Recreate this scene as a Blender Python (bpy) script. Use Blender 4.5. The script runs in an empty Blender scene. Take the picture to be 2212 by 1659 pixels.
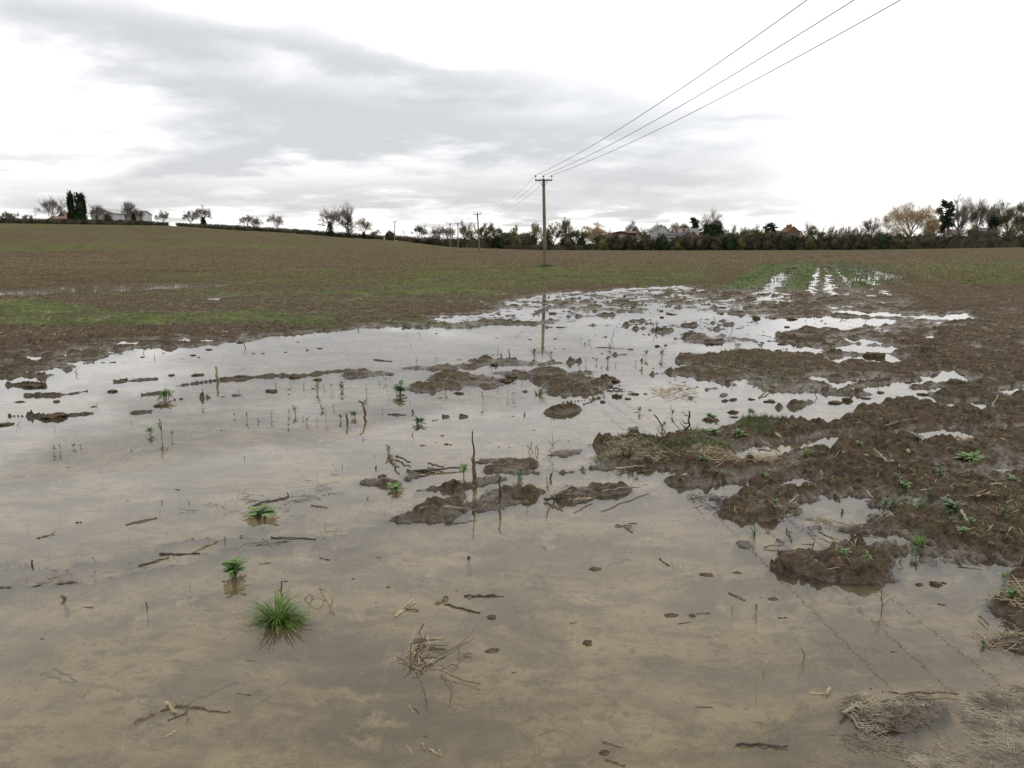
import bpy, math, random
import numpy as np
from mathutils import Vector, Matrix
R = math.radians
random.seed(7)
rng = np.random.default_rng(7)
sc = bpy.context.scene
COL = sc.collection

# ------------------------------------------------------------------ camera
CAM_H = 1.70
PITCH = R(9.92)
FPX = 1719.5            # focal length in pixels of a 2212 x 1659 view of the photograph
CX, CY = 1106.0, 829.5
cam = bpy.data.cameras.new('camera')
cam.sensor_width = 36.0
cam.lens = 36.0 * FPX / 2212.0
cam.clip_start = 0.05
cam.clip_end = 9000
camo = bpy.data.objects.new('camera', cam)
camo.location = (0, 0, CAM_H)
camo.rotation_euler = (R(90) - PITCH, 0, 0)
COL.objects.link(camo)
sc.camera = camo
sc.view_settings.view_transform = 'Standard'
sc.view_settings.look = 'None'
sc.view_settings.exposure = 0.32
sc.view_settings.gamma = 1.0
sc.cycles.max_bounces = 8
sc.cycles.transparent_max_bounces = 16
sc.cycles.caustics_reflective = False
sc.cycles.caustics_refractive = False
CP, SP = math.cos(PITCH), math.sin(PITCH)

# ------------------------------------------------------------------ world: overcast sky
SUN_EL, SUN_AZ = R(33), R(62)          # azimuth clockwise from +Y (view direction)
world = bpy.data.worlds.new('World')
sc.world = world
world.use_nodes = True


def build_world():
    nt = world.node_tree
    nt.nodes.clear()
    N = nt.nodes.new
    L = nt.links.new

    def math_(op, a, b=None, c=None, clamp=False):
        n = N('ShaderNodeMath')
        n.operation = op
        n.use_clamp = clamp
        for i, v in enumerate((a, b, c)):
            if v is None:
                continue
            if isinstance(v, (int, float)):
                n.inputs[i].default_value = v
            else:
                L(v, n.inputs[i])
        return n.outputs[0]
    out = N('ShaderNodeOutputWorld')
    bg = N('ShaderNodeBackground')
    bg.inputs['Strength'].default_value = 0.1
    L(bg.outputs[0], out.inputs['Surface'])
    sky = N('ShaderNodeTexSky')
    sky.sky_type = 'NISHITA'
    sky.sun_disc = False
    sky.sun_elevation = SUN_EL
    sky.sun_rotation = SUN_AZ
    tc = N('ShaderNodeTexCoord')
    sep = N('ShaderNodeSeparateXYZ')
    L(tc.outputs['Generated'], sep.inputs[0])
    X, Y, Z = sep.outputs
    # cloud-layer coordinates (direction projected on a high flat layer)
    zz = math_('ADD', math_('MAXIMUM', Z, 0.0), 0.13)
    comb = N('ShaderNodeCombineXYZ')
    L(math_('DIVIDE', X, zz), comb.inputs[0])
    L(math_('DIVIDE', Y, zz), comb.inputs[1])
    n1 = N('ShaderNodeTexNoise')
    n1.inputs['Scale'].default_value = 0.55
    n1.inputs['Detail'].default_value = 7
    n1.inputs['Roughness'].default_value = 0.52
    n1.inputs['Distortion'].default_value = 0.25
    L(comb.outputs[0], n1.inputs['Vector'])
    n2 = N('ShaderNodeTexNoise')
    n2.inputs['Scale'].default_value = 2.3
    n2.inputs['Detail'].default_value = 6
    n2.inputs['Roughness'].default_value = 0.55
    mp = N('ShaderNodeMapping')
    mp.inputs['Location'].default_value = (3.1, 7.7, 1.3)
    L(comb.outputs[0], mp.inputs[0])
    L(mp.outputs[0], n2.inputs['Vector'])
    az = math_('ARCTAN2', X, Y)
    el = math_('ARCSINE', Z)
    # wobble of the cloud edges
    w1 = math_('SUBTRACT', n1.outputs['Fac'], 0.5)
    w2 = math_('SUBTRACT', n2.outputs['Fac'], 0.5)
    azw = math_('ADD', az, math_('ADD', math_('MULTIPLY', w1, 0.20), math_('MULTIPLY', w2, 0.12)))
    elw = math_('ADD', el, math_('ADD', math_('MULTIPLY', w2, 0.075), math_('MULTIPLY', w1, 0.05)))
    # broad cloud banks, as (x, y, half width, half height, tilt, darkness) seen over the field

    def ang(px, py):
        v = (CY - py) / FPX
        u = (px - CX) / FPX
        y = CP + v * SP
        z = -SP + v * CP
        return math.atan2(u, y), math.atan2(z, math.hypot(u, y))
    banks = [(930, 290, 520, 80, 0.00, .62), (300, 70, 400, 38, -0.10, 0.40), (1480, 320, 240, 60, 0.0, 0.36), (620, 325, 260, 28, 0.25, .30),
             (860, 140, 280, 26, -0.12, 0.28), (1250, 200, 260, 40, -0.05, 0.25), (560, 200, 260, 30, -0.10, 0.30), (1050, 300, 300, 30, 0, .25),
             (820, 415, 330, 24, 0.0, 0.55), (1350, 400, 330, 36, 0.0, 0.50), (230, 405, 240, 24, 0.0, 0.36), (420, 130, 520, 60, 0.0, .16),
             (80, 340, 130, 14, 0.05, 0.28), (100, 90, 170, 28, 0.0, 0.20), (1500, 455, 420, 24, 0.0, 0.30),
             (1650, 250, 130, 16, 0.0, 0.25), (450, 345, 140, 14, 0.25, 0.28), (60, 445, 330, 22, 0, .26),
             (1000, 470, 330, 10, 0.0, 0.18), (1330, 470, 200, 18, 0, .2),
             (950, 448, 760, 22, 0.0, .34), (420, 452, 260, 14, 0, .2), (520, 300, 190, 70, 0, .20), (430, 190, 170, 45, 0, .12), (480, 210, 720, 150, 0, .13), (200, 15, 340, 50, 0, .22), (700, 110, 280, 45, -.1, .15), (1560, 400, 200, 60, 0, .12), (-900, 200, 500, 130, 0, .5)]
    tot = None
    for (px, py, hw, hh, tilt, amp) in banks:
        a0, e0 = ang(px, py)
        sa, se = hw / FPX * 0.95, hh / FPX * 1.0
        da = math_('SUBTRACT', azw, a0)
        de = math_('ADD', math_('SUBTRACT', elw, e0), math_('MULTIPLY', da, -tilt))
        qa = math_('MULTIPLY', da, 1 / sa)
        qe = math_('MULTIPLY', de, 1 / se)
        q = math_('ADD', math_('MULTIPLY', qa, qa), math_('MULTIPLY', qe, qe))
        q = math_('POWER', q, 1.35)
        g = math_('MULTIPLY', math_('POWER', 2.718, math_('MULTIPLY', q, -0.75)), amp)
        tot = g if tot is None else math_('ADD', tot, g)
    tot = math_('MULTIPLY', math_('SUBTRACT', tot, 0.09), 1.22)
    tex = math_('ADD', math_('MULTIPLY', w1, 1.2), math_('MULTIPLY', w2, 1.7))
    grey = math_('ADD', math_('MULTIPLY', tot, 1.0), math_('MULTIPLY', tex, math_('ADD', math_('MULTIPLY', tot, 1.0, clamp=True), 0.22)))
    # density -> brightness
    ramp = N('ShaderNodeValToRGB')
    cr = ramp.color_ramp
    cr.interpolation = 'B_SPLINE'
    cr.elements[0].position = 0.02
    cr.elements[0].color = (1.75, 1.75, 1.75, 1)
    e = cr.elements.new(0.15); e.color = (1.20, 1.20, 1.205, 1)
    e = cr.elements.new(0.28); e.color = (0.95, 0.955, 0.97, 1)
    e = cr.elements.new(0.42); e.color = (0.775, 0.782, 0.797, 1)
    e = cr.elements.new(0.70); e.color = (0.630, 0.638, 0.660, 1)
    cr.elements[-1].position = 1.0
    cr.elements[-1].color = (0.535, 0.545, 0.57, 1)
    L(grey, ramp.inputs[0])
    # warm low light just over the horizon
    low = math_('MULTIPLY', math_('SUBTRACT', 1.0, math_('MULTIPLY', el, 9.0), clamp=True), 0.55, clamp=True)
    warm = N('ShaderNodeMix'); warm.data_type = 'RGBA'; warm.blend_type = 'MULTIPLY'
    L(low, warm.inputs['Factor'])
    L(ramp.outputs[0], warm.inputs['A'])
    warm.inputs['B'].default_value = (1.04, 1.0, 0.93, 1)
    sc10 = N('ShaderNodeVectorMath'); sc10.operation = 'SCALE'
    L(warm.outputs['Result'], sc10.inputs[0])
    sc10.inputs['Scale'].default_value = 10.0
    mx = N('ShaderNodeMix'); mx.data_type = 'RGBA'
    mx.inputs['Factor'].default_value = 0.05
    L(sc10.outputs[0], mx.inputs['A'])
    L(sky.outputs[0], mx.inputs['B'])
    L(mx.outputs['Result'], bg.inputs['Color'])


build_world()
sun = bpy.data.lights.new('sun', 'SUN')
sun.energy = 0.7
sun.angle = R(20)
sun.color = (1.0, 0.95, 0.88)
suno = bpy.data.objects.new('sun', sun)
sd_ = Vector((math.sin(SUN_AZ) * math.cos(SUN_EL), math.cos(SUN_AZ) * math.cos(SUN_EL), math.sin(SUN_EL)))
suno.rotation_euler = sd_.to_track_quat('Z', 'Y').to_euler()
COL.objects.link(suno)

# ------------------------------------------------------------------ helpers


def ray(px, py):
    v = (CY - py) / FPX
    return (px - CX) / FPX, CP + v * SP, -SP + v * CP


def P(px, py, z=0.0):
    """world point on the level z that the photograph shows at (px, py)"""
    u, y, dz = ray(px, py)
    t = (z - CAM_H) / dz
    return np.array((u * t, y * t, z))


def ztop(py, D):
    u, y, dz = ray(0, py)
    return CAM_H + D * dz / y


def xat(px, D, z):
    return (px - CX) / FPX * (D * CP - (z - CAM_H) * SP)


def mpp(D):
    return D * CP / FPX


_perm = np.random.default_rng(99).permutation(4096).astype(np.int64)


def _h(ix, iy):
    return _perm[(_perm[ix & 4095] + iy) & 4095]


def perlin(x, y):
    x = np.asarray(x, dtype=np.float64); y = np.asarray(y, dtype=np.float64)
    xi = np.floor(x).astype(np.int64); yi = np.floor(y).astype(np.int64)
    xf = x - xi; yf = y - yi
    u = xf * xf * xf * (xf * (xf * 6 - 15) + 10)
    v = yf * yf * yf * (yf * (yf * 6 - 15) + 10)

    def g(ax, ay, dx, dy):
        a = _h(ax, ay) * (2 * np.pi / 4096)
        return np.cos(a) * dx + np.sin(a) * dy
    n00 = g(xi, yi, xf, yf); n10 = g(xi + 1, yi, xf - 1, yf)
    n01 = g(xi, yi + 1, xf, yf - 1); n11 = g(xi + 1, yi + 1, xf - 1, yf - 1)
    return ((n00 * (1 - u) + n10 * u) * (1 - v) + (n01 * (1 - u) + n11 * u) * v) * 1.5


def worley(x, y):
    xi = np.floor(x).astype(np.int64); yi = np.floor(y).astype(np.int64)
    best = np.full(x.shape, 9.0)
    hb = np.zeros(x.shape)
    for dx in (-1, 0, 1):
        for dy in (-1, 0, 1):
            cx = xi + dx; cy = yi + dy
            h = _h(cx, cy)
            px = cx + (h & 63) / 63.0
            py = cy + ((h >> 6) & 63) / 63.0
            d = (x - px) ** 2 + (y - py) ** 2
            m = d < best
            best = np.where(m, d, best)
            hb = np.where(m, ((h * 7) & 255) / 255.0, hb)
    return best, hb


def sstep(a, b, x):
    t = np.clip((x - a) / (b - a), 0, 1)
    return t * t * (3 - 2 * t)


def poly_sd(X, Y, poly):
    """signed distance, positive inside"""
    px = poly[:, 0]; py = poly[:, 1]
    n = len(poly)
    d2 = np.full(X.shape, 1e18)
    inside = np.zeros(X.shape, dtype=bool)
    j = n - 1
    for i in range(n):
        ex, ey = px[j] - px[i], py[j] - py[i]
        wx, wy = X - px[i], Y - py[i]
        L2 = ex * ex + ey * ey + 1e-12
        t = np.clip((wx * ex + wy * ey) / L2, 0, 1)
        d2 = np.minimum(d2, (wx - ex * t) ** 2 + (wy - ey * t) ** 2)
        c = ((py[i] > Y) != (py[j] > Y)) & (X < (px[j] - px[i]) * (Y - py[i]) / (py[j] - py[i] + 1e-12) + px[i])
        inside ^= c
        j = i
    d = np.sqrt(d2)
    return np.where(inside, d, -d)


def line_d(X, Y, pts):
    d2 = np.full(X.shape, 1e18)
    for a, b in zip(pts[:-1], pts[1:]):
        ex, ey = b[0] - a[0], b[1] - a[1]
        wx, wy = X - a[0], Y - a[1]
        t = np.clip((wx * ex + wy * ey) / (ex * ex + ey * ey + 1e-12), 0, 1)
        d2 = np.minimum(d2, (wx - ex * t) ** 2 + (wy - ey * t) ** 2)
    return np.sqrt(d2)


# macro relief of the fields: columns are bearings, rows are distances
_TC = np.array([-900, 0, 370, 550, 830, 1000, 1180, 1470, 1815, 2212, 3200], float)
_TU = (_TC - CX) / FPX
_TD = np.array([0, 60, 95, 130, 180, 235, 300, 500, 1200, 9000], float)
_TZ = np.array([
    [0, 0, .40, 1.4, 4.3, 7.6, 8.5, 9, 6, 0], [0, 0, .35, 1.25, 4.0, 7.3, 8, 8, 5, 0],
    [0, 0, .30, 1.20, 3.8, 6.8, 7.4, 7, 4, 0], [0, 0, .30, 1.1, 3.2, 5.4, 6.0, 6, 3, 0],
    [0, 0, .25, .80, 1.9, 3.0, 3.4, 3, 2, 0], [0, 0, .30, .65, .85, .75, .9, 1, 1, 0],
    [0, 0, .10, .25, .25, .1, .2, .3, .5, 0], [0, 0, 0, 0, 0, 0, .1, .3, .5, 0],
    [0, 0, 0, 0, 0, .10, .2, .3, .5, 0], [0, 0, .10, .30, .6, .85, 1.0, 1, .5, 0], [0, 0, .1, .3, .8, 1.3, 1.5, 1.5, 1, 0]])


def macro(x, y):
    x = np.asarray(x, float); y = np.asarray(y, float)
    D = np.hypot(x, y) * np.where(y > 0, 1, -1)
    Dy = np.clip(np.where(y > 0, y + 0.12 * np.abs(x), 0), 0, 8900)
    u = np.clip(x / np.maximum(np.abs(y), 1e-3), _TU[0], _TU[-1])
    ci = np.clip(np.searchsorted(_TU, u) - 1, 0, len(_TU) - 2)
    cu = (u - _TU[ci]) / (_TU[ci + 1] - _TU[ci])
    cu = cu * cu * (3 - 2 * cu) * .5 + cu * .5
    ri = np.clip(np.searchsorted(_TD, Dy) - 1, 0, len(_TD) - 2)
    rt = (Dy - _TD[ri]) / (_TD[ri + 1] - _TD[ri])

    def colv(c):
        p0 = _TZ[c, np.maximum(ri - 1, 0)]; p1 = _TZ[c, ri]; p2 = _TZ[c, ri + 1]; p3 = _TZ[c, np.minimum(ri + 2, len(_TD) - 1)]
        h = _TD[ri + 1] - _TD[ri]
        m1 = (p2 - p0) / (_TD[ri + 1] - _TD[np.maximum(ri - 1, 0)] + 1e-9)
        m2 = (p3 - p1) / (_TD[np.minimum(ri + 2, len(_TD) - 1)] - _TD[ri] + 1e-9)
        t2, t3 = rt * rt, rt * rt * rt
        return (2 * t3 - 3 * t2 + 1) * p1 + (t3 - 2 * t2 + rt) * h * m1 + (-2 * t3 + 3 * t2) * p2 + (t3 - t2) * h * m2
    return colv(ci) * (1 - cu) + colv(ci + 1) * cu


# ---- mesh helpers
def tag(o, label=None, cat=None, group=None, kind=None):
    if label: o['label'] = label
    if cat: o['category'] = cat
    if group: o['group'] = group
    if kind: o['kind'] = kind
    return o


def mesh_np(name, V, faces_v, corners, mats, parent=None, smooth=False, loc=None):
    """V (n,3); faces_v flat loop indices; corners = verts per face (int or array)"""
    me = bpy.data.meshes.new(name)
    V = np.asarray(V, dtype=np.float32)
    fv = np.asarray(faces_v, dtype=np.int32).ravel()
    nf = len(fv) // corners if isinstance(corners, int) else len(corners)
    ct = np.full(nf, corners, dtype=np.int32) if isinstance(corners, int) else np.asarray(corners, dtype=np.int32)
    st = np.zeros(nf, dtype=np.int32); st[1:] = np.cumsum(ct)[:-1]
    me.vertices.add(len(V)); me.vertices.foreach_set('co', V.ravel())
    me.loops.add(len(fv)); me.loops.foreach_set('vertex_index', fv)
    me.polygons.add(nf); me.polygons.foreach_set('loop_start', st); me.polygons.foreach_set('loop_total', ct)
    me.update(calc_edges=True)
    me.polygons.foreach_set('use_smooth', np.full(nf, smooth))
    for m in (mats if isinstance(mats, (list, tuple)) else [mats]):
        me.materials.append(m)
    o = bpy.data.objects.new(name, me)
    COL.objects.link(o)
    if parent is not None: o.parent = parent
    if loc is not None: o.location = loc
    return o


def empty(name, loc=(0, 0, 0), rz=0.0):
    o = bpy.data.objects.new(name, None)
    o.empty_display_size = 0.2
    o.location = loc
    o.rotation_euler = (0, 0, rz)
    COL.objects.link(o)
    return o


class MB:
    """collects shapes into one mesh"""

    def __init__(self):
        self.V = []; self.F = []; self.C = []; self.n = 0

    def add(self, V, F):
        V = np.asarray(V, float)
        self.V.append(V)
        for f in F:
            self.F.extend([i + self.n for i in f]); self.C.append(len(f))
        self.n += len(V)

    def addnp(self, V, F):
        V = np.asarray(V, float); F = np.asarray(F)
        self.V.append(V)
        self.F.extend((F + self.n).ravel().tolist()); self.C.extend([F.shape[1]] * len(F))
        self.n += len(V)

    def box(self, c, s, rot=None):
        c = np.array(c, float); s = np.array(s, float) / 2
        v = np.array([[x, y, z] for x in (-1, 1) for y in (-1, 1) for z in (-1, 1)], float) * s
        if rot is not None:
            v = v @ np.array(rot).T
        self.add(v + c, [(0, 1, 3, 2), (4, 6, 7, 5), (0, 4, 5, 1), (2, 3, 7, 6), (0, 2, 6, 4), (1, 5, 7, 3)])

    def tube(self, pts, rad, k=6, cap=True, jit=0.0):
        pts = np.asarray(pts, float)
        n = len(pts)
        rad = np.full(n, rad) if np.isscalar(rad) else np.asarray(rad, float)
        tang = np.gradient(pts, axis=0) if n > 2 else np.repeat((pts[-1] - pts[0])[None], n, 0)
        tang /= np.linalg.norm(tang, axis=1)[:, None] + 1e-9
        ref = np.array((0.0, 0.0, 1.0)) if abs(tang[0][2]) < 0.9 else np.array((1.0, 0.0, 0.0))
        V = []
        a = np.arange(k) * 2 * math.pi / k
        s = np.cross(tang[0], ref); s /= np.linalg.norm(s) + 1e-9
        for i in range(n):
            s = s - tang[i] * (s @ tang[i]); s /= np.linalg.norm(s) + 1e-9
            b = np.cross(tang[i], s)
            r = rad[i] * (1 + (rng.uniform(-jit, jit, k) if jit else 0))
            V.append(pts[i] + (np.cos(a) * r)[:, None] * s + (np.sin(a) * r)[:, None] * b)
        V = np.concatenate(V)
        F = [(i * k + j, i * k + (j + 1) % k, (i + 1) * k + (j + 1) % k, (i + 1) * k + j) for i in range(n - 1) for j in range(k)]
        if cap:
            F.append(tuple(range(k))[::-1]); F.append(tuple((n - 1) * k + j for j in range(k)))
        self.add(V, F)

    def build(self, name, mat, parent=None, smooth=False, loc=None):
        V = np.concatenate(self.V) if self.V else np.zeros((0, 3))
        return mesh_np(name, V, self.F, np.array(self.C, dtype=np.int32), mat, parent, smooth, loc)


# ------------------------------------------------------------------ materials
def new_mat(name):
    m = bpy.data.materials.new(name)
    m.use_nodes = True
    nt = m.node_tree
    nt.nodes.clear()
    return m, nt


class NT:
    def __init__(self, nt):
        self.nt = nt

    def n(self, t, **kw):
        x = self.nt.nodes.new(t)
        for k, v in kw.items():
            setattr(x, k, v)
        return x

    def l(self, a, b):
        self.nt.links.new(a, b)

    def val(self, s, v):
        if isinstance(v, (int, float, tuple)):
            s.default_value = v
        else:
            self.l(v, s)

    def m(self, op, a, b=None, clamp=False):
        x = self.n('ShaderNodeMath', operation=op, use_clamp=clamp)
        self.val(x.inputs[0], a)
        if b is not None: self.val(x.inputs[1], b)
        return x.outputs[0]

    def noise(self, vec, scale, detail=4, rough=0.5, dist=0.0):
        x = self.n('ShaderNodeTexNoise')
        if vec is not None: self.l(vec, x.inputs['Vector'])
        x.inputs['Scale'].default_value = scale
        x.inputs['Detail'].default_value = detail
        x.inputs['Roughness'].default_value = rough
        x.inputs['Distortion'].default_value = dist
        return x.outputs['Fac']

    def ramp(self, f, a, b):
        x = self.n('ShaderNodeMapRange')
        x.interpolation_type = 'SMOOTHSTEP'
        self.l(f, x.inputs[0])
        x.inputs[1].default_value = a; x.inputs[2].default_value = b
        return x.outputs[0]

    def mix(self, f, a, b):
        x = self.n('ShaderNodeMix', data_type='RGBA')
        self.val(x.inputs['Factor'], f)
        self.val(x.inputs['A'], a if not (isinstance(a, tuple) and len(a) == 3) else a + (1,))
        self.val(x.inputs['B'], b if not (isinstance(b, tuple) and len(b) == 3) else b + (1,))
        return x.outputs['Result']

    def mapping(self, vec, scale=(1, 1, 1), rz=0.0, loc=(0, 0, 0)):
        x = self.n('ShaderNodeMapping')
        self.l(vec, x.inputs[0])
        x.inputs['Scale'].default_value = scale
        x.inputs['Rotation'].default_value = (0, 0, rz)
        x.inputs['Location'].default_value = loc
        return x.outputs[0]


def simple_mat(name, c1, c2, scale=8.0, rough=0.8, bump=0.0, bscale=40.0, spec=0.3, stretch=(1, 1, 1), translucent=0.0, contrast=(0.35, 0.65)):
    m, nt = new_mat(name)
    b = NT(nt)
    tc = b.n('ShaderNodeTexCoord').outputs['Object']
    v = b.mapping(tc, stretch)
    f = b.ramp(b.noise(v, scale, 5, 0.6), *contrast)
    col = b.mix(f, c1, c2)
    p = b.n('ShaderNodeBsdfPrincipled')
    b.l(col, p.inputs['Base Color'])
    p.inputs['Roughness'].default_value = rough
    p.inputs['Specular IOR Level'].default_value = spec
    if bump:
        bm = b.n('ShaderNodeBump')
        bm.inputs['Strength'].default_value = bump
        bm.inputs['Distance'].default_value = 0.01
        b.l(b.noise(v, bscale, 5, 0.6), bm.inputs['Height'])
        b.l(bm.outputs[0], p.inputs['Normal'])
    o = b.n('ShaderNodeOutputMaterial')
    if translucent:
        t = b.n('ShaderNodeBsdfTranslucent')
        b.l(col, t.inputs['Color'])
        mx = b.n('ShaderNodeMixShader')
        mx.inputs[0].default_value = translucent
        b.l(p.outputs[0], mx.inputs[1]); b.l(t.outputs[0], mx.inputs[2])
        b.l(mx.outputs[0], o.inputs[0])
    else:
        b.l(p.outputs[0], o.inputs[0])
    return m


def ground_mat():
    m, nt = new_mat('soil')
    b = NT(nt)
    geo = b.n('ShaderNodeNewGeometry')
    pos = geo.outputs['Position']
    sep = b.n('ShaderNodeSeparateXYZ'); b.l(pos, sep.inputs[0])
    Z = sep.outputs[2]
    ga = b.n('ShaderNodeAttribute', attribute_name='grass').outputs['Fac']
    da = b.n('ShaderNodeAttribute', attribute_name='dry').outputs['Fac']
    big = b.noise(pos, 0.35, 4, 0.55)
    mid = b.noise(pos, 2.6, 5, 0.6)
    fine = b.noise(pos, 24.0, 5, 0.62)
    vfine = b.noise(pos, 110.0, 3, 0.6)
    wetmud = b.mix(b.ramp(fine, 0.34, 0.68), (0.041, 0.030, 0.0180), (0.128, 0.096, 0.060))
    drymud = b.mix(b.ramp(fine, 0.3, 0.7), (0.055, 0.041, 0.025), (0.122, 0.094, 0.057))
    soil = b.mix(da, wetmud, drymud)
    soil = b.mix(b.m('MULTIPLY', b.ramp(mid, 0.42, 0.75), 0.5), soil, (0.125, 0.088, 0.058))
    soil = b.mix(b.m('MULTIPLY', b.ramp(vfine, 0.52, 0.8), 0.5), soil, (0.175, 0.130, 0.088))
    # straw and stubble flecks
    st1 = b.noise(b.mapping(pos, (60, 9, 20), R(25)), 1.0, 2, 0.5)
    st2 = b.noise(b.mapping(pos, (9, 45, 20), R(-20)), 1.0, 2, 0.5)
    flk = b.m('MAXIMUM', b.ramp(st1, 0.66, 0.72), b.ramp(st2, 0.67, 0.73))
    flk = b.m('MULTIPLY', flk, b.m('ADD', b.m('MULTIPLY', da, 0.40), 0.25))
    soil = b.mix(flk, soil, (0.30, 0.225, 0.13))
    far1 = b.noise(b.mapping(pos, (3.0, 1.1, 1), R(10)), 1.0, 5, 0.75)
    soil = b.mix(b.m('MULTIPLY', b.ramp(far1, 0.5, 0.66), b.m('MULTIPLY', da, 0.5)), soil, (0.185, 0.150, 0.085))
    far2 = b.noise(b.mapping(pos, (0.16, 0.5, 1), R(12)), 1.0, 6, 0.65)
    soil = b.mix(b.m('MULTIPLY', b.ramp(far2, 0.48, 0.62), b.m('MULTIPLY', da, 0.45)), soil, (0.060, 0.042, 0.026))
    # low green cover
    gn = b.noise(pos, 5.0, 6, 0.72)
    gcol = b.mix(b.ramp(b.noise(pos, 1.1, 5, 0.6), 0.35, 0.65), (0.062, 0.086, 0.026), (0.132, 0.148, 0.050))
    gthr = b.m('SUBTRACT', 0.70, b.m('MULTIPLY', ga, 0.42))
    gf = b.n('ShaderNodeMapRange'); gf.interpolation_type = 'SMOOTHSTEP'
    b.l(gn, gf.inputs[0]); b.l(gthr, gf.inputs[1]); b.l(b.m('ADD', gthr, 0.13), gf.inputs[2])
    gfac = b.m('MULTIPLY', gf.outputs[0], b.ramp(ga, 0.01, 0.12))
    soil = b.mix(gfac, soil, gcol)
    # settled silt under the water, drawn out by the current
    sv = b.mapping(pos, (1.0, 1.9, 1), R(-18))
    s1 = b.noise(sv, 1.25, 9, 0.68, 0.5)
    s2 = b.noise(b.mapping(pos, (1.2, 2.0, 1), R(-18), (4, 2, 0)), 4.2, 7, 0.68, 0.4)
    silt = b.mix(b.ramp(s1, 0.38, 0.60), (0.125, 0.095, 0.056), (0.56, 0.435, 0.250))
    silt = b.mix(b.m('MULTIPLY', b.ramp(s2, 0.48, 0.62), 0.75), silt, (0.105, 0.080, 0.053))
    silt = b.mix(b.m('MULTIPLY', b.ramp(b.noise(pos, 3.0, 6, 0.7, 0.3), 0.56, 0.66), 0.7), silt, (0.74, 0.58, 0.37))
    silt = b.mix(b.m('MULTIPLY', b.ramp(b.noise(pos, 14.0, 6, 0.68), 0.56, 0.66), 0.75), silt, (0.085, 0.064, 0.043))
    under = b.ramp(b.m('MULTIPLY', Z, -1.0), 0.012, 0.055)
    col = b.mix(under, soil, silt)
    # wetness: a slick film close to the waterline, nearly dry on the clod tops
    wet = b.m('SUBTRACT', 1.0, b.ramp(b.m('ADD', Z, b.m('MULTIPLY', b.m('SUBTRACT', mid, 0.5), 0.07)), 0.008, 0.045))
    wet = b.m('MULTIPLY', wet, b.m('SUBTRACT', 1.0, da))
    rough = b.m('SUBTRACT', 0.9, b.m('MULTIPLY', wet, 0.60))
    p = b.n('ShaderNodeBsdfPrincipled')
    b.l(col, p.inputs['Base Color'])
    b.l(rough, p.inputs['Roughness'])
    b.l(b.m('ADD', b.m('MULTIPLY', b.m('SUBTRACT', 1.0, da), 0.12), b.m('MULTIPLY', wet, 0.38)), p.inputs['Specular IOR Level'])
    h = b.m('ADD', b.m('MULTIPLY', b.noise(pos, 38.0, 5, 0.65), 0.9), b.m('MULTIPLY', vfine, 0.35))
    bm = b.n('ShaderNodeBump')
    bm.inputs['Strength'].default_value = 1.0
    bm.inputs['Distance'].default_value = 0.035
    b.l(h, bm.inputs['Height'])
    b.l(bm.outputs[0], p.inputs['Normal'])
    o = b.n('ShaderNodeOutputMaterial')
    b.l(p.outputs[0], o.inputs[0])
    return m


def water_mat():
    m, nt = new_mat('silty_water')
    b = NT(nt)
    pos = b.n('ShaderNodeNewGeometry').outputs['Position']
    dep = b.n('ShaderNodeAttribute', attribute_name='depth').outputs['Fac']
    # 1 - exp(-k d)
    op = b.m('SUBTRACT', 1.0, b.m('POWER', 2.718, b.m('MULTIPLY', dep, -2.0)), clamp=True)
    sv = b.mapping(pos, (1.0, 2.6, 1), R(-18))
    cl = b.ramp(b.noise(sv, 0.9, 6, 0.6, 0.6), 0.35, 0.68)
    tint = b.mix(cl, (0.37, 0.300, 0.180), (0.52, 0.428, 0.268))
    dif = b.n('ShaderNodeBsdfDiffuse'); b.l(tint, dif.inputs['Color'])
    tr = b.n('ShaderNodeBsdfTransparent'); tr.inputs['Color'].default_value = (0.96, 0.93, 0.87, 1)
    body = b.n('ShaderNodeMixShader')
    b.l(op, body.inputs[0]); b.l(tr.outputs[0], body.inputs[1]); b.l(dif.outputs[0], body.inputs[2])
    bm = b.n('ShaderNodeBump')
    bm.inputs['Strength'].default_value = 0.05
    bm.inputs['Distance'].default_value = 0.004
    rip = b.m('ADD', b.noise(b.mapping(pos, (2.2, 7.0, 1), R(-8)), 1.6, 3, 0.5), b.m('MULTIPLY', b.noise(b.mapping(pos, (7, 16, 1), R(-8)), 1.5, 2, 0.5), 0.22))
    b.l(rip, bm.inputs['Height'])
    gl = b.n('ShaderNodeBsdfGlossy'); gl.inputs['Roughness'].default_value = 0.002
    gl.inputs['Color'].default_value = (0.97, 0.97, 0.98, 1)
    b.l(bm.outputs[0], gl.inputs['Normal'])
    fr = b.n('ShaderNodeFresnel'); fr.inputs['IOR'].default_value = 1.333
    b.l(bm.outputs[0], fr.inputs['Normal'])
    mx = b.n('ShaderNodeMixShader')
    b.l(fr.outputs[0], mx.inputs[0]); b.l(body.outputs[0], mx.inputs[1]); b.l(gl.outputs[0], mx.inputs[2])
    o = b.n('ShaderNodeOutputMaterial')
    b.l(mx.outputs[0], o.inputs[0])
    return m


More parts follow.
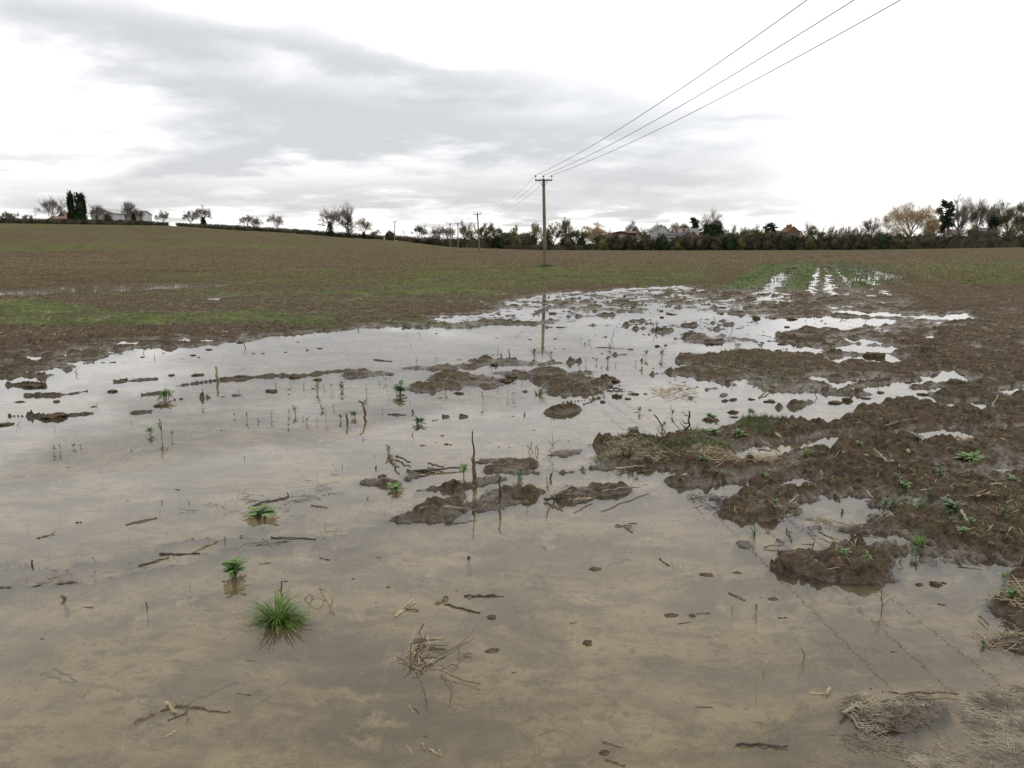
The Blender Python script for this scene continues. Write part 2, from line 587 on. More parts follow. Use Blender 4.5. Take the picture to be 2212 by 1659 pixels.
M = {}
M['soil'] = ground_mat()
M['water'] = water_mat()
M['clod'] = simple_mat('clod_mud', (0.044, 0.032, 0.0195), (0.125, 0.092, 0.058), 24, 0.8, 1.0, 60, 0.2)
M['stick_dark'] = simple_mat('wet_dark_wood', (0.020, 0.015, 0.011), (0.070, 0.052, 0.036), 30, 0.55, 0.6, 90, 0.4, (3, 3, 0.7))
M['stick_brown'] = simple_mat('brown_wood', (0.075, 0.050, 0.028), (0.20, 0.145, 0.085), 30, 0.65, 0.6, 90, 0.3, (3, 3, 0.7))
M['straw'] = simple_mat('pale_straw', (0.20, 0.15, 0.085), (0.46, 0.37, 0.225), 9, 0.6, 0, 40, 0.3)
M['straw_wet'] = simple_mat('wet_straw', (0.10, 0.082, 0.055), (0.29, 0.24, 0.16), 9, 0.45, 0, 40, 0.4)
M['straw_pale'] = simple_mat('bleached_wet_straw', (0.13, 0.112, 0.08), (0.37, 0.318, 0.225), 9, 0.45, 0, 40, 0.4)
M['weed'] = simple_mat('weed_leaf', (0.075, 0.135, 0.034), (0.19, 0.29, 0.085), 28, 0.5, 0, 40, 0.4, translucent=0.22)
M['weed_dark'] = simple_mat('weed_leaf_dark', (0.045, 0.085, 0.032), (0.11, 0.175, 0.065), 28, 0.5, 0, 40, 0.4, translucent=0.15)
M['grass'] = simple_mat('grass_blade', (0.050, 0.100, 0.018), (0.150, 0.240, 0.045), 18, 0.45, 0, 40, 0.4, translucent=0.25)
M['grass_dull'] = simple_mat('dull_grass_blade', (0.055, 0.085, 0.024), (0.140, 0.165, 0.055), 1.2, 0.6, 0, 40, 0.3, translucent=0.2)
M['crop'] = simple_mat('crop_leaf', (0.045, 0.092, 0.032), (0.105, 0.170, 0.060), 2.0, 0.6, 0, 40, 0.3, translucent=0.2)
M['stem'] = simple_mat('weed_stem', (0.060, 0.060, 0.025), (0.13, 0.12, 0.05), 20, 0.6)
M['pole'] = simple_mat('pole_timber', (0.085, 0.072, 0.050), (0.205, 0.180, 0.130), 5, 0.85, 0.5, 30, 0.2, (4, 4, 0.35))
M['iron'] = simple_mat('weathered_steel', (0.045, 0.045, 0.048), (0.085, 0.082, 0.080), 12, 0.6, 0, 40, 0.4)
M['insul'] = simple_mat('brown_porcelain', (0.030, 0.020, 0.018), (0.050, 0.034, 0.028), 12, 0.25, 0, 40, 0.5)
M['wire'] = simple_mat('dull_wire', (0.10, 0.10, 0.105), (0.14, 0.14, 0.145), 2, 0.5, 0, 40, 0.4)
M['bark'] = simple_mat('bark', (0.045, 0.038, 0.028), (0.115, 0.098, 0.072), 3, 0.9, 0, 40, 0.2)
M['bark_pale'] = simple_mat('pale_bark', (0.11, 0.095, 0.072), (0.20, 0.175, 0.135), 3, 0.9, 0, 40, 0.2)
M['twig'] = simple_mat('bare_twigs', (0.14, 0.120, 0.098), (0.27, 0.235, 0.195), 0.8, 0.9, 0, 40, 0.1)
M['twig_gold'] = simple_mat('willow_twigs', (0.25, 0.175, 0.090), (0.44, 0.32, 0.175), 0.6, 0.9, 0, 40, 0.1)
M['twig_olive'] = simple_mat('budding_twigs', (0.080, 0.074, 0.036), (0.165, 0.148, 0.070), 0.6, 0.9, 0, 40, 0.1)
M['twig_yel'] = simple_mat('yellow_budding_twigs', (0.13, 0.115, 0.045), (0.23, 0.190, 0.080), 0.6, 0.9, 0, 40, 0.1)
M['leaf_dark'] = simple_mat('evergreen_leaf', (0.010, 0.020, 0.010), (0.032, 0.048, 0.022), 0.9, 0.8, 0, 40, 0.1)
M['leaf_hedge'] = simple_mat('hedge_leaf', (0.025, 0.023, 0.015), (0.085, 0.072, 0.050), 0.5, 0.9, 0, 40, 0.1)
M['leaf_olive'] = simple_mat('olive_leaf', (0.048, 0.050, 0.020), (0.115, 0.106, 0.045), 0.5, 0.9, 0, 40, 0.1)
M['leaf_brown'] = simple_mat('brown_hedge_twig', (0.060, 0.042, 0.028), (0.115, 0.080, 0.052), 0.5, 0.9, 0, 40, 0.1)
M['white_wall'] = simple_mat('white_render', (0.33, 0.33, 0.335), (0.43, 0.43, 0.43), 1.5, 0.8)
M['grey_wall'] = simple_mat('grey_render', (0.30, 0.31, 0.33), (0.42, 0.43, 0.45), 1.5, 0.8)
M['brick'] = simple_mat('orange_brick', (0.19, 0.092, 0.052), (0.27, 0.135, 0.075), 4, 0.9)
M['brick_dull'] = simple_mat('dull_brick', (0.10, 0.066, 0.046), (0.15, 0.105, 0.074), 4, 0.9)
M['redbarn'] = simple_mat('dark_red_boards', (0.060, 0.018, 0.016), (0.095, 0.030, 0.026), 4, 0.8)
M['slate'] = simple_mat('slate_roof', (0.060, 0.058, 0.060), (0.105, 0.100, 0.100), 3, 0.8)
M['greyroof'] = simple_mat('pale_slate_roof', (0.135, 0.135, 0.14), (0.20, 0.20, 0.205), 2, 0.8)
M['tile_brown'] = simple_mat('brown_tiles', (0.115, 0.070, 0.042), (0.19, 0.12, 0.075), 3, 0.85)
M['tile_red'] = simple_mat('red_tiles', (0.14, 0.062, 0.045), (0.20, 0.09, 0.065), 3, 0.85)
M['glass'] = simple_mat('dark_window', (0.02, 0.022, 0.025), (0.05, 0.055, 0.06), 1, 0.1, 0, 40, 0.6)
M['trim'] = simple_mat('white_trim', (0.55, 0.55, 0.54), (0.68, 0.68, 0.66), 2, 0.7)

# ------------------------------------------------------------------ ground sheet
def r_rows():
    r = list(np.linspace(0.25, 1.5, 14))
    def ext(stop, q):
        while r[-1] < stop:
            r.append(r[-1] * q)
    ext(60, 1.0028); ext(320, 1.0065); ext(6000, 1.08)
    return np.array(r)


RR = r_rows()
A_FINE = 0.74
nf = int(2 * A_FINE / 0.0018)
AA = np.concatenate([np.linspace(-A_FINE, A_FINE, nf), np.linspace(A_FINE, 2 * math.pi - A_FINE, 62)[1:-1]])
NR, NA = len(RR), len(AA)
gr, gaz = np.meshgrid(RR, AA, indexing='ij')
GX = (gr * np.sin(gaz)).ravel(); GY = (gr * np.cos(gaz)).ravel(); GR = gr.ravel()
del gr, gaz
H = np.full(GX.shape, 0.050)          # dry land level over the water
A = np.full(GX.shape, 0.060)          # clod height
wa = 0.018 * np.minimum(GR, 60)
WX = GX + wa * (perlin(GX / (1.2 + .05 * GR), GY / (1.2 + .05 * GR)) + 0.5 * perlin(GX * 2.7 / (1 + .05 * GR) + 7, GY * 2.7 / (1 + .05 * GR)))
WY = GY + wa * 1.3 * (perlin(GX / (1.2 + .05 * GR) + 31, GY / (1.2 + .05 * GR)) + 0.6 * perlin(GX * 2.9 / (1 + .05 * GR) + 3, GY * 2.9 / (1 + .05 * GR) + 9))
# work on the rows that matter for the flood
kmax = int(np.searchsorted(RR, 75)) * NA
wx, wy, wr = WX[:kmax], WY[:kmax], GR[:kmax]


def zm(fn, pts, ox, oy, s=2.976):
    return [(ox + X / s, oy + Y / s) for X, Y in pts]


def z1(p): return zm(0, p, 0, 535.7)
def z2(p): return zm(0, p, 734.5, 535.7)
def z3(p): return zm(0, p, 1469, 535.7)
def z4(p): return zm(0, p, 0, 864)
def z5(p): return zm(0, p, 734.5, 907.3)
def z6(p): return zm(0, p, 1469, 907.3)
def zC(p): return zm(0, p, 1469, 1209.7)
def zB(p): return zm(0, p, 734.5, 1209.7)
def zA(p): return zm(0, p, 0, 1192.5)
def zF(p): return zm(0, p, 1469, 553, 4.0)


def W(pts):
    return np.array([P(a, b)[:2] for a, b in pts])


def paint(pts, h, a, edge=1.0, line=None, tgt=None, grow=0.0, warp=True):
    """raise or lower the ground inside an outline (or along a line of half width `line` in view pixels)"""
    w = W(pts)
    d = float(np.hypot(w[:, 0], w[:, 1]).mean())
    e = max(0.05, (0.018 * d + 0.0007 * d * d)) * edge
    marg = e * 2 + 0.06 * d
    wid = 0
    if line: wid = line * mpp(d) * max(1.0, d / 9.0)
    x0, x1 = w[:, 0].min() - marg - wid, w[:, 0].max() + marg + wid
    y0, y1 = w[:, 1].min() - marg - wid, w[:, 1].max() + marg + wid
    idx = np.nonzero((wx > x0) & (wx < x1) & (wy > y0) & (wy < y1))[0]
    if len(idx) == 0: return
    ux, uy = (wx[idx], wy[idx]) if warp else (GX[idx] + .22 * perlin(GX[idx] / .8, GY[idx] / 1.6) + .10 * perlin(GX[idx] / .3, GY[idx] / .4), GY[idx])
    s = (wid - line_d(ux, uy, w)) if line else poly_sd(ux, uy, w)
    s = s + grow * d
    mxs = float(s.max())
    if mxs > 0: e = min(e, mxs * .55)
    k = sstep(-e, e, s)
    if tgt is None:
        H[idx] += (h - H[idx]) * k
        A[idx] += (a - A[idx]) * k + 0.024 * 4 * k * (1 - k) * (1 if d < 30 else .5)
    else:
        tgt[idx] = np.maximum(tgt[idx], h * k)


# the flood itself
flood = [(-900, 1000), (-200, 930)] + z1([(0, 800), (150, 775), (300, 812), (440, 790), (640, 740), (700, 700), (890, 690), (860, 665), (950, 640), (1140, 645), (1290, 622), (1420, 606), (1560, 600), (1700, 568), (1900, 548), (2212, 530)]) + \
    z2([(300, 500), (560, 490), (560, 440), (900, 420), (1000, 375), (1200, 335), (1300, 300), (1480, 285), (1700, 262), (1850, 250), (2212, 235)]) + \
    [(1560, 622), (1700, 622), (1800, 618), (1900, 622), (1955, 628), (1930, 636), (1780, 640), (1745, 650), (1900, 668), (1950, 684), (1880, 700),
     (1760, 708), (1740, 722), (1860, 735), (1955, 752), (1940, 770), (1800, 790), (1745, 830), (1800, 850), (1790, 868), (1760, 880), (1760, 905), (1640, 925), (1440, 950), (1330, 960),
     (1370, 1010), (1489, 1018), (1620, 1041), (1640, 1060), (1560, 1085), (1610, 1120), (1720, 1100), (1840, 1090), (1850, 1130), (1880, 1150), (1960, 1185), (2080, 1195), (2130, 1215), (2600, 1195), (4200, 1600), (4200, 2600), (1100, 9000), (-3500, 2600)]
paint([(-300, 980), (0, 960), (250, 900), (560, 830), (860, 800), (1060, 770), (1300, 730), (1500, 680), (1500, 640), (1200, 645), (900, 690), (500, 716), (0, 750), (-300, 770)], 0.015, 0.062)
paint([(1700, 700), (2400, 640), (2600, 1300), (1900, 1300), (1400, 1000), (1500, 800)], 0.022, 0.062)
paint(flood, -0.075, 0.017)
# deeper, smoother water in the open middle and close to the viewer
paint([(-500, 1010), (600, 960), (1000, 1000), (700, 1110), (200, 1190), (-500, 1230)], -0.095, 0.014)
paint([(-900, 1330), (700, 1200), (1400, 1120), (1650, 1230), (1750, 1420), (1400, 2500), (-900, 2500)], -0.105, 0.020)
paint(z2([(0, 560), (500, 590), (1100, 520), (1300, 560), (1400, 650), (900, 690), (300, 730), (0, 760)]), -0.09, 0.010)
# speckled shallows at the far side
paint([(960, 690), (1060, 650), (1200, 630), (1500, 618), (1900, 622), (1955, 640), (1900, 660), (1700, 690), (1500, 668), (1300, 690), (1150, 700)], -0.020, 0.040)
paint([(1300, 700), (1500, 690), (1800, 700), (1700, 740), (1500, 735)], -0.035, 0.035)
paint([(1720, 640), (1960, 640), (2080, 690), (1960, 760), (1760, 780), (1700, 700)], -0.002, 0.055)
# mud masses standing in the flood
for pl, h, a in ((z3([(-60, 830), (0, 705), (200, 690), (550, 672), (800, 690), (1000, 745), (1250, 760), (1600, 790), (1560, 860), (1300, 880), (1100, 895), (900, 840), (1000, 930), (620, 920), (440, 900), (300, 860), (100, 850)]), 0.022, 0.050),
                 (z3([(60, 575), (250, 555), (400, 580), (300, 595), (200, 612), (90, 605)]), 0.008, 0.030),
                 (z3([(600, 560), (800, 530), (1000, 545), (900, 610), (700, 600)]), 0.013, 0.040),
                 (z3([(1250, 670), (1400, 640), (1560, 660), (1700, 720), (1450, 700)]), 0.027, 0.060),
                 (z3([(1060, 750), (1200, 690), (1280, 720), (1300, 770)]), 0.027, 0.060),
                 (z2([(340, 768), (620, 760), (860, 750), (900, 770), (640, 790), (360, 785)]), 0.014, 0.028), (z2([(0, 800), (160, 785), (340, 790), (330, 820), (60, 835), (0, 835)]), 0.014, 0.028),
                 (z2([(880, 735), (1000, 715), (1200, 712), (1360, 725), (1340, 745), (1500, 705), (1540, 712), (1360, 750), (1000, 768), (900, 760)]), 0.015, 0.030),
                 (z2([(450, 905), (470, 880), (590, 850), (660, 800), (800, 815), (960, 830), (1030, 860), (1040, 885), (900, 900), (700, 905), (500, 920)]), 0.022, 0.045),
                 (z2([(990, 815), (1150, 790), (1300, 765), (1480, 785), (1640, 790), (1660, 830), (1820, 850), (1825, 880), (1660, 905), (1500, 925), (1320, 925), (1300, 860), (1180, 830), (1100, 850), (1060, 825)]), 0.020, 0.045),
                 (z2([(1310, 1040), (1400, 1015), (1530, 1035), (1520, 1065), (1380, 1065)]), 0.004, 0.022),
                 (z2([(640, 490), (850, 480), (1000, 468), (1160, 480), (1160, 498), (900, 508), (740, 522), (620, 515)]), 0.014, 0.030), (z2([(200, 485), (360, 470), (600, 470), (640, 500), (480, 520), (330, 500)]), 0.014, 0.030),
                 (z2([(1190, 488), (1400, 478), (1500, 455), (1600, 462), (1600, 480), (1440, 492), (1200, 495)]), 0.010, 0.025),
                 (z5([(50, 440), (100, 412), (300, 420), (330, 440), (200, 465), (80, 468)]), 0.013, 0.030), (z5([(320, 385), (400, 330), (480, 340), (505, 370), (400, 412), (335, 410)]), 0.018, 0.034),
                 (z5([(870, 255), (1100, 240), (1280, 252), (1300, 290), (1200, 300), (1260, 345), (1080, 350), (910, 340), (905, 310), (1050, 290), (1020, 275), (890, 285)]), 0.013, 0.030),
                 (z5([(730, 440), (860, 400), (1080, 385), (1090, 402), (1000, 430), (880, 450), (420, 480), (420, 470)]), 0.008, 0.025),
                 (z5([(870, 490), (960, 450), (1100, 460), (1280, 485), (1285, 520), (1140, 540), (1240, 565), (1100, 590), (900, 610), (800, 560), (880, 530)]), 0.017, 0.032),
                 (z5([(365, 690), (430, 620), (520, 578), (640, 562), (800, 572), (890, 600), (850, 632), (780, 660), (640, 690), (500, 708), (400, 704)]), 0.027, 0.040),
                 (z5([(668, 530), (690, 490), (745, 478), (795, 515), (780, 560), (672, 560)]), 0.024, 0.030),
                 (z5([(1340, 535), (1480, 490), (1560, 450), (1680, 430), (1850, 440), (1850, 470), (1620, 515), (1500, 560), (1400, 562)]), 0.017, 0.032),
                 (z5([(2030, 400), (2212, 355), (2400, 370), (2320, 430), (2080, 430)]), 0.013, 0.030), (z5([(1355, 212), (1450, 178), (1640, 180), (1600, 210), (1480, 225)]), 0.009, 0.020),
                 (z5([(1540, 300), (1700, 270), (1770, 210), (1780, 150), (1790, 100), (1890, 85), (1960, 150), (2212, 120), (2400, 60), (2400, 300), (2100, 290), (1900, 318), (1700, 310)]), 0.015, 0.034),
                 (z5([(1880, 60), (1900, 30), (1970, 35), (1960, 65)]), 0.006, 0.020),
                 (z6([(-40, 130), (200, 70), (400, 45), (620, 20), (860, 35), (850, 55), (600, 60), (700, 110), (800, 130), (560, 230), (450, 240), (440, 290), (700, 300), (740, 380), (640, 400), (450, 400), (250, 385), (60, 330), (-40, 270)]), 0.021, 0.045),
                 (z6([(200, 585), (330, 540), (400, 470), (520, 430), (640, 490), (700, 540), (790, 560), (795, 590), (560, 620), (400, 630), (220, 612)]), 0.017, 0.040),
                 (z6([(570, 915), (620, 860), (720, 838), (800, 850), (830, 900), (870, 950), (960, 990), (800, 985), (640, 940)]), 0.015, 0.034),
                 (z6([(830, 850), (960, 790), (1090, 768), (1220, 820), (1350, 880), (1390, 960), (1395, 1000), (1200, 1030), (1000, 1043), (860, 990), (880, 930), (1000, 900), (900, 870)]), 0.024, 0.042),
                 (z6([(330, 800), (420, 790), (480, 815), (400, 835), (340, 825)]), 0.002, 0.015),
                 (z6([(620, 770), (740, 770), (750, 800), (640, 800)]), 0.006, 0.020),
                 (zC([(1930, 290), (2010, 200), (2060, 130), (2120, 85), (2400, 60), (2700, 300), (2300, 470), (2120, 415), (2000, 345)]), 0.020, 0.040),
                 (zC([(1900, 520), (1960, 482), (2100, 462), (2500, 470), (2500, 640), (2100, 585), (1950, 552)]), 0.019, 0.025),
                 (zC([(1090, 990), (1150, 930), (1260, 890), (1500, 890), (1680, 930), (1720, 980), (1640, 1060), (1450, 1110), (1260, 1100), (1180, 1050)]), 0.016, 0.022)):
    paint(pl, h, a, 0.8)
# pools of the right-hand mud
for pl in (z3([(1095, 405), (1250, 415), (1430, 425), (1415, 445), (1250, 440), (1120, 430)]), z3([(600, 440), (900, 430), (1350, 465), (1330, 490), (1100, 520), (850, 510), (700, 540), (500, 545)]),
           z3([(1590, 448), (1740, 440), (1790, 412), (1830, 450), (1860, 468), (1700, 462)]), z3([(1130, 590), (1300, 600), (1200, 610)]),
           z3([(1000, 640), (1200, 630), (1460, 632), (1400, 650), (1250, 655), (1050, 652)]), z3([(960, 700), (1100, 690), (1250, 680), (1400, 705), (1480, 725), (1300, 735), (1100, 720), (960, 735)]),
           z3([(1580, 870), (1600, 830), (1700, 810), (1800, 800), (1830, 860), (1740, 885), (1650, 880)]), z3([(1730, 770), (1800, 765), (1800, 790), (1740, 790)]),
           z3([(1110, 900), (1300, 885), (1470, 880), (1400, 915), (1600, 925), (1700, 920), (1560, 960), (1700, 1000), (1640, 1020), (1500, 960), (1300, 980), (1240, 1010), (1340, 1050), (1180, 1040), (1120, 960), (1280, 950)]),
           z3([(1780, 1000), (1950, 990), (1990, 1020), (1900, 1030), (1800, 1010)]), z3([(1460, 1200), (1620, 1165), (1830, 1185), (1760, 1220), (1560, 1230)]), z3([(2000, 1155), (2130, 1140), (2400, 1130), (2400, 1160), (2130, 1165)]),
           z3([(2130, 930), (2400, 920), (2400, 960), (2180, 950)]), z6([(450, 235), (600, 205), (850, 150), (1050, 120), (1250, 105), (1400, 155), (1250, 160), (1080, 150), (1010, 200), (870, 190), (740, 200), (640, 250), (540, 280), (470, 260)]),
           z6([(640, 405), (770, 392), (800, 410), (700, 435)]), z6([(940, 370), (1000, 365), (1000, 385)]), z6([(800, 545), (950, 535), (1100, 540), (1100, 640), (960, 680), (860, 650)]),
           z6([(750, 740), (850, 715), (1000, 725), (1240, 735), (1220, 800), (1100, 770), (1000, 775), (900, 820), (780, 815)]), z3([(840, 835), (960, 880), (1080, 860), (900, 850)]), z3([(0, 830), (120, 850), (220, 880), (180, 905), (0, 905)]),
           z3([(350, 850), (440, 845), (420, 865)]), z3([(200, 905), (350, 920), (700, 940), (1080, 940), (1120, 1080), (1000, 1130), (860, 1080), (900, 1130), (600, 1110), (300, 1150), (150, 1180), (0, 1190), (0, 960), (100, 985), (250, 960)])):
    paint(pl, -0.060, 0.020, 0.5, grow=0.010)
for pl, wdt, h, a in ((z1([(1160, 875), (1400, 850), (1700, 830), (1900, 825), (2212, 800)]), 3.5, 0.010, 0.024), (z1([(180, 965), (440, 935), (620, 905)]), 4, 0.016, 0.026), (z1([(0, 1078), (250, 1075), (420, 1065), (640, 1045)]), 2.2, 0.004, 0.022),
                      (z1([(750, 850), (900, 845), (1010, 840)]), 3, 0.008, 0.02), (z1([(0, 900), (180, 890), (310, 880)]), 5, 0.02, 0.03), (z1([(0, 830), (150, 810), (290, 820)]), 5, 0.02, 0.03),
                      (z1([(970, 940), (1150, 915)]), 3, 0.008, 0.02), (z1([(720, 735), (860, 730)]), 2, 0.004, 0.02), (z1([(900, 1048), (1000, 1042)]), 3, 0.006, 0.02), (z1([(1150, 975), (1280, 962), (1510, 955)]), 1.5, -0.002, 0.02),
                      ([(857, 1139), (734, 1155), (640, 1168), (470, 1190), (300, 1222), (200, 1240), (100, 1250), (0, 1262)], 5, -0.020, 0.020), ([(700, 1050), (600, 1078), (540, 1090)], 5, -0.024, 0.016), ([(640, 1160), (400, 1160), (250, 1200), (0, 1215)], 9, -0.030, 0.016),
                      (z2([(650, 1085), (850, 1085)]), 2, 0.002, 0.02), (z2([(1400, 980), (1700, 950), (1850, 930)]), 3, 0.006, 0.024), (z2([(1540, 1000), (1650, 960)]), 3, 0.004, 0.02),
                      (z2([(1360, 510), (1500, 512)]), 1.5, 0.005, 0.02), (z2([(1400, 355), (1830, 350)]), 1.2, 0.008, 0.03), (z2([(1160, 375), (1240, 372)]), 2, 0.012, 0.03), (z2([(1640, 648), (1870, 645)]), 2, 0.0, 0.02), (z2([(450, 550), (650, 550)]), 1.5, 0, 0.02),
                      (z6([(560, 910), (700, 980), (900, 1030)]), 2, 0.008, 0.02)):
    paint(pl, h + .006, a * 1.2, 0.8, line=wdt)
for pl in (z1([(590, 588), (665, 592), (640, 602)]), z1([(755, 588), (800, 585), (850, 600), (835, 618), (790, 606)]), z1([(255, 686), (295, 686), (280, 702)]), z1([(95, 782), (280, 788), (300, 800), (200, 812), (120, 800)]), z1([(1150, 588), (1250, 580), (1325, 594), (1300, 606), (1180, 602)]), z1([(0, 858), (70, 856), (60, 868), (0, 868)]),
           z1([(450, 735), (500, 733), (490, 745)]), z1([(20, 730), (80, 732), (60, 742)]), z2([(960, 300), (1100, 300), (1020, 310)]), z3([(1580, 560), (1640, 562), (1600, 570)])):
    paint(pl, -0.050, 0.02, 0.5, grow=0.010)
# far pools and the wet crop rows
for pl in ([(-400, 650), (0, 633), (150, 619), (400, 613), (500, 616), (560, 614), (480, 622), (400, 625), (200, 631), (0, 641), (-300, 660)], [(438, 648), (455, 643), (500, 642), (495, 650), (450, 652)], [(560, 645), (590, 643), (585, 648)],
           [(862, 650), (872, 647), (880, 650), (872, 656)]):
    paint(pl, -0.014, 0.026, 0.5)
paint([(1500, 634), (1960, 634), (2000, 600), (1900, 574), (1790, 558), (1700, 560), (1600, 580)], .010, .014)
for pl in ([(1622, 634), (1676, 634), (1706, 598), (1738, 568), (1722, 567), (1692, 584), (1660, 603)], [(1738, 634), (1760, 634), (1768, 600), (1774, 566), (1768, 566), (1758, 590)], [(1776, 634), (1812, 634), (1798, 600), (1784, 564), (1779, 564), (1782, 595)],
           [(1830, 622), (1846, 622), (1816, 584), (1800, 570), (1796, 572)], [(1880, 618), (1906, 616), (1860, 588), (1824, 572), (1822, 576)], [(1850, 606), (1960, 604), (1965, 596), (1900, 585), (1850, 583)]):
    paint(pl, -0.016, 0.026, 0.4, warp=False)
for pl in ([(1430, 567), (1560, 562), (1700, 566), (1690, 572), (1560, 571)], [(1630, 577), (1720, 572), (1700, 580)]):
    paint(pl, -0.004, 0.03, 0.4)

# clods
cs = np.clip(GR / 22.0, 1.0, 6.0)            # larger lumps carry the relief far away
near = GR < 90
ix = np.nonzero(near)[0]
c = np.zeros(GX.shape)
x, y, s = GX[ix], GY[ix], cs[ix]
qx = x + 0.05 * perlin(x * 6, y * 6); qy = y + 0.05 * perlin(x * 6 + 40, y * 6)
w1, h1 = worley(qx / 0.19, qy / 0.19)
w2, h2 = worley(qx / 0.085 + 5, qy / 0.085)
lump = (0.9 - w1) * (0.35 + 0.9 * h1)
lump2 = (0.85 - w2) * (0.3 + 0.8 * h2)
fb = perlin(x / 0.9, y / 0.9) * 0.9 + perlin(x / 0.33, y / 0.33) * 0.6
fin = perlin(x / 0.045, y / 0.045) * 0.22 + perlin(x / 0.022, y / 0.022) * 0.12
w3, h3 = worley(x / 0.55 + 9, y / 0.55)
bigl = (0.7 - w3) * (0.2 + h3)
fade = np.clip(1.6 - GR[ix] / 14.0, 0, 1)
c[ix] = fb * 0.55 + lump * 1.05 - 0.36 + lump2 * 0.80 * np.clip(1.8 - GR[ix] / 18.0, 0, 1) - .18 + fin * 1.3 * fade + bigl * np.clip(GR[ix] / 30.0, 0.15, 0.9) - .1
big = perlin(GX / 2.6 + 11, GY / 2.6) * 0.35
S = np.zeros(GX.shape)
for pl, v in (([(1000, 765), (1300, 700), (1560, 690), (1850, 700), (1950, 760), (1850, 900), (1400, 945), (1250, 905), (1100, 890), (980, 850)], 1.0), ([(1000, 690), (1200, 640), (1500, 625), (1900, 628), (1900, 700), (1500, 700), (1300, 700)], 0.9),
              ([(-100, 790), (300, 770), (600, 790), (1000, 770), (1000, 800), (700, 850), (300, 880), (-100, 940)], .75), ([(700, 975), (1100, 940), (1400, 930), (1600, 1030), (1400, 1090), (1100, 1110), (720, 1100)], .8),
              ([(1400, 1040), (1900, 1090), (1900, 1200), (1600, 1180)], .6), ([(450, 880), (1000, 850), (1200, 930), (900, 960), (500, 940)], .35)):
    paint(pl, v, 0, 2.0, tgt=S)
ca_, sa_ = math.cos(R(25)), math.sin(R(25))
al_, ac_ = GX * ca_ + GY * sa_, -GX * sa_ + GY * ca_
sn_ = perlin(al_ / 1.0, ac_ / .20) + .55 * perlin(al_ / .42 + 9, ac_ / .11) + .25 * perlin(al_ / .12, ac_ / .07)
H = np.where(H < .005, H + S * sstep(.50, 1.0, sn_) * .074, H)
A = A + (H < .03) * S * sstep(.5, 1.0, sn_) * .022
del al_, ac_, sn_, S
Z = H + A * (c + big)
farA = sstep(60, 130, GR)
Z = Z * (1 - farA) + farA * (0.05 + 0.09 * perlin(GX / 1.9, GY / 1.3))
Z += macro(GX, GY)
Zmud = Z.reshape(NR, NA)


def gz(px, py):
    """height of the finished ground under (px, py)"""
    r = np.hypot(px, py); a = np.arctan2(px, py)
    r = np.atleast_1d(r); a = np.atleast_1d(a)
    ri = np.clip(np.searchsorted(RR, r) - 1, 0, NR - 2)
    rt = np.clip((r - RR[ri]) / (RR[ri + 1] - RR[ri]), 0, 1)
    step = 2 * A_FINE / (nf - 1)
    fa = np.clip((a + A_FINE) / step, 0, nf - 1.001)
    ai = fa.astype(int); at = fa - ai
    z = (Zmud[ri, ai] * (1 - at) + Zmud[ri, ai + 1] * at) * (1 - rt) + (Zmud[ri + 1, ai] * (1 - at) + Zmud[ri + 1, ai + 1] * at) * rt
    return z if len(z) > 1 else float(z[0])


# green cover and dryness
G = np.zeros(GX.shape); DRY = sstep(16, 42, GR) * 0.9
gwx, gwy = GX + 2.0 * (wa / 0.9) * perlin(GX / 6, GY / 3), GY + 3.0 * (wa / 0.9) * perlin(GX / 7 + 5, GY / 3.5)
wx_s, wy_s = wx, wy
for pl, v, e in (([(-900, 640), (0, 650), (140, 655), (336, 676), (560, 676), (742, 680), (742, 712), (560, 706), (300, 708), (130, 716), (-900, 725)], 0.74, 1.2),
                 (z2([(0, 420), (120, 425), (400, 415), (600, 460), (1160, 470), (1160, 500), (740, 520), (340, 500), (0, 490)]), 0.62, 0.8),
                 ([(820, 600), (900, 585), (1180, 580), (1480, 578), (1560, 588), (1600, 600), (1500, 620), (1300, 622), (1100, 628), (900, 630), (700, 640), (600, 628)], 0.62, 1.2),
                 ([(300, 592), (900, 575), (1500, 570), (1700, 575), (1400, 600), (1100, 640), (900, 684), (500, 672), (200, 640)], .52, 1.5), ([(1850, 560), (2400, 552), (2400, 625), (2000, 618)], .6, 1.0), ([(-300, 560), (400, 556), (700, 575), (100, 590), (-300, 590)], .42, 1.5),
                 ([(0, 590), (250, 585), (500, 600), (250, 612), (-100, 610)], 0.30, 1.2), ([(700, 640), (1000, 640), (1000, 655), (800, 665)], 0.2, 1),
                 ([(1530, 626), (1640, 628), (1712, 590), (1730, 566), (1660, 572), (1590, 598)], 0.85, 0.4), ([(1665, 630), (1740, 624), (1756, 598), (1770, 566), (1738, 566), (1702, 598)], 0.85, 0.4),
                 ([(1795, 622), (1905, 620), (1890, 600), (1840, 578), (1785, 566), (1790, 590)], 0.7, 0.4), ([(1830, 566), (2300, 560), (2300, 610), (2050, 612), (1960, 600), (1880, 580)], 0.55, 1),
                 (z6([(0, 130), (200, 60), (450, 50), (640, 10), (640, 60), (420, 120), (200, 200), (0, 220)]), 0.45, .8), (z6([(1300, 200), (2212, 180), (2212, 800), (1700, 800), (1200, 600)]), 0.10, 1)):
    paint(pl, v, 0, e, tgt=G)
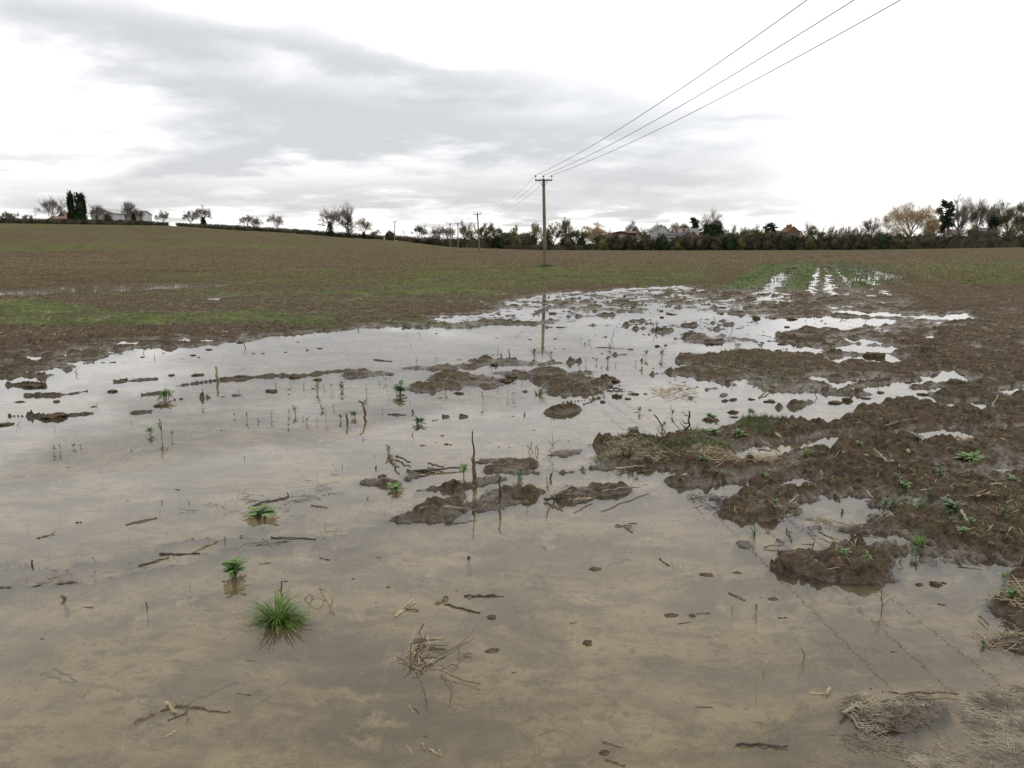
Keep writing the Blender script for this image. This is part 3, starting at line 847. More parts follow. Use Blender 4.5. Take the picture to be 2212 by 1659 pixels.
# hillside bands, by distance
Rr = np.hypot(gwx, gwy)
uu = GX / np.maximum(GY, 1e-3)
leftness = sstep(-0.02, -0.30, uu) * (GY > 0)
band = sstep(122, 132, Rr) * (1 - sstep(150, 166, Rr)) * leftness
G = np.maximum(G, band * 0.62)
G = np.maximum(G, sstep(128, 150, Rr) * (0.44 + .10 * perlin(GX / 25, GY / 12)) * sstep(0.0, -0.12, uu))
G = np.maximum(G, sstep(26, 40, Rr) * (0.20 + .16 * perlin(GX / 14, GY / 5)))
bandr = sstep(62, 70, Rr) * (1 - sstep(90, 120, Rr)) * sstep(0.42, .52, uu)
G = np.maximum(G, bandr * 0.5)
verge = sstep(222, 230, GR) * (GY > 0)
G = np.maximum(G, verge * 0.6)
ca_, sa_ = math.cos(R(25)), math.sin(R(25))
al_, ac_ = GX * ca_ + GY * sa_, -GX * sa_ + GY * ca_
rowl = perlin(al_ / 16, ac_ / 1.5) * sstep(.15, -.05, uu) + perlin((GX - .383 * GY) / .8, (GY + .383 * GX) / 30) * sstep(.1, .25, uu)
far_ = sstep(20, 34, GR) * (GY > 0)
G = G + far_ * rowl * .16 * (G > .02)
DRY = np.clip(DRY + far_ * rowl * .35, 0, 1)
G = np.clip(G + (G > 0.03) * (0.24 * perlin(GX / 1.8, GY / 1.8) + .22 * perlin(GX / 6 + 3, GY / 3)), 0, 1)

ii = np.arange(NR - 1)[:, None] * NA; jj = np.arange(NA)[None, :]; j2 = (jj + 1) % NA
quads = np.stack([ii + jj, ii + j2, ii + NA + j2, ii + NA + jj], axis=-1).reshape(-1, 4)
V = np.stack([GX, GY, Z], axis=1)
V = np.vstack([V, [[0, 0, float(Z[0])]]])
tri = np.stack([(np.arange(NA) + 1) % NA, np.arange(NA), np.full(NA, len(V) - 1)], axis=1)
fl = np.concatenate([quads.ravel(), tri[:, ::1].ravel()])
ct = np.concatenate([np.full(len(quads), 4), np.full(len(tri), 3)])
ground = mesh_np('ground', V, fl, ct, M['soil'], smooth=True)
tag(ground, kind='structure')
for nm, arr in (('grass', G), ('dry', DRY)):
    at = ground.data.attributes.new(nm, 'FLOAT', 'POINT')
    at.data.foreach_set('value', np.append(arr, 0).astype(np.float32))

# ------------------------------------------------------------------ water sheet (one level, depth from the real bed)
rk = np.concatenate([np.arange(0, int(np.searchsorted(RR, 66)), 3)])
ak = np.unique(np.concatenate([np.arange(0, nf, 3), np.arange(nf - 1, NA, 1)]))
wxg = (RR[rk][:, None] * np.sin(AA[ak])[None]); wyg = (RR[rk][:, None] * np.cos(AA[ak])[None])
# bed smoothed a little so the tint follows the pools, not each grain
zsm = Zmud.copy()
zsm[1:-1, 1:nf - 1] = (Zmud[1:-1, 1:nf - 1] * 2 + Zmud[:-2, 1:nf - 1] + Zmud[2:, 1:nf - 1] + Zmud[1:-1, :nf - 2] + Zmud[1:-1, 2:nf]) / 6
dep = np.clip(-zsm[np.ix_(rk, ak)], 0, 1)
nr_, na_ = len(rk), len(ak)
ii = np.arange(nr_ - 1)[:, None] * na_; jj = np.arange(na_)[None, :]; j2 = (jj + 1) % na_
q = np.stack([ii + jj, ii + j2, ii + na_ + j2, ii + na_ + jj], axis=-1).reshape(-1, 4)
Vw = np.stack([wxg.ravel(), wyg.ravel(), np.zeros(wxg.size)], axis=1)
Vw = np.vstack([Vw, [[0, 0, 0]]])
tri = np.stack([(np.arange(na_) + 1) % na_, np.arange(na_), np.full(na_, len(Vw) - 1)], axis=1)
water = mesh_np('water', Vw, np.concatenate([q.ravel(), tri.ravel()]), np.concatenate([np.full(len(q), 4), np.full(len(tri), 3)]), M['water'], smooth=True)
tag(water, kind='structure')
at = water.data.attributes.new('depth', 'FLOAT', 'POINT')
at.data.foreach_set('value', np.append(dep.ravel(), dep[0].mean()).astype(np.float32))
print('c pct', np.percentile(c[ix], [1, 10, 50, 90, 99]))
del quads, q, V, Vw, WX, WY, gwx, gwy, w1, h1, w2, h2, w3, h3, lump, lump2, fb, fin, bigl
# ------------------------------------------------------------------ generators


def strips(P0, az, tilt, L, w, droop, segs=4, prof=None, twist=None):
    """curved ribbons: blades, leaves"""
    n = len(az)
    d = np.stack([np.sin(az), np.cos(az), np.zeros(n)], 1)
    pa = az + math.pi / 2 + (0 if twist is None else twist)
    side = np.stack([np.sin(pa), np.cos(pa), np.zeros(n)], 1)
    prof = prof if prof is not None else [1 - (k / segs) ** 1.7 * 0.97 for k in range(segs + 1)]
    segs = len(prof) - 1
    c = np.array(P0, float)
    rows = []
    for k in range(segs + 1):
        s = k / segs
        rows.append(c - side * (w * prof[k] / 2)[:, None]); rows.append(c + side * (w * prof[k] / 2)[:, None])
        ang = tilt + droop * (s + .5 / segs)
        c = c + (L / segs)[:, None] * (d * np.sin(ang)[:, None] + np.array((0, 0, 1.0)) * np.cos(ang)[:, None])
    V = np.stack(rows, 1)
    m = 2 * (segs + 1)
    base = (np.arange(n) * m)[:, None, None]
    k = np.arange(segs)[None, :, None] * 2
    F = (base + k + np.array([0, 1, 3, 2])[None, None]).reshape(-1, 4)
    return V.reshape(-1, 3), F


def rods(P0, P1, r0, r1=None, k=3):
    P0 = np.asarray(P0, float); P1 = np.asarray(P1, float); n = len(P0)
    r0 = np.full(n, r0) if np.isscalar(r0) else np.asarray(r0)
    r1 = r0 if r1 is None else (np.full(n, r1) if np.isscalar(r1) else np.asarray(r1))
    t = P1 - P0; t /= np.linalg.norm(t, axis=1)[:, None] + 1e-9
    ref = np.where(np.abs(t[:, 2:3]) < 0.9, np.array([[0, 0, 1.0]]), np.array([[1.0, 0, 0]]))
    s = np.cross(t, ref); s /= np.linalg.norm(s, axis=1)[:, None] + 1e-9
    b = np.cross(t, s)
    a = np.arange(k) * 2 * math.pi / k
    off = np.cos(a)[None, :, None] * s[:, None] + np.sin(a)[None, :, None] * b[:, None]
    V = np.concatenate([P0[:, None] + off * r0[:, None, None], P1[:, None] + off * r1[:, None, None]], 1)
    base = (np.arange(n) * 2 * k)[:, None, None]
    j = np.arange(k)
    q = np.stack([j, (j + 1) % k, (j + 1) % k + k, j + k], 1)[None]
    return V.reshape(-1, 3), (base + q).reshape(-1, 4)


def cards(C, size, n_up=0.3):
    """small leaf quads with random facing"""
    n = len(C)
    size = np.full(n, size) if np.isscalar(size) else size
    nrm = rng.normal(size=(n, 3)); nrm[:, 2] += n_up
    nrm /= np.linalg.norm(nrm, axis=1)[:, None]
    t = np.cross(nrm, rng.normal(size=(n, 3))); t /= np.linalg.norm(t, axis=1)[:, None]
    b = np.cross(nrm, t)
    sx = (size * rng.uniform(.7, 1.3, n))[:, None]; sy = (size * rng.uniform(.35, .8, n))[:, None]
    V = np.stack([C - t * sx, C + b * sy, C + t * sx, C - b * sy], 1).reshape(-1, 3)
    F = np.arange(n * 4).reshape(-1, 4)
    return V, F


_used = set()
LM = [('the round leafy weed', 508, 1250), ('the big grass tuft', 600, 1345), ('the tall split stake', 1025, 1040), ('the low arched mud mound', 930, 1125),
      ('the mud mound at lower right', 1810, 1220), ('the bright grass tuft on the right bank', 1988, 1172), ('the straw-covered mound', 1935, 1545), ('the tangle of twigs and straw', 925, 1420),
      ('the crossed sunken sticks', 400, 1520), ('the flat weed on the water', 567, 1120), ('the wide leafy clump', 862, 850), ('the pale broken stake', 471, 822),
      ('the branching bare weed', 1907, 1325), ('the leaning split stick', 790, 915), ('the dark forked stick', 1486, 935), ('the long mud bar', 975, 826), ("the pole's reflection", 1177, 700),
      ('the lone round clod', 1269, 1388), ('the muddy hump', 1640, 1090), ('the big clod', 111, 900), ('the narrow mud ridge', 650, 815), ('the far green crop rows', 1700, 600), ('the bent arrow-shaped twig', 1193, 907),
      ('the sunken branch', 130, 1460), ('the pale forked stalk', 1652, 1455), ('the floating straw', 2100, 1560), ('the right mud bank', 2160, 1290), ('the leafy weed in three stems', 350, 945), ('the pink knot of clods', 1340, 860)]


def where(px, py, desc, group=None, lms=None):
    lms = lms or LM
    c = sorted(lms, key=lambda l: math.hypot(l[1] - px, (l[2] - py) * 1.4))
    opts = []
    for nm, lx, ly in c[:9]:
        dx, dy = px - lx, py - ly
        if math.hypot(dx, dy) < 4: continue
        h = 'left of' if dx < 0 else 'right of'
        v = 'beyond' if dy < 0 else 'in front of'
        if abs(dx) > 2.2 * abs(dy): r = h
        elif abs(dy) > 1.2 * abs(dx): r = v
        else: r = v + ' and ' + h
        dd = math.hypot(dx, dy)
        q = 'close ' if dd < 45 else ('' if dd < 110 else ('some way ' if dd < 220 else 'far '))
        opts.append(desc + ' ' + q + r + ' ' + nm)
    opts = [o for o in opts if len(o.split()) <= 16] or [desc]
    for o in opts:
        if o not in _used and len(o.split()) <= 16:
            _used.add(o); return o
    return opts[0]


def gpt(px, py):
    z = 0.0
    for _ in range(6):
        p = P(px, py, z)
        zn = max(float(gz(p[0], p[1])), -0.03)
        z = z + 0.6 * (zn - z)
    return np.array((p[0], p[1], z))


def pxm(p):
    """metres per view pixel at point p"""
    return (p[1] * CP - (p[2] - CAM_H) * SP) / FPX


# ---- sticks and twigs
def crooked(p0, p1, n=6, wob=0.04):
    p0 = np.array(p0, float); p1 = np.array(p1, float)
    L = np.linalg.norm(p1 - p0)
    t = np.linspace(0, 1, n)[:, None]
    w = rng.normal(size=(n, 3)) * L * wob; w[0] = 0
    return p0 + (p1 - p0) * t + w


def stick(name, desc, cat, base, top, r_px, mat, group, label_at=None, branches=0, label=None, wob=0.04, sunk=0.05, face=True):
    """upright stick: base and top in view pixels, standing in the mud under the water"""
    b = gpt(*base)
    m = pxm(b)
    dx = (top[0] - base[0]) * m; hz = (base[1] - top[1]) * m / CP
    t = b + np.array((dx, rng.uniform(-.25, .25) * hz, hz))
    foot = b + (b - t) * (sunk / max(hz, .01)) * 0.7
    foot[2] = min(foot[2], float(gz(foot[0], foot[1])) - 0.02)
    r = r_px * m / 2
    pts = crooked(foot, t, 7, wob)
    mb = MB(); mb.tube(pts, np.linspace(r * 1.15, r * .75, 7), 7, jit=.18)
    o = mb.build(name, mat)
    tag(o, label or where(label_at[0] if label_at else base[0], label_at[1] if label_at else base[1], desc), cat, group)
    for k in range(branches):
        f = rng.uniform(.35, .9); i = int(f * 6)
        q = pts[i]; L = hz * rng.uniform(.3, .6); a = rng.uniform(0, 6.28)
        mb2 = MB()
        e = q + np.array((math.cos(a) * L * .8, math.sin(a) * L * .3, L * .6))
        mb2.tube(crooked(q, e, 5, .08), np.linspace(r * .6, r * .25, 5), 5)
        mb2.build('side_twig', mat, o)
    return o


def lying(name, desc, cat, a, b, r_px, mat, group, z=0.004, label=None, wob=.02, n=9):
    pa, pb = gpt(*a), gpt(*b)
    za = max(gz(pa[0], pa[1]), 0) if z > -0.001 else 0
    zb = max(gz(pb[0], pb[1]), 0) if z > -0.001 else 0
    pa = P(a[0], a[1], za + z); pb = P(b[0], b[1], zb + z)
    m = pxm((pa + pb) / 2)
    pts = crooked(pa, pb, n, wob); pts[:, 2] = np.linspace(pa[2], pb[2], n) + rng.normal(size=n) * r_px * m * .25
    mb = MB(); mb.tube(pts, np.linspace(r_px * m / 2, r_px * m / 2 * .7, n), 7, jit=.22)
    o = mb.build(name, mat)
    tag(o, label or where((a[0] + b[0]) / 2, (a[1] + b[1]) / 2, desc), cat, group)
    return o


# ---- clods
def ico(sub=3):
    import bmesh
    bm = bmesh.new(); bmesh.ops.create_icosphere(bm, subdivisions=sub, radius=1)
    V = np.array([v.co[:] for v in bm.verts]); F = [[v.index for v in f.verts] for f in bm.faces]
    bm.free(); return V, np.array(F)


ICO3, ICO4 = ico(3), ico(4)


def clod(px, py, wpx, desc, hf=0.5, group='mud clods standing in the water', depthf=.9, label=None):
    p = P(px, py, 0)
    m = pxm(p); r = wpx * m / 2
    Vs, Fs = ICO4 if wpx > 14 else ICO3
    V = Vs.copy()
    s = rng.uniform(0, 50)
    n1 = perlin(V[:, 0] * 1.3 + s, V[:, 1] * 1.3 + V[:, 2] * 1.7) * .42 + perlin(V[:, 0] * 3 + s, V[:, 2] * 3 + V[:, 1] * 2) * .28 + perlin(V[:, 1] * 7 + s, V[:, 0] * 7 + V[:, 2] * 5) * .20
    n2 = perlin(V[:, 0] * 15 + s, V[:, 2] * 15 + V[:, 1] * 9) * .05
    V = V * (1 + n1 + n2)[:, None] * np.array((1.0, depthf * rng.uniform(.8, 1.1), hf * 1.25)) * r
    V[:, 2] += hf * r * .25
    a = rng.uniform(-.5, .5)
    V = V @ np.array([[math.cos(a), math.sin(a), 0], [-math.sin(a), math.cos(a), 0], [0, 0, 1]])
    o = mesh_np('mud_clod', V, Fs, 3, M['clod'], smooth=True, loc=(p[0], p[1] + r * .3, 0))
    tag(o, label or where(px, py, desc), 'clod', group)


# ---- weeds
def leafy(px, py, wpx, hpx, desc, group, mat='weed', n=None, leafw=.30, label=None, upright=.5, stemmy=False, name='leafy_weed'):
    b = gpt(px, py); b[2] = max(b[2], 0.0)
    m = pxm(b)
    Wd, Hh = wpx * m, hpx * m / CP
    root = empty(name, tuple(b))
    n = n or int(np.clip(wpx * 1.0, 10, 60))
    foot = float(gz(b[0], b[1])) - b[2] - .01
    # stems
    ns = max(2, n // 7)
    az = rng.uniform(0, 2 * math.pi, ns)
    spread = rng.uniform(.1, .5, ns) * Wd / 2
    tips = np.stack([np.sin(az) * spread, np.cos(az) * spread, rng.uniform(.35, .75, ns) * Hh], 1)
    feet = np.stack([np.sin(az) * spread * .3, np.cos(az) * spread * .3, np.full(ns, foot)], 1)
    V, F = rods(feet, tips, max(.0012, .02 * Wd), max(.0008, .012 * Wd), 4)
    mesh_np('stem', V, F, 4, M['stem'], root)
    # leaves: lobed, on stalks around each stem tip
    k = n
    si = rng.integers(0, ns, k)
    P0 = tips[si] * rng.uniform(.55, 1.0, (k, 1)); P0[:, 2] = tips[si][:, 2] * rng.uniform(.35, 1.05, k)
    la = rng.uniform(0, 2 * math.pi, k)
    L = rng.uniform(.18, .5, k) * Wd * 1.0
    prof = [.10, .14, .42, .30, .85, .55, 1.0, .75, .80, .12]
    V1, F1 = strips(P0, la, rng.uniform(.25, 1.25, k), L, L * leafw * 1.5, rng.uniform(.5, 1.4, k), prof=prof, twist=rng.uniform(-.3, .3, k))
    mx = np.abs(V1[:, 0]).max() + 1e-6
    V1[:, :2] *= min(1.0, (Wd / 2) / mx * 1.05)
    V1[:, 2] = np.clip(V1[:, 2] / (V1[:, 2].max() + 1e-6) * Hh, .002, None)
    mesh_np('leaves', V1, F1, 4, M[mat], root, smooth=True)
    tag(root, label or where(px, py, desc), 'weed', group)
    return root


def tuft(px, py, wpx, hpx, n, desc, group, mat='grass', label=None, name='grass_tuft', bw=1.0, droop=1.2):
    b = gpt(px, py); b[2] = max(b[2], 0)
    m = pxm(b)
    Wd, Hh = wpx * m, hpx * m / CP
    ncl = max(3, n // 11)
    ci = rng.integers(0, ncl, n)
    az = rng.uniform(0, 2 * math.pi, ncl)[ci] + rng.normal(size=n) * .28
    lf = rng.uniform(.55, 1.15, ncl)[ci]
    rr = np.sqrt(rng.uniform(0, 1, n)) * Wd * .16
    P0 = np.stack([np.sin(az) * rr, np.cos(az) * rr, np.full(n, -.01)], 1)
    L = rng.uniform(.5, 1.0, n) * lf * max(Hh * 1.15, Wd * .72)
    V, F = strips(P0, az + rng.normal(size=n) * .3, rng.uniform(.05, 1.15, n), L, np.full(n, max(.0028, 2.2 * m) * bw) * rng.uniform(.7, 1.2, n), rng.uniform(.3, droop, n), 6)
    V[:, 2] *= Hh / max(V[:, 2].max(), 1e-6) if V[:, 2].max() > Hh else 1
    V[:, 2] = np.maximum(V[:, 2], -.02)
    o = mesh_np(name, V, F, 4, M[mat], smooth=True, loc=tuple(b))
    tag(o, label or where(px, py, desc), 'grass tuft', group)
    return o


# ------------------------------------------------------------------ stuff on the ground
def scatter_xy(n, r0, r1, amax=.68, pw=1.0):
    u = rng.uniform(0, 1, n)
    r = (r0 ** (2 - pw) + u * (r1 ** (2 - pw) - r0 ** (2 - pw))) ** (1 / (2 - pw)) if pw != 2 else r0 * (r1 / r0) ** u
    a = rng.uniform(-amax, amax, n)
    return r * np.sin(a), r * np.cos(a)


def gval(arr, x, y):
    r = np.hypot(x, y); a = np.arctan2(x, y)
    ri = np.clip(np.searchsorted(RR, r), 0, NR - 1)
    ai = np.clip(((a + A_FINE) / (2 * A_FINE / (nf - 1))).astype(int), 0, nf - 1)
    return arr.reshape(NR, NA)[ri, ai]


# straw on the mud
sx, sy = scatter_xy(60000, 2.3, 70, pw=2)
sz = gz(sx, sy)
dens = 0.5 + 0.5 * perlin(sx / 1.1, sy / 1.1) + .35 * perlin(sx / .4, sy / .4)
keep = (sz > 0.004) & (rng.uniform(0, 1, len(sx)) < np.clip(dens * .8, .05, 1)) & (rng.uniform(0, 1, len(sx)) < np.where(np.hypot(sx, sy) < 12, .55, .8))
sx, sy, sz = sx[keep], sy[keep], sz[keep]
n = len(sx); Rm = np.hypot(sx, sy)
a = rng.uniform(0, math.pi, n); L = rng.gamma(2.0, .017, n) * np.clip(Rm / 9, 1, 2.2) + .015; el_ = rng.uniform(-.05, .45, n) ** 1
d = np.stack([np.cos(a) * np.cos(el_), np.sin(a) * np.cos(el_), np.sin(el_)], 1) * L[:, None]
p0 = np.stack([sx, sy, sz + .003], 1)
V, F = rods(p0 - d * .3 * [1, 1, 0], p0 + d * .7, np.clip(.0008 + .00016 * Rm, 0, .0045))
tag(mesh_np('straw_litter', V, F, 4, M['straw']), 'pale broken straw scattered over the mud', 'straw', kind='stuff')

# low green cover: short blades where the field is green
gx, gy = scatter_xy(230000, 3.0, 150, pw=2)
gg = gval(G, gx, gy); gzv = gz(gx, gy)
pn = perlin(gx / .5, gy / .5)
keep = (rng.uniform(0, 1, len(gx)) < gg * np.clip(.75 + pn, 0.1, 1.2)) & (gzv > -0.012)
gx, gy, gzv, gg = gx[keep], gy[keep], gzv[keep], gg[keep]
crop = (gg > .60) & (gx / gy > .22) & (gy > 20)
for sel, nm, mt, lab in ((~crop, 'field_grass', 'grass_dull', 'short dull grass and weeds greening the field'), (crop, 'crop_rows', 'crop', 'green crop seedlings standing in flooded rows')):
    x, y, z = gx[sel], gy[sel], gzv[sel]; n = len(x); Rm = np.hypot(x, y)
    hgt = rng.uniform(.02, .055, n) * np.clip(Rm / 14, .8, 2.0) * (1.6 if nm == 'crop_rows' else 1)
    V, F = strips(np.stack([x, y, z - .01], 1), rng.uniform(0, 6.28, n), rng.uniform(0, .8, n), hgt, np.clip(.0025 + .0006 * Rm, 0, .06) * rng.uniform(.6, 1.2, n) * (1.5 if nm == 'crop_rows' else 1), rng.uniform(.2, 1.2, n), 2)
    tag(mesh_np(nm, V, F, 4, M[mt]), lab, 'crop' if nm == 'crop_rows' else 'grass', kind='stuff')

cx_, cy_ = [], []
for pl_ in ([(1530, 628), (1640, 630), (1712, 590), (1735, 566), (1660, 570), (1590, 598)], [(1665, 632), (1740, 626), (1756, 598), (1772, 566), (1738, 564), (1702, 598)], [(1795, 624), (1905, 622), (1890, 600), (1840, 578), (1785, 564), (1788, 590)], [(1764, 622), (1778, 622), (1779, 590), (1776, 570), (1772, 590)], [(1840, 622), (1960, 618), (1990, 600), (1900, 572), (1800, 564)]):
    w = W(pl_)
    x = rng.uniform(w[:, 0].min(), w[:, 0].max(), 22000); y = rng.uniform(w[:, 1].min(), w[:, 1].max(), 22000)
    k = (poly_sd(x, y, w) + .5 * perlin(x / 1.2, y / 2.0) > 0) & (rng.uniform(0, 1, 22000) < np.clip(.75 + perlin(x / .5, y / 1.4), .05, 1) * (gz(x, y) > -.012))
    cx_.append(x[k]); cy_.append(y[k])
cx_, cy_ = np.concatenate(cx_), np.concatenate(cy_); n = len(cx_)
V, F = strips(np.stack([cx_, cy_, np.maximum(gz(cx_, cy_), -.02)], 1), rng.uniform(0, 6.28, n), rng.uniform(.2, 1.1, n), rng.uniform(.05, .13, n), rng.uniform(.03, .06, n), rng.uniform(.2, 1.2, n), 2)
tag(mesh_np('crop_rows', V, F, 4, M['crop']), 'dense bands of green crop standing in the flooded rows', 'crop', kind='stuff')
ms_ = []
for pl_, n_ in ((z6([(0, 100), (200, 40), (450, 30), (640, 5), (660, 60), (480, 140), (240, 210), (0, 230)]), 2600), (z5([(1760, 190), (1900, 60), (2212, 150), (2212, 280), (1900, 300), (1540, 300)]), 1500), (z6([(1250, 500), (1700, 450), (2212, 500), (2212, 800), (1500, 750)]), 900),
                (z3([(0, 690), (560, 670), (900, 760), (700, 900), (200, 880)]), 1500), (z2([(340, 480), (620, 480), (900, 470), (1160, 480), (1160, 500), (700, 520), (340, 505)]), 2200), (z1([(1500, 500), (2212, 470), (2212, 530), (1700, 560)]), 2200), (z3([(100, 1090), (400, 1050), (640, 1110), (300, 1200), (0, 1200)]), 900)):
    w = W(pl_)
    x = rng.uniform(w[:, 0].min(), w[:, 0].max(), n_ * 3); y = rng.uniform(w[:, 1].min(), w[:, 1].max(), n_ * 3)
    k = (poly_sd(x, y, w) > -.05) & (rng.uniform(0, 1, n_ * 3) < np.clip(perlin(x / .35, y / .35) * 1.6 + .15, 0, 1)) & (gz(x, y) > -.01)
    ms_.append(np.column_stack([x[k], y[k]])[:n_])
ms_ = np.vstack(ms_); n = len(ms_); Rm = np.hypot(ms_[:, 0], ms_[:, 1])
V, F = strips(np.column_stack([ms_, gz(ms_[:, 0], ms_[:, 1]) - .004]), rng.uniform(0, 6.28, n), rng.uniform(.1, 1.1, n), rng.uniform(.025, .085, n), np.clip(.0009 * Rm, .003, .012), rng.uniform(.2, 1.3, n), 3)
tag(mesh_np('mud_grass', V, F, 4, M['grass_dull']), 'thin green grass sprouting on the mud spits', 'grass', kind='stuff')

# standing stubble in the middle distance
bx, by = scatter_xy(90000, 16, 200, pw=2)
bz = gz(bx, by)
keep = ((bz > .015) | ((bx / by < -.2) & (bz > -.05))) & (rng.uniform(0, 1, len(bx)) < np.clip(.5 + .8 * perlin(bx / 6, by / 2.5), .08, 1) * np.clip((np.hypot(bx, by) - 14) / 14, .25, 1))
bx, by, bz = bx[keep], by[keep], bz[keep]; n = len(bx); Rm = np.hypot(bx, by)
hh = rng.uniform(.03, .09, n) * np.clip(Rm / 40, .8, 1.7)
a = rng.uniform(0, 6.28, n); tl = rng.uniform(0, 1.1, n)
p0 = np.stack([bx, by, bz - .01], 1)
V, F = rods(p0, p0 + np.stack([np.cos(a) * np.sin(tl) * hh, np.sin(a) * np.sin(tl) * hh, np.cos(tl) * hh], 1), np.clip(.00016 * Rm, .004, .018), np.clip(.00010 * Rm, .003, .014))
tag(mesh_np('stubble', V, F, 4, M['straw']), 'sparse pale stubble over the ploughed field', 'stubble', kind='stuff')


w = W([(-60, 645), (0, 631), (150, 617), (400, 611), (520, 614), (600, 616), (480, 624), (400, 628), (200, 635), (0, 645)])
qx_ = rng.uniform(w[:, 0].min(), w[:, 0].max(), 30000); qy_ = rng.uniform(w[:, 1].min(), w[:, 1].max(), 30000)
k_ = (poly_sd(qx_, qy_, w) > -.2) & (rng.uniform(0, 1, 30000) < np.clip(.45 + perlin(qx_ / 1.5, qy_ / .5), .1, 1))
qx_, qy_ = qx_[k_], qy_[k_]; n = len(qx_); a = rng.uniform(0, 6.28, n); tl = rng.uniform(0, .9, n); hh = rng.uniform(.02, .07, n)
p0 = np.column_stack([qx_, qy_, np.full(n, -.02)])
V, F = rods(p0, p0 + np.stack([np.cos(a) * np.sin(tl) * hh, np.sin(a) * np.sin(tl) * hh, np.cos(tl) * hh + .02], 1), .007, .004)
tag(mesh_np('flooded_stubble', V, F, 4, M['straw_wet']), 'stubble standing in the long far puddle on the left', 'stubble', kind='stuff')


# straw raft floating in the lower right corner and patches of floating bits
def raft(poly, n, zr, Lm, rad, name, label, mat='straw_wet', edge=.05, tilt=.08):
    w = W(poly)
    x = rng.uniform(w[:, 0].min(), w[:, 0].max(), n * 3); y = rng.uniform(w[:, 1].min(), w[:, 1].max(), n * 3)
    s = poly_sd(x, y, w) + .12 * perlin(x * 3, y * 3)
    k = (s > 0) & (rng.uniform(0, 1, len(x)) < np.clip(s / edge, .15, 1) * np.clip(.7 + perlin(x * 4 + 3, y * 4) * .9, .15, 1))
    x, y = x[k][:n], y[k][:n]; n = len(x)
    z = np.maximum(gz(x, y), 0) + rng.uniform(*zr, n)
    a = R(-25) + rng.normal(size=n) * .8
    L = rng.gamma(2.2, Lm / 2.2, n)
    e = rng.normal(size=n) * tilt
    d = np.stack([np.cos(a), np.sin(a), np.sin(e)], 1) * L[:, None] / 2
    p = np.stack([x, y, z], 1)
    V, F = rods(p - d, p + d, rad * rng.uniform(.5, 1.4, n), k=4)
    return tag(mesh_np(name, V, F, 4, M[mat]), label, 'straw', kind='stuff')


raft(zC([(1450, 1240), (1560, 1160), (1720, 1080), (1790, 900), (1900, 840), (2100, 820), (2400, 790), (2700, 1500), (1600, 1500), (1480, 1330)]), 9000, (-.004, .004), .029, .0011, 'floating_straw', 'matted raft of short straw floating in the corner', 'straw_pale')
raft(zC([(1060, 1000), (1120, 930), (1250, 880), (1500, 880), (1740, 930), (1740, 1000), (1650, 1090), (1450, 1130), (1250, 1120), (1150, 1070)]), 1700, (.001, .010), .032, .0012, 'straw_on_mound', 'bleached straw lying over the low mound', 'straw_pale', tilt=.12)
raft(zC([(1000, 1120), (1250, 1130), (1500, 1180), (1450, 1250), (1200, 1230), (1000, 1180)]), 200, (-.003, .004), .03, .0012, 'straw_fringe', 'loose straw drifting beside the mound')
raft(z6([(80, 470), (300, 470), (420, 640), (200, 620), (90, 560)]), 130, (-.002, .006), .05, .0012, 'drift_litter', 'fine dark plant litter fringing the muddy hump', 'stick_dark', tilt=.2)
raft(z6([(700, 600), (900, 600), (1100, 650), (1300, 720), (1500, 800), (1300, 760), (1000, 700), (760, 640)]), 420, (0, .006), .05, .0015, 'straw_edge', 'straw washed up along the right shore')
raft(z4([(0, 1180), (300, 1100), (700, 1070), (1300, 960), (1900, 870), (2212, 820), (2212, 900), (1500, 980), (900, 1090), (400, 1160), (0, 1220)]), 520, (-.006, .004), .05, .0013, 'drowned_straw_line', 'thin line of straw and litter along the drowned furrow')
raft(z4([(1550, 560), (1900, 600), (2212, 430), (2212, 600), (1800, 760), (1100, 760), (1100, 720)]), 130, (-.004, .006), .06, .0012, 'furrow_litter', 'scattered thin litter along the second drowned furrow', 'stick_dark')
raft(z2([(1990, 900), (2212, 890), (2212, 960), (2050, 970)]), 60, (.002, .03), .12, .0022, 'straw_heap', 'heap of long pale straw on the mud', 'straw', tilt=.35)
raft(z3([(0, 890), (120, 900), (80, 960), (0, 950)]), 36, (.002, .03), .12, .0022, 'straw_heap', 'second heap of pale straw beside the first', 'straw', tilt=.35)
raft(z5([(1750, 180), (1900, 80), (1960, 160), (2200, 260), (1900, 300), (1560, 290)]), 260, (.0, .03), .10, .0016, 'straw_thatch', 'thatch of dry straw on the mud spit', 'straw', tilt=.4)
raft(z6([(60, 200), (600, 240), (800, 300), (500, 340), (100, 330)]), 320, (.0, .03), .09, .0016, 'straw_thatch', 'thin thatch of dry straw on the mud beyond the puddle', 'straw', tilt=.3)
raft(zC([(1960, 260), (2050, 220), (2400, 150), (2400, 440), (2150, 400)]), 170, (.0, .02), .05, .0015, 'straw_on_bank', 'straw bits on the right mud bank', 'straw', tilt=.3)
raft(zC([(1900, 500), (2400, 470), (2400, 600), (1950, 560)]), 110, (.0, .01), .04, .0014, 'straw_on_bar', 'straw bits on the lowest mud bar', 'straw', tilt=.3)

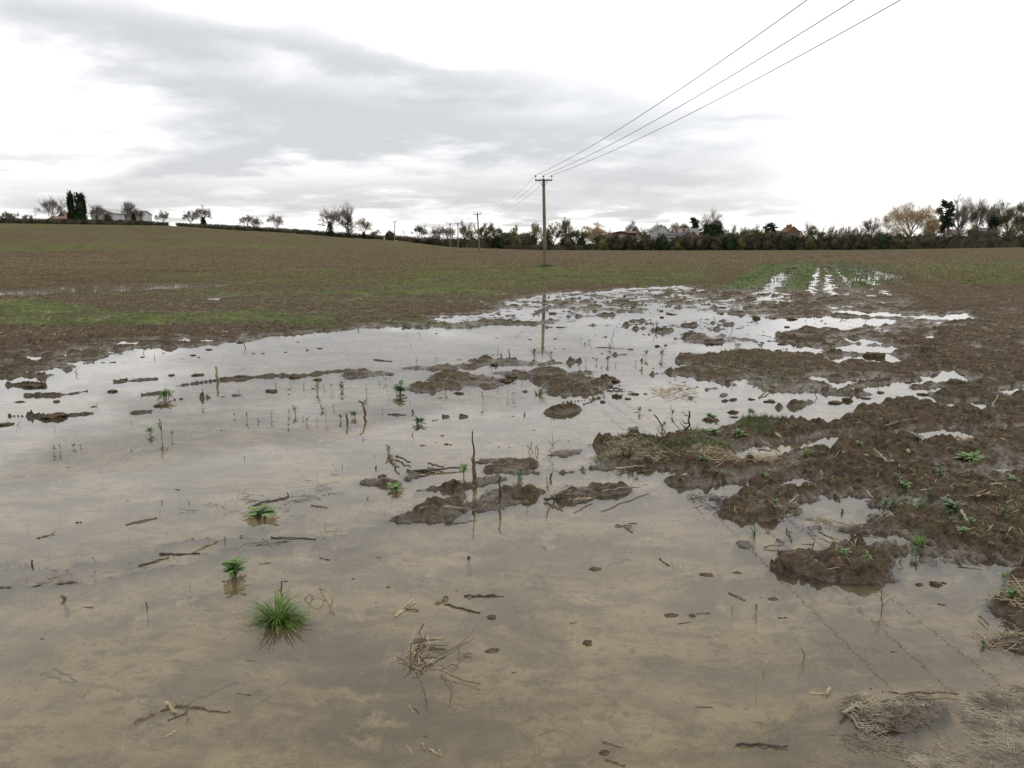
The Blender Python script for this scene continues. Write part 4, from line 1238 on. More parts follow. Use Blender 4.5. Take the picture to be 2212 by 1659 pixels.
# drowned bits lying on the bed
bx_, by_ = scatter_xy(5200, 2.2, 12.0, pw=2)
bz_ = gz(bx_, by_)
k_ = (bz_ < -.03) & (rng.uniform(0, 1, 5200) < np.clip(.1 + perlin(bx_ / .45, by_ / .45), .02, .7))
bx_, by_, bz_ = bx_[k_], by_[k_], bz_[k_] + .006; n = len(bx_)
a = rng.uniform(0, math.pi, n); L = rng.gamma(2, .022, n) + .01
d = np.stack([np.cos(a), np.sin(a), rng.normal(size=n) * .08], 1) * L[:, None] / 2
p0 = np.column_stack([bx_, by_, bz_])
half = n // 2
for sl, nm_, mt_, lb_ in ((slice(0, half), 'drowned_straw', 'straw_pale', 'pale straw bits lying drowned on the bed'), (slice(half, n), 'drowned_litter', 'stick_dark', 'dark plant bits lying drowned on the bed')):
    V, F = rods(p0[sl] - d[sl], p0[sl] + d[sl], rng.uniform(.0008, .0026, len(p0[sl])), k=4)
    tag(mesh_np(nm_, V, F, 4, M[mt_]), lb_, 'litter', kind='stuff')

# ------------------------------------------------------------------ things in the flood
CG = 'mud clods standing in the water'
CLODS = ((z1, [(720, 925, 66, .55), (360, 990, 46, .6), (330, 1095, 160, .5), (405, 1070, 36, .5), (20, 1140, 110, .3), (1740, 925, 85, .45), (1240, 692, 34, .6), (1275, 704, 18, .6), (1340, 655, 54, .35), (915, 703, 26, .6), (1050, 677, 18, .5), (1690, 680, 26, .5),
             (1835, 672, 22, .5), (1975, 659, 22, .5), (1540, 610, 50, .4), (1100, 820, 44, .6), (1270, 820, 90, .3), (1855, 943, 20, .5), (1665, 1118, 15, .6), (1855, 910, 24, .4), (120, 992, 70, .25), (790, 850, 60, .4), (2040, 850, 60, .5), (1890, 835, 70, .5), (600, 1022, 44, .3), (950, 1050, 60, .25), (1030, 1018, 90, .4), (2055, 647, 40, .35), (1915, 605, 20, .4), (210, 895, 120, .35), (1245, 610, 90, .45)]),
         (z2, [(1265, 422, 36, .7), (1370, 424, 48, .5), (1640, 408, 34, .8), (1910, 468, 36, .6), (2040, 633, 36, .7), (2095, 628, 26, .7), (1780, 958, 66, .7), (1850, 972, 46, .5), (1895, 942, 48, .6), (1690, 992, 40, .7), (1190, 925, 36, .7), (765, 938, 74, .4), (1965, 940, 34, .4), (1540, 322, 26, .6), (1240, 350, 24, .5), (1150, 395, 30, .4), (1500, 345, 40, .3), (1415, 512, 60, .2), (2105, 290, 40, .6), (1990, 278, 22, .6), (1120, 370, 60, .4), (1200, 365, 40, .4), (405, 522, 28, .5), (440, 516, 40, .4), (1065, 435, 12, .8), (1075, 440, 10, .8), (1060, 860, 100, .5), (1100, 835, 80, .6), (650, 770, 50, .5), (820, 760, 60, .5), (320, 815, 50, .4), (1100, 720, 80, .5), (1770, 860, 70, .6), (2130, 428, 56, .3), (1685, 680, 20, .5)]),
         (z3, [(490, 455, 60, .7), (605, 455, 34, .5), (725, 460, 80, .35), (690, 510, 40, .5), (910, 470, 20, .5), (75, 537, 40, .35), (290, 290, 34, .8), (95, 270, 30, .5), (165, 250, 24, .6), (270, 425, 26, .9), (330, 300, 40, .4), (270, 385, 60, .3), (170, 330, 30, .5), (1290, 932, 46, .6), (460, 975, 44, .5), (580, 990, 80, .4), (345, 1060, 90, .4), (350, 1090, 60, .3), (200, 1110, 110, .35), (1080, 985, 66, .9), (1040, 1145, 80, .5), (550, 685, 90, .6), (1250, 700, 130, .6), (705, 685, 60, .3), (930, 720, 60, .5), (860, 715, 70, .5), (1000, 1000, 100, .35), (1200, 970, 70, .3), (1560, 945, 70, .4), (210, 620, 90, .3), (660, 622, 70, .25), (730, 380, 60, .3), (460, 590, 30, .4)]),
         (z5, [(270, 370, 62, .75), (725, 560, 110, .55), (1960, 335, 66, .6), (685, 158, 32, .6), (712, 160, 18, .7), (1250, 468, 15, .8), (1022, 175, 12, 1.0), (1087, 176, 10, 1.0), (1645, 962, 80, .2), (1230, 285, 90, .7), (1120, 265, 60, .5), (900, 275, 60, .4), (530, 165, 36, .3), (1470, 135, 10, 1), (930, 380, 34, .3), (985, 400, 20, .4), (1450, 240, 40, .3)]),
         (z6, [(740, 585, 95, .6), (1540, 1062, 50, .55), (1645, 1062, 80, .6), (1700, 1050, 36, .5), (170, 1000, 100, .14), (370, 985, 60, .2), (440, 565, 130, .5), (1060, 50, 80, .5), (910, 195, 110, .8), (770, 205, 90, .6), (1090, 350, 110, .5), (720, 430, 80, .6), (1100, 800, 90, .5), (1350, 1000, 40, .4), (760, 970, 70, .4), (680, 865, 100, .5), (930, 740, 20, .3)]),
         (zC, [(80, 362, 46, .6), (600, 255, 66, .16), (518, 243, 18, .4), (2115, 410, 40, .6)]), (zB, [(975, 372, 66, .5), (1590, 540, 64, .8), (85, 122, 20, .5), (750, 200, 16, .5), (310, 178, 28, .5), (2130, 362, 90, .12), (980, 590, 100, .08), (1700, 1245, 70, .35), (230, 272, 18, .3)]))
for fn, pts in CLODS:
    for X, Y, w_, hf in pts:
        (px, py), = fn([(X, Y)])
        adj = 'big' if w_ > 85 else ('small' if w_ < 30 else 'medium')
        clod(px, py, w_ / 2.976 * .88, adj + (' flat' if hf < .35 else (' upright' if hf > .72 else '')) + ' mud clod', hf * .55, depthf=.9 if hf > .45 else .7,
             label={(1590, 540): 'lone round clod standing out of open shallow water, lower centre', (330, 1095): 'big dark clod on the furrow line near the left edge', (270, 370): 'knobbly clod beside the rounded mud hump left of the tall stake'}.get((X, Y)))
# a few random clods among the far shallows
for _ in range(34):
    px, py = rng.uniform(1180, 1900), rng.uniform(634, 690)
    p = P(px, py)
    if gz(p[0], p[1]) < .01:
        clod(px, py, rng.uniform(3, 9), 'tiny distant mud clod', rng.uniform(.3, .65), 'far clods in the speckled shallows')

# upright stakes and stalks
SG = 'stalks standing in the flood'
stake = stick('split_stake', '', 'stake', (1027, 1044), (1021, 984), 9, M['stick_brown'], None, label='tall pale split stake with a thin dark upper end, standing in the middle', wob=.03)
p_ = gpt(1027, 1044); m_ = pxm(p_)
mb = MB()
base_ = np.array((p_[0] - 6 * m_, p_[1], p_[2] + 54 * m_))
mb.tube(np.array([base_ + np.array((0.0, 0, -6 * m_)), base_ + np.array((4 * m_, 0, 12 * m_)), base_ + np.array((3 * m_, 0.004, 26 * m_)), base_ + np.array((0, .0, 40 * m_)), base_ + np.array((0.5 * m_, 0, 62 * m_))]), [2.4 * m_, 2.2 * m_, 1.9 * m_, 1.8 * m_, 1.2 * m_], 6, jit=.15)
mb.build('upper_stem', M['stick_dark'], stake)
stick('stake', '', 'stake', (1079, 1086), (1080, 1028), 5, M['stick_dark'], None, label='thin dark stake on the mud island in front of the tall split stake', wob=.03)
stick('stake', '', 'stake', (791, 907), (783, 860), 5, M['stick_brown'], None, label='leaning split stick with a clear reflection among small weeds')
stick('stake', '', 'stake', (757, 921), (749, 893), 5, M['stick_brown'], None, label='short broken stick left of the leaning split stick')
stick('stake', '', 'stake', (472, 828), (471, 792), 6, M['straw'], None, label='pale broken stake on the narrow mud ridge at left')
stick('stake', '', 'stake', (1430, 948), (1420, 893), 4.5, M['stick_brown'], None, label='thin brown stick leaning left at the tip of the straw-covered spit', branches=1)
stick('stake', '', 'stake', (1484, 940), (1487, 891), 4.5, M['stick_dark'], None, label='dark forked stick at the edge of the weedy mud', branches=2)
stick('stalk', '', 'stalk', (1198, 1078), (1181, 1034), 4, M['straw'], None, label='pale bent straw stalk leaning left at the shore right of the mud island', branches=1)
stick('stake', '', 'stake', (143, 1308), (137, 1283), 9, M['stick_brown'], None, label='short thick brown stump in open water at far lower left')
stick('stalk', '', 'stalk', (318, 1326), (317, 1306), 4, M['stick_dark'], None, label='short dark stalk with a bent top left of the big grass tuft', branches=1)
stick('stake', '', 'stake', (72, 1232), (68, 1209), 4.5, M['stick_dark'], None, label='short dark twig on the drowned straw line at far left')
stick('stake', '', 'stake', (1013, 1215), (1012, 1201), 9, M['stick_dark'], None, label='small dark stump alone in the water in front of the mud island')
stick('stake', '', 'stake', (623, 1292), (608, 1247), 4, M['stick_dark'], None, label='withered dark branch rising behind the big grass tuft', branches=3, wob=.09)
stick('stalk', '', 'stalk', (1728, 1447), (1732, 1399), 2.6, M['stick_brown'], None, label='thin bare forked twig in open water at lower right', branches=2)
stick('stalk', '', 'stalk', (1651, 1464), (1653, 1420), 3, M['straw'], None, label='pale forked stalk in open water at lower right', branches=1)
stick('stalk', '', 'stalk', (1634, 1482), (1632, 1465), 2.6, M['stick_dark'], None, label='tiny dark stalk just left of the pale forked stalk')
stick('stake', '', 'stake', (1882, 1503), (1881, 1483), 3.5, M['stick_dark'], None, label='short dark twig rising from the edge of the straw-covered mound')
stick('stake', '', 'stake', (1817, 1118), (1819, 1101), 5, M['stick_dark'], None, label='dark stub in the small pool on the right shore')
stick('stake', '', 'stake', (1698, 1112), (1698, 1103), 5, M['stick_dark'], None, label='dark stub at the foot of the muddy hump')
stick('stalk', '', 'stalk', (1776, 1040), (1774, 1016), 5, M['straw'], None, label='pale upright broken stalk with loose straw on the right mud', branches=1)
stick('stalk', '', 'stalk', (2143, 877), (2150, 848), 4, M['straw'], None, label='pale thin stalk leaning right near the right edge of the view')
stick('stalk', '', 'stalk', (1752, 1196), (1757, 1173), 3, M['stick_brown'], None, label='reddish thin stem behind the mud mound at lower right', branches=1)
stick('stake', '', 'stake', (1189, 1042), (1189, 1022), 5, M['stick_dark'], None, label='upright dark peg in the channel behind the mud bars')
stick('stalk', '', 'stalk', (1284, 862), (1275, 842), 4, M['straw_wet'], None, label='leaning pale stalk at the end of the middle mud bar')
stick('stalk', '', 'stalk', (1418, 716), (1419, 697), 2.5, M['stick_dark'], None, label='thin upright dark stem in the far open water')
stick('stalk', '', 'stalk', (1101, 772), (1100, 755), 2.5, M['stick_brown'], None, label='thin brown stem on the middle mud ridge', branches=1)
stick('stalk', '', 'stalk', (1085, 774), (1083, 761), 2.5, M['stick_brown'], None, label='thinner brown stem left of the one on the middle mud ridge')
for (bx_, by_, tx_, ty_, d_) in ((1143, 984, 1139, 958, 'curved'), (1148, 984, 1149, 952, 'tall'), (1154, 983, 1160, 963, 'leaning'), (1160, 985, 1166, 960, 'thin')):
    stick('stalk', d_ + ' bare dark stem', 'stalk', (bx_, by_), (tx_, ty_), 1.8, M['stick_dark'], 'bare stems in the middle water', wob=.07)
stick('stalk', '', 'stalk', (1190, 985), (1198, 935), 1.6, M['stick_brown'], None, label='tall wiry bare weed right of the group of bare stems', branches=5, wob=.08)
b_ = stick('bare_weed', '', 'weed', (1907, 1334), (1903, 1264), 2.4, M['stick_brown'], None, label='branching bare brown weed standing in the water at right', branches=5, wob=.03)
for t_ in ((1895, 1300), (1922, 1296), (1916, 1330), (1893, 1345)):
    pass
# withered arching stems
for pts, nm, lab in (([(668, 1306), (676, 1296), (690, 1290), (703, 1297)], 'arched_stem', 'low arching withered stem right of the big grass tuft'), ([(690, 1272), (706, 1288), (722, 1307), (712, 1325)], 'arched_stem', 'bleached arching stem farther right of the big grass tuft'),
                     ([(658, 1296), (668, 1283), (676, 1290)], 'arched_stem', 'small pale kinked stem touching the right side of the big grass tuft')):
    q0 = P(*pts[0]); m_ = pxm(q0)
    Q = [P(pts[0][0], pts[0][1])] + [np.array(P(x_, max(y_, pts[0][1] - 2))) + np.array((0, 0, .012 + .5 * m_ * abs(pts[0][1] - y_))) for x_, y_ in pts[1:-1]] + [P(*pts[-1])]
    mb = MB(); mb.tube(np.array(Q), 1.5 * m_, 6, jit=.1)
    tag(mb.build(nm, M['straw_wet']), lab, 'stem')

# sticks lying in and on the water
lying('lying_stick', '', 'stick', (345, 1197), (430, 1195), 6, M['stick_dark'], None, label='thick black stick lying on the drowned straw line')
lying('lying_stick', '', 'stick', (300, 1222), (365, 1203), 3.5, M['stick_dark'], None, label='thin dark stick left of the thick black one on the straw line')
lying('lying_stick', '', 'stick', (420, 1190), (470, 1168), 4, M['straw'], None, label='yellow stalk running up from the thick black stick')
lying('lying_stick', '', 'stick', (585, 1160), (680, 1163), 3, M['stick_dark'], None, label='dark stick on the straw line right of the yellow stalk')
lying('lying_stick', '', 'stick', (545, 1092), (625, 1072), 4, M['stick_dark'], None, label='dark stick floating behind the flat weed')
lying('lying_stick', '', 'stick', (672, 1091), (709, 1096), 3, M['stick_brown'], None, label='short brown stick floating right of the flat weed')
lying('lying_stick', '', 'stick', (272, 1133), (338, 1118), 4, M['stick_brown'], None, label='brown stick floating alone left of the flat weed')
lying('lying_stick', '', 'stick', (80, 1162), (118, 1152), 3, M['stick_brown'], None, label='small brown stick floating near the left edge')
lying('sunken_stick', '', 'stick', (290, 1564), (365, 1532), 10, M['stick_brown'], None, z=-.004, label='left half of the long sunken stick at lower left')
lying('sunken_stick', '', 'stick', (394, 1523), (516, 1470), 10, M['stick_brown'], None, z=-.016, label='right half of the long sunken stick at lower left')
lying('lying_stick', '', 'stick', (378, 1526), (497, 1539), 4, M['stick_brown'], None, z=.003, label='thin brown stick crossing the long sunken one')
lying('lying_stick', '', 'stick', (380, 1523), (442, 1529), 4, M['stick_brown'], None, z=.004, label='shorter brown stick beside the one crossing the sunken stick')
lying('pale_stub', '', 'stick', (359, 1517), (381, 1541), 9, M['straw'], None, z=.006, label='pale peeled stub lying on the crossed sunken sticks')
lying('lying_stick', '', 'stick', (362, 1556), (402, 1541), 3, M['stick_dark'], None, z=.002, label='thin dark sprig under the pale peeled stub')
lying('straw_piece', '', 'straw', (356, 1593), (378, 1579), 4, M['straw'], None, z=.001, label='single pale straw in front of the crossed sticks')
lying('sunken_stick', '', 'stick', (88, 1458), (160, 1476), 8, M['stick_brown'], None, z=-.018, label='sunken branch lying at far lower left')
lying('sunken_stick', '', 'stick', (115, 1444), (165, 1470), 7, M['stick_brown'], None, z=-.016, label='sunken side branch crossing the one at far lower left')
lying('sunken_straw', '', 'straw', (240, 1478), (255, 1492), 8, M['straw'], None, z=-.014, label='pale blurred straw piece sunk right of the sunken branch')
lying('lying_stick', '', 'stick', (1003, 1287), (1088, 1287), 5, M['stick_dark'], None, label='dark curved stick floating in the centre foreground')
lying('lying_stick', '', 'stick', (960, 1305), (1037, 1324), 5, M['stick_dark'], None, z=.002, label='dark stick slanting down right below the dark curved one')
lying('straw_piece', '', 'straw', (853, 1332), (890, 1296), 3.5, M['straw'], None, label='long pale straw leaning left of the slanting dark stick')
lying('straw_piece', '', 'straw', (855, 1332), (897, 1299), 3.5, M['straw'], None, label='second pale straw forming a narrow V with the first')
lying('straw_piece', '', 'straw', (942, 1303), (968, 1291), 8, M['straw_wet'], None, label='folded pale husk at the left end of the slanting dark stick')
lying('lying_stick', '', 'stick', (872, 1314), (905, 1318), 4, M['stick_brown'], None, label='short reddish stick between the straw V and the husk')
lying('lying_stick', '', 'stick', (1590, 1607), (1706, 1614), 6, M['stick_dark'], None, label='long dark stick at the bottom edge right of centre')
lying('lying_stick', '', 'stick', (1816, 1545), (1884, 1506), 9, M['straw_wet'], None, z=.012, label='thick bleached branch on the left flank of the straw-covered mound')
lying('lying_stick', '', 'stick', (1884, 1506), (2000, 1502), 5, M['straw_wet'], None, z=.01, label='long bleached branch along the back of the straw-covered mound')
lying('lying_stick', '', 'stick', (1905, 1496), (2070, 1500), 5, M['stick_brown'], None, z=.012, label='brown branch behind the straw-covered mound, running right')
lying('lying_stick', '', 'stick', (1840, 1548), (1855, 1572), 4, M['straw_wet'], None, z=.006, label='bent bleached twig at the left foot of the straw-covered mound')
lying('lying_stick', '', 'stick', (1329, 1135), (1366, 1137), 4, M['stick_brown'], None, label='brown bent twig floating in front of the small right mud bar')
lying('lying_stick', '', 'stick', (1350, 1138), (1367, 1150), 3, M['stick_brown'], None, label='brown fork of the bent twig floating in front of the small right mud bar')
lying('sunken_stick', '', 'stick', (1312, 1222), (1362, 1208), 5, M['stick_brown'], None, z=-.01, label='grey sunken stick in the calm water right of centre')
lying('sunken_stick', '', 'stick', (1425, 1208), (1446, 1223), 4, M['stick_dark'], None, z=.0, label='small dark stick right of the grey sunken one')
lying('lying_stick', '', 'stick', (1574, 1280), (1612, 1297), 3.5, M['stick_brown'], None, label='thin brown stick lying in the water left of the mud mound at lower right')
lying('lying_stick', '', 'stick', (902, 1396), (965, 1402), 4, M['stick_brown'], None, label='brown stick behind the tangle of twigs and straw')
lying('lying_stick', '', 'stick', (893, 1382), (955, 1378), 4, M['straw'], None, label='pale stalk behind the tangle of twigs and straw')
lying('straw_piece', '', 'straw', (927, 1618), (950, 1632), 6, M['straw'], None, z=.001, label='pale husk floating near the bottom edge left of centre')
lying('straw_piece', '', 'straw', (880, 1612), (890, 1628), 5, M['straw'], None, z=-.003, label='pale husk sunk left of the one near the bottom edge')
lying('straw_piece', '', 'straw', (912, 1605), (917, 1620), 5, M['straw'], None, z=.001, label='short upright-looking husk between the two near the bottom edge')
lying('straw_piece', '', 'straw', (948, 1620), (954, 1634), 4, M['straw'], None, z=.001, label='small husk touching the right end of the floating one')
lying('straw_piece', '', 'straw', (420, 1655), (424, 1668), 5, M['straw'], None, z=.001, label='pale straw stub cut by the bottom edge at left')
lying('straw_piece', '', 'straw', (9, 1513), (26, 1504), 5, M['straw'], None, z=-.003, label='pale straw piece at the far left edge')
lying('straw_piece', '', 'straw', (883, 1524), (892, 1538), 4, M['straw'], None, z=.001, label='small pale straw in front of the tangle')
lying('lying_stick', '', 'stick', (893, 1530), (908, 1545), 4, M['stick_dark'], None, z=-.002, label='small dark stick touching the pale straw in front of the tangle')
lying('lying_stick', '', 'stick', (1300, 1600), (1345, 1612), 3.5, M['straw_wet'], None, z=.003, label='arched pale stalk over the low clod at the bottom edge')
lying('lying_stick', '', 'stick', (1308, 1640), (1350, 1655), 5, M['stick_brown'], None, z=.002, label='brown stick in front of the low clod at the bottom edge')
lying('straw_piece', '', 'straw', (1751, 1497), (1787, 1499), 3, M['straw'], None, z=.003, label='pale thin stalk floating left of the straw-covered mound')
lying('straw_piece', '', 'straw', (1786, 1498), (1792, 1486), 6, M['straw'], None, z=.008, label='pale knob on the end of the stalk left of the straw-covered mound')
lying('husk', '', 'straw', (2042, 945), (2096, 949), 10, M['straw'], None, z=.02, label='big pale maize husk lying on the right mud by a pool')
lying('husk', '', 'straw', (1953, 958), (1962, 977), 8, M['straw'], None, z=.02, label='upright yellow leaf scrap on the right mud')
lying('husk', '', 'straw', (1893, 985), (1942, 1002), 7, M['straw_wet'], None, z=.02, label='long brown husk lying across the right mud')
lying('lying_stick', '', 'stick', (1640, 948), (1666, 966), 5, M['straw_wet'], None, z=.015, label='light brown stick lying down the mud left of the curved puddle')
lying('husk', '', 'straw', (1676, 935), (1687, 945), 6, M['straw'], None, z=.02, label='small pale starry leaf scrap left of the curved puddle')
lying('lying_stick', '', 'stick', (2076, 1105), (2094, 1128), 6, M['straw_wet'], None, z=.02, label='light brown stick beside the grey-green weeds of the right mud')
lying('lying_stick', '', 'stick', (1912, 918), (1980, 903), 4, M['stick_brown'], None, z=.03, label='long brown stick across the mud behind the curved puddle')
lying('lying_stick', '', 'stick', (1910, 921), (1945, 905), 3.5, M['stick_brown'], None, z=.03, label='shorter brown stick crossing the one behind the curved puddle')
lying('lying_stick', '', 'stick', (1640, 858), (1662, 838), 4, M['stick_brown'], None, z=.01, label='brown stick across the narrow mud bar in the right pools')
lying('lying_stick', '', 'stick', (1560, 866), (1592, 862), 6, M['stick_dark'], None, z=.005, label='dark stick floating in the pool behind the weedy mud')
lying('lying_stick', '', 'stick', (1035, 852 + 43), (876, 895), 3, M['stick_dark'], None, z=.0, label='long thin dark stick floating in front of the long mud bar') if False else None
lying('lying_stick', '', 'stick', (838, 895), (876, 896), 4, M['stick_dark'], None, label='dark stick floating left of the spiky root clump')
lying('lying_stick', '', 'stick', (808, 777), (845, 781), 3, M['stick_dark'], None, label='dark double stick floating in the open water behind the narrow ridge')
lying('lying_stick', '', 'stick', (895, 1018), (1000, 1008), 5, M['stick_dark'], None, z=.02, label='black stick in the litter left of the tall split stake')
lying('lying_stick', '', 'stick', (880, 1014), (940, 1020), 5, M['stick_dark'], None, z=.01, label='second black stick in the litter left of the tall split stake')
lying('lying_stick', '', 'stick', (925, 1000), (960, 1010), 5, M['stick_brown'], None, z=.02, label='short thick stick on top of the litter left of the tall split stake')
lying('lying_stick', '', 'stick', (840, 980), (859, 1012), 6, M['stick_brown'], None, z=.02, label='leaning stub right of the round weed behind the mud humps')
lying('lying_stick', '', 'stick', (855, 985), (888, 998), 5, M['stick_dark'], None, z=.02, label='dark stick lying behind the leaning stub')
lying('lying_stick', '', 'stick', (928, 1053), (970, 1050), 4, M['stick_dark'], None, label='thin dark stick floating left of the flat mud bar in front of the stake')
lying('lying_stick', '', 'stick', (960, 1094), (1030, 1102), 4, M['straw_wet'], None, z=.03, label='pale stalk lying along the back of the arched mud mound')
lying('lying_stick', '', 'stick', (1240, 1078), (1278, 1076), 4, M['straw'], None, z=.02, label='pale straw lying on the small right mud bar')
lying('lying_stick', '', 'stick', (1300, 1060), (1400, 1048), 3.5, M['straw_wet'], None, z=.03, label='long thin pale stalk over the small right mud bar')
lying('lying_stick', '', 'stick', (1175, 1080), (1215, 1072), 7, M['stick_dark'], None, z=.01, label='black root scrap at the foot of the pale bent stalk')
lying('lying_stick', '', 'stick', (735, 1015 + 35), (760, 1060), 3, M['stick_dark'], None, label='tiny dark stick left of the flat mud islet') if False else None
for (a_, b_, d_) in (((1295, 838), (1306, 850), 'short'), ((1312, 835), (1345, 842), 'dark'), ((1010, 805), (1035, 812), 'pale'), ((1205, 812), (1218, 806), 'small pale'), ((960, 822), (975, 805), 'curved pale'), ((1330, 1012), (1400, 1006), 'long pale'), ((1705, 1085), (1725, 1068), 'thin pale'),
                     ((1730, 1005), (1765, 1025), 'long pale'), ((1990, 1060), (2050, 1035), 'long brown'), ((2060, 1030), (2110, 1042), 'brown'), ((2105, 1067), (2160, 1070), 'thick pale'), ((2110, 1072), (2140, 1062), 'pale'), ((1803, 1064), (1815, 1078), 'pale'), ((1872, 1060), (1885, 1075), 'pale'),
                     ((1820, 978), (1875, 983), 'brown'), ((2120, 940), (2170, 950), 'long pale'), ((2168, 1040), (2174, 1055), 'pale'), ((1990, 1095), (2030, 1100), 'brown'), ((1905, 985), (1890, 970), 'brown'), ((2140, 1045), (2205, 1048), 'pale'), ((1700, 1140), (1712, 1168), 'dark'), ((1745, 1140), (1765, 1160), 'black'),
                     ((1770, 1150), (1800, 1165), 'thick black'), ((1795, 1160), (1820, 1170), 'pale'), ((2115, 1330), (2135, 1350), 'dark'), ((2070, 1215), (2120, 1222), 'pale'), ((1650, 1180), (1690, 1178), 'pale')):
    lying('lying_stick', d_ + ' stalk lying', 'stick', a_, b_, rng.uniform(2.5, 4.5), M[random.choice(['straw', 'straw_wet', 'stick_brown'])] if 'dark' not in d_ and 'black' not in d_ else M['stick_dark'], 'stalks lying on mud and water', z=.012)

# small bent twig ends poking through the surface
TW = ((z1, [(1585, 655, 60, 7), (1180, 725, 28, 6), (510, 825, 60, 5), (780, 792, 16, 3), (1437, 685, 22, 3), (1423, 725, 12, 3), (1790, 772, 24, 3), (2045, 768, 20, 3), (2120, 762, 14, 4), (2137, 632, 22, 3), (915, 690, 50, 3), (990, 720, 50, 3), (108, 1160, 55, 5), (178, 1115, 20, 6), (560, 705, 14, 3), (1335, 800, 26, 4), (1285, 935, 40, 4), (1770, 905, 50, 3), (820, 850, 30, 4), (1540, 830, 20, 3), (1885, 850, 46, 6), (1975, 660, 24, 7), (1915, 560, 30, 3), (2025, 575, 20, 3), (1150, 660, 24, 3), (1265, 560, 14, 3), (1080, 1240, 14, 3), (1225, 1200, 18, 4), (1450, 1178, 24, 6), (1270, 1285, 34, 8), (1365, 1270, 26, 4), (2030, 1262, 34, 7), (2080, 1265, 26, 7), (1755, 1192, 14, 4), (1140, 1205, 20, 6)]),
      (z4, [(1575, 405, 60, 4), (40, 322, 16, 5), (1028, 690, 60, 8), (1215, 690, 50, 9), (1510, 655, 50, 5), (1523, 640, 20, 4), (1395, 665, 20, 5), (1447, 655, 16, 4), (1155, 618, 16, 5), (380, 765, 22, 7), (490, 764, 14, 3), (180, 830, 40, 6), (310, 965, 10, 4), (825, 882, 20, 5), (255, 1092, 26, 8), (620, 1045, 50, 6), (525, 1165, 40, 6), (610, 1140, 50, 7), (1165, 1065, 20, 5), (2160, 1000, 26, 8), (2180, 1150, 34, 6), (1860, 640, 60, 9), (165, 1200, 60, 5), (1445, 930, 80, 6), (1740, 900, 30, 4), (2090, 800, 24, 9), (2040, 480, 20, 7), (1880, 970, 16, 6), (1220, 1175, 10, 5), (2160, 440, 40, 3), (2200, 450, 50, 3)]),
      (z2, [(450, 635, 34, 4), (430, 568, 20, 3), (515, 575, 24, 6), (1130, 580, 26, 5), (1100, 580, 14, 3), (45, 700, 22, 4), (75, 746, 16, 4), (165, 870, 16, 4), (325, 995, 40, 4), (740, 1025, 22, 4), (480, 1080, 50, 14), (1180, 1090, 44, 12), (1360, 1110, 40, 14), (1765, 1066, 20, 4), (1760, 1095, 22, 4), (1535, 1122, 14, 5), (1590, 1160, 28, 5), (1190, 1142, 12, 3), (470, 1222, 40, 6), (435, 1243, 30, 7), (520, 1275, 30, 10), (1830, 1135, 14, 4), (2125, 1045, 50, 4), (2035, 560, 84, 4), (848, 405, 26, 5), (115, 535, 36, 7), (1785, 515, 22, 5), (1740, 600, 100, 2), (1850, 562, 20, 3), (1430, 690, 20, 4), (1900, 555, 16, 4), (2040, 405, 24, 6), (1580, 628, 34, 8), (1150, 1105, 34, 6), (740, 745, 20, 4), (52, 800, 44, 4), (1040, 720, 60, 3), (965, 735, 50, 4), (575, 955, 24, 3), (500, 960, 20, 3), (2000, 560, 20, 4), (1640, 570, 24, 6), (1770, 570, 14, 3), (560, 730, 12, 3), (260, 625, 20, 3), (1410, 640, 14, 3), (365, 640, 12, 4)]),
      (z5, [(475, 120, 46, 8), (57, 290, 34, 5), (165, 535, 60, 6), (705, 410, 26, 6), (1465, 350, 22, 5), (1805, 384, 18, 5), (1490, 435, 14, 4), (575, 365, 60, 4), (1593, 55, 26, 5), (1540, 162, 14, 6), (1675, 135, 34, 4), (1702, 140, 26, 4), (1175, 188, 12, 5), (760, 183, 14, 3), (2108, 355, 40, 5), (2135, 890, 30, 4), (1062, 880, 22, 5), (1610, 900, 24, 5), (285, 600, 40, 4), (225, 335, 56, 12), (220, 260, 46, 3), (1690, 515, 20, 9), (1210, 480, 100, 5), (930, 385, 30, 9), (720, 455, 46, 8), (1360, 490, 120, 5), (1885, 360, 50, 8), (2070, 100, 50, 9), (605, 180, 30, 3), (550, 145, 10, 5), (425, 320, 30, 9), (480, 320, 26, 8), (1655, 45, 30, 3), (1115, 20, 20, 4)]),
      (z6, [(115, 617, 20, 5), (1700, 918, 20, 5), (45, 90, 100, 7), (20, 130, 160, 8), (1010, 60, 24, 4), (850, 830, 70, 4), (950, 1000, 70, 3), (830, 740, 60, 4), (800, 700, 40, 4), (370, 870, 50, 2), (1620, 900, 30, 4)]),
      (z3, [(740, 640, 40, 5), (955, 895, 50, 5), (670, 690, 34, 8), (745, 620, 40, 3), (815, 625, 40, 4), (1015, 800, 50, 4), (1110, 810, 50, 5), (1290, 850, 60, 5), (890, 980, 70, 6), (1890, 620, 40, 3), (300, 545, 30, 3), (530, 545, 20, 8), (120, 395, 24, 2), (455, 385, 36, 5), (860, 455, 34, 5), (800, 475, 24, 4), (1045, 465, 40, 6), (1195, 470, 40, 4), (1340, 800, 30, 3), (1700, 410, 20, 3), (1950, 1160, 50, 4), (1810, 1140, 50, 4), (1970, 1010, 80, 5), (1685, 990, 36, 4), (1260, 1020, 36, 4), (690, 760, 30, 5), (850, 380, 40, 3), (340, 530, 60, 2), (450, 150, 10, 3)]))
kinds_ = ['tiny dark twig end', 'small bent dark twig', 'short brown twig end', 'thin crooked twig', 'little hooked twig']
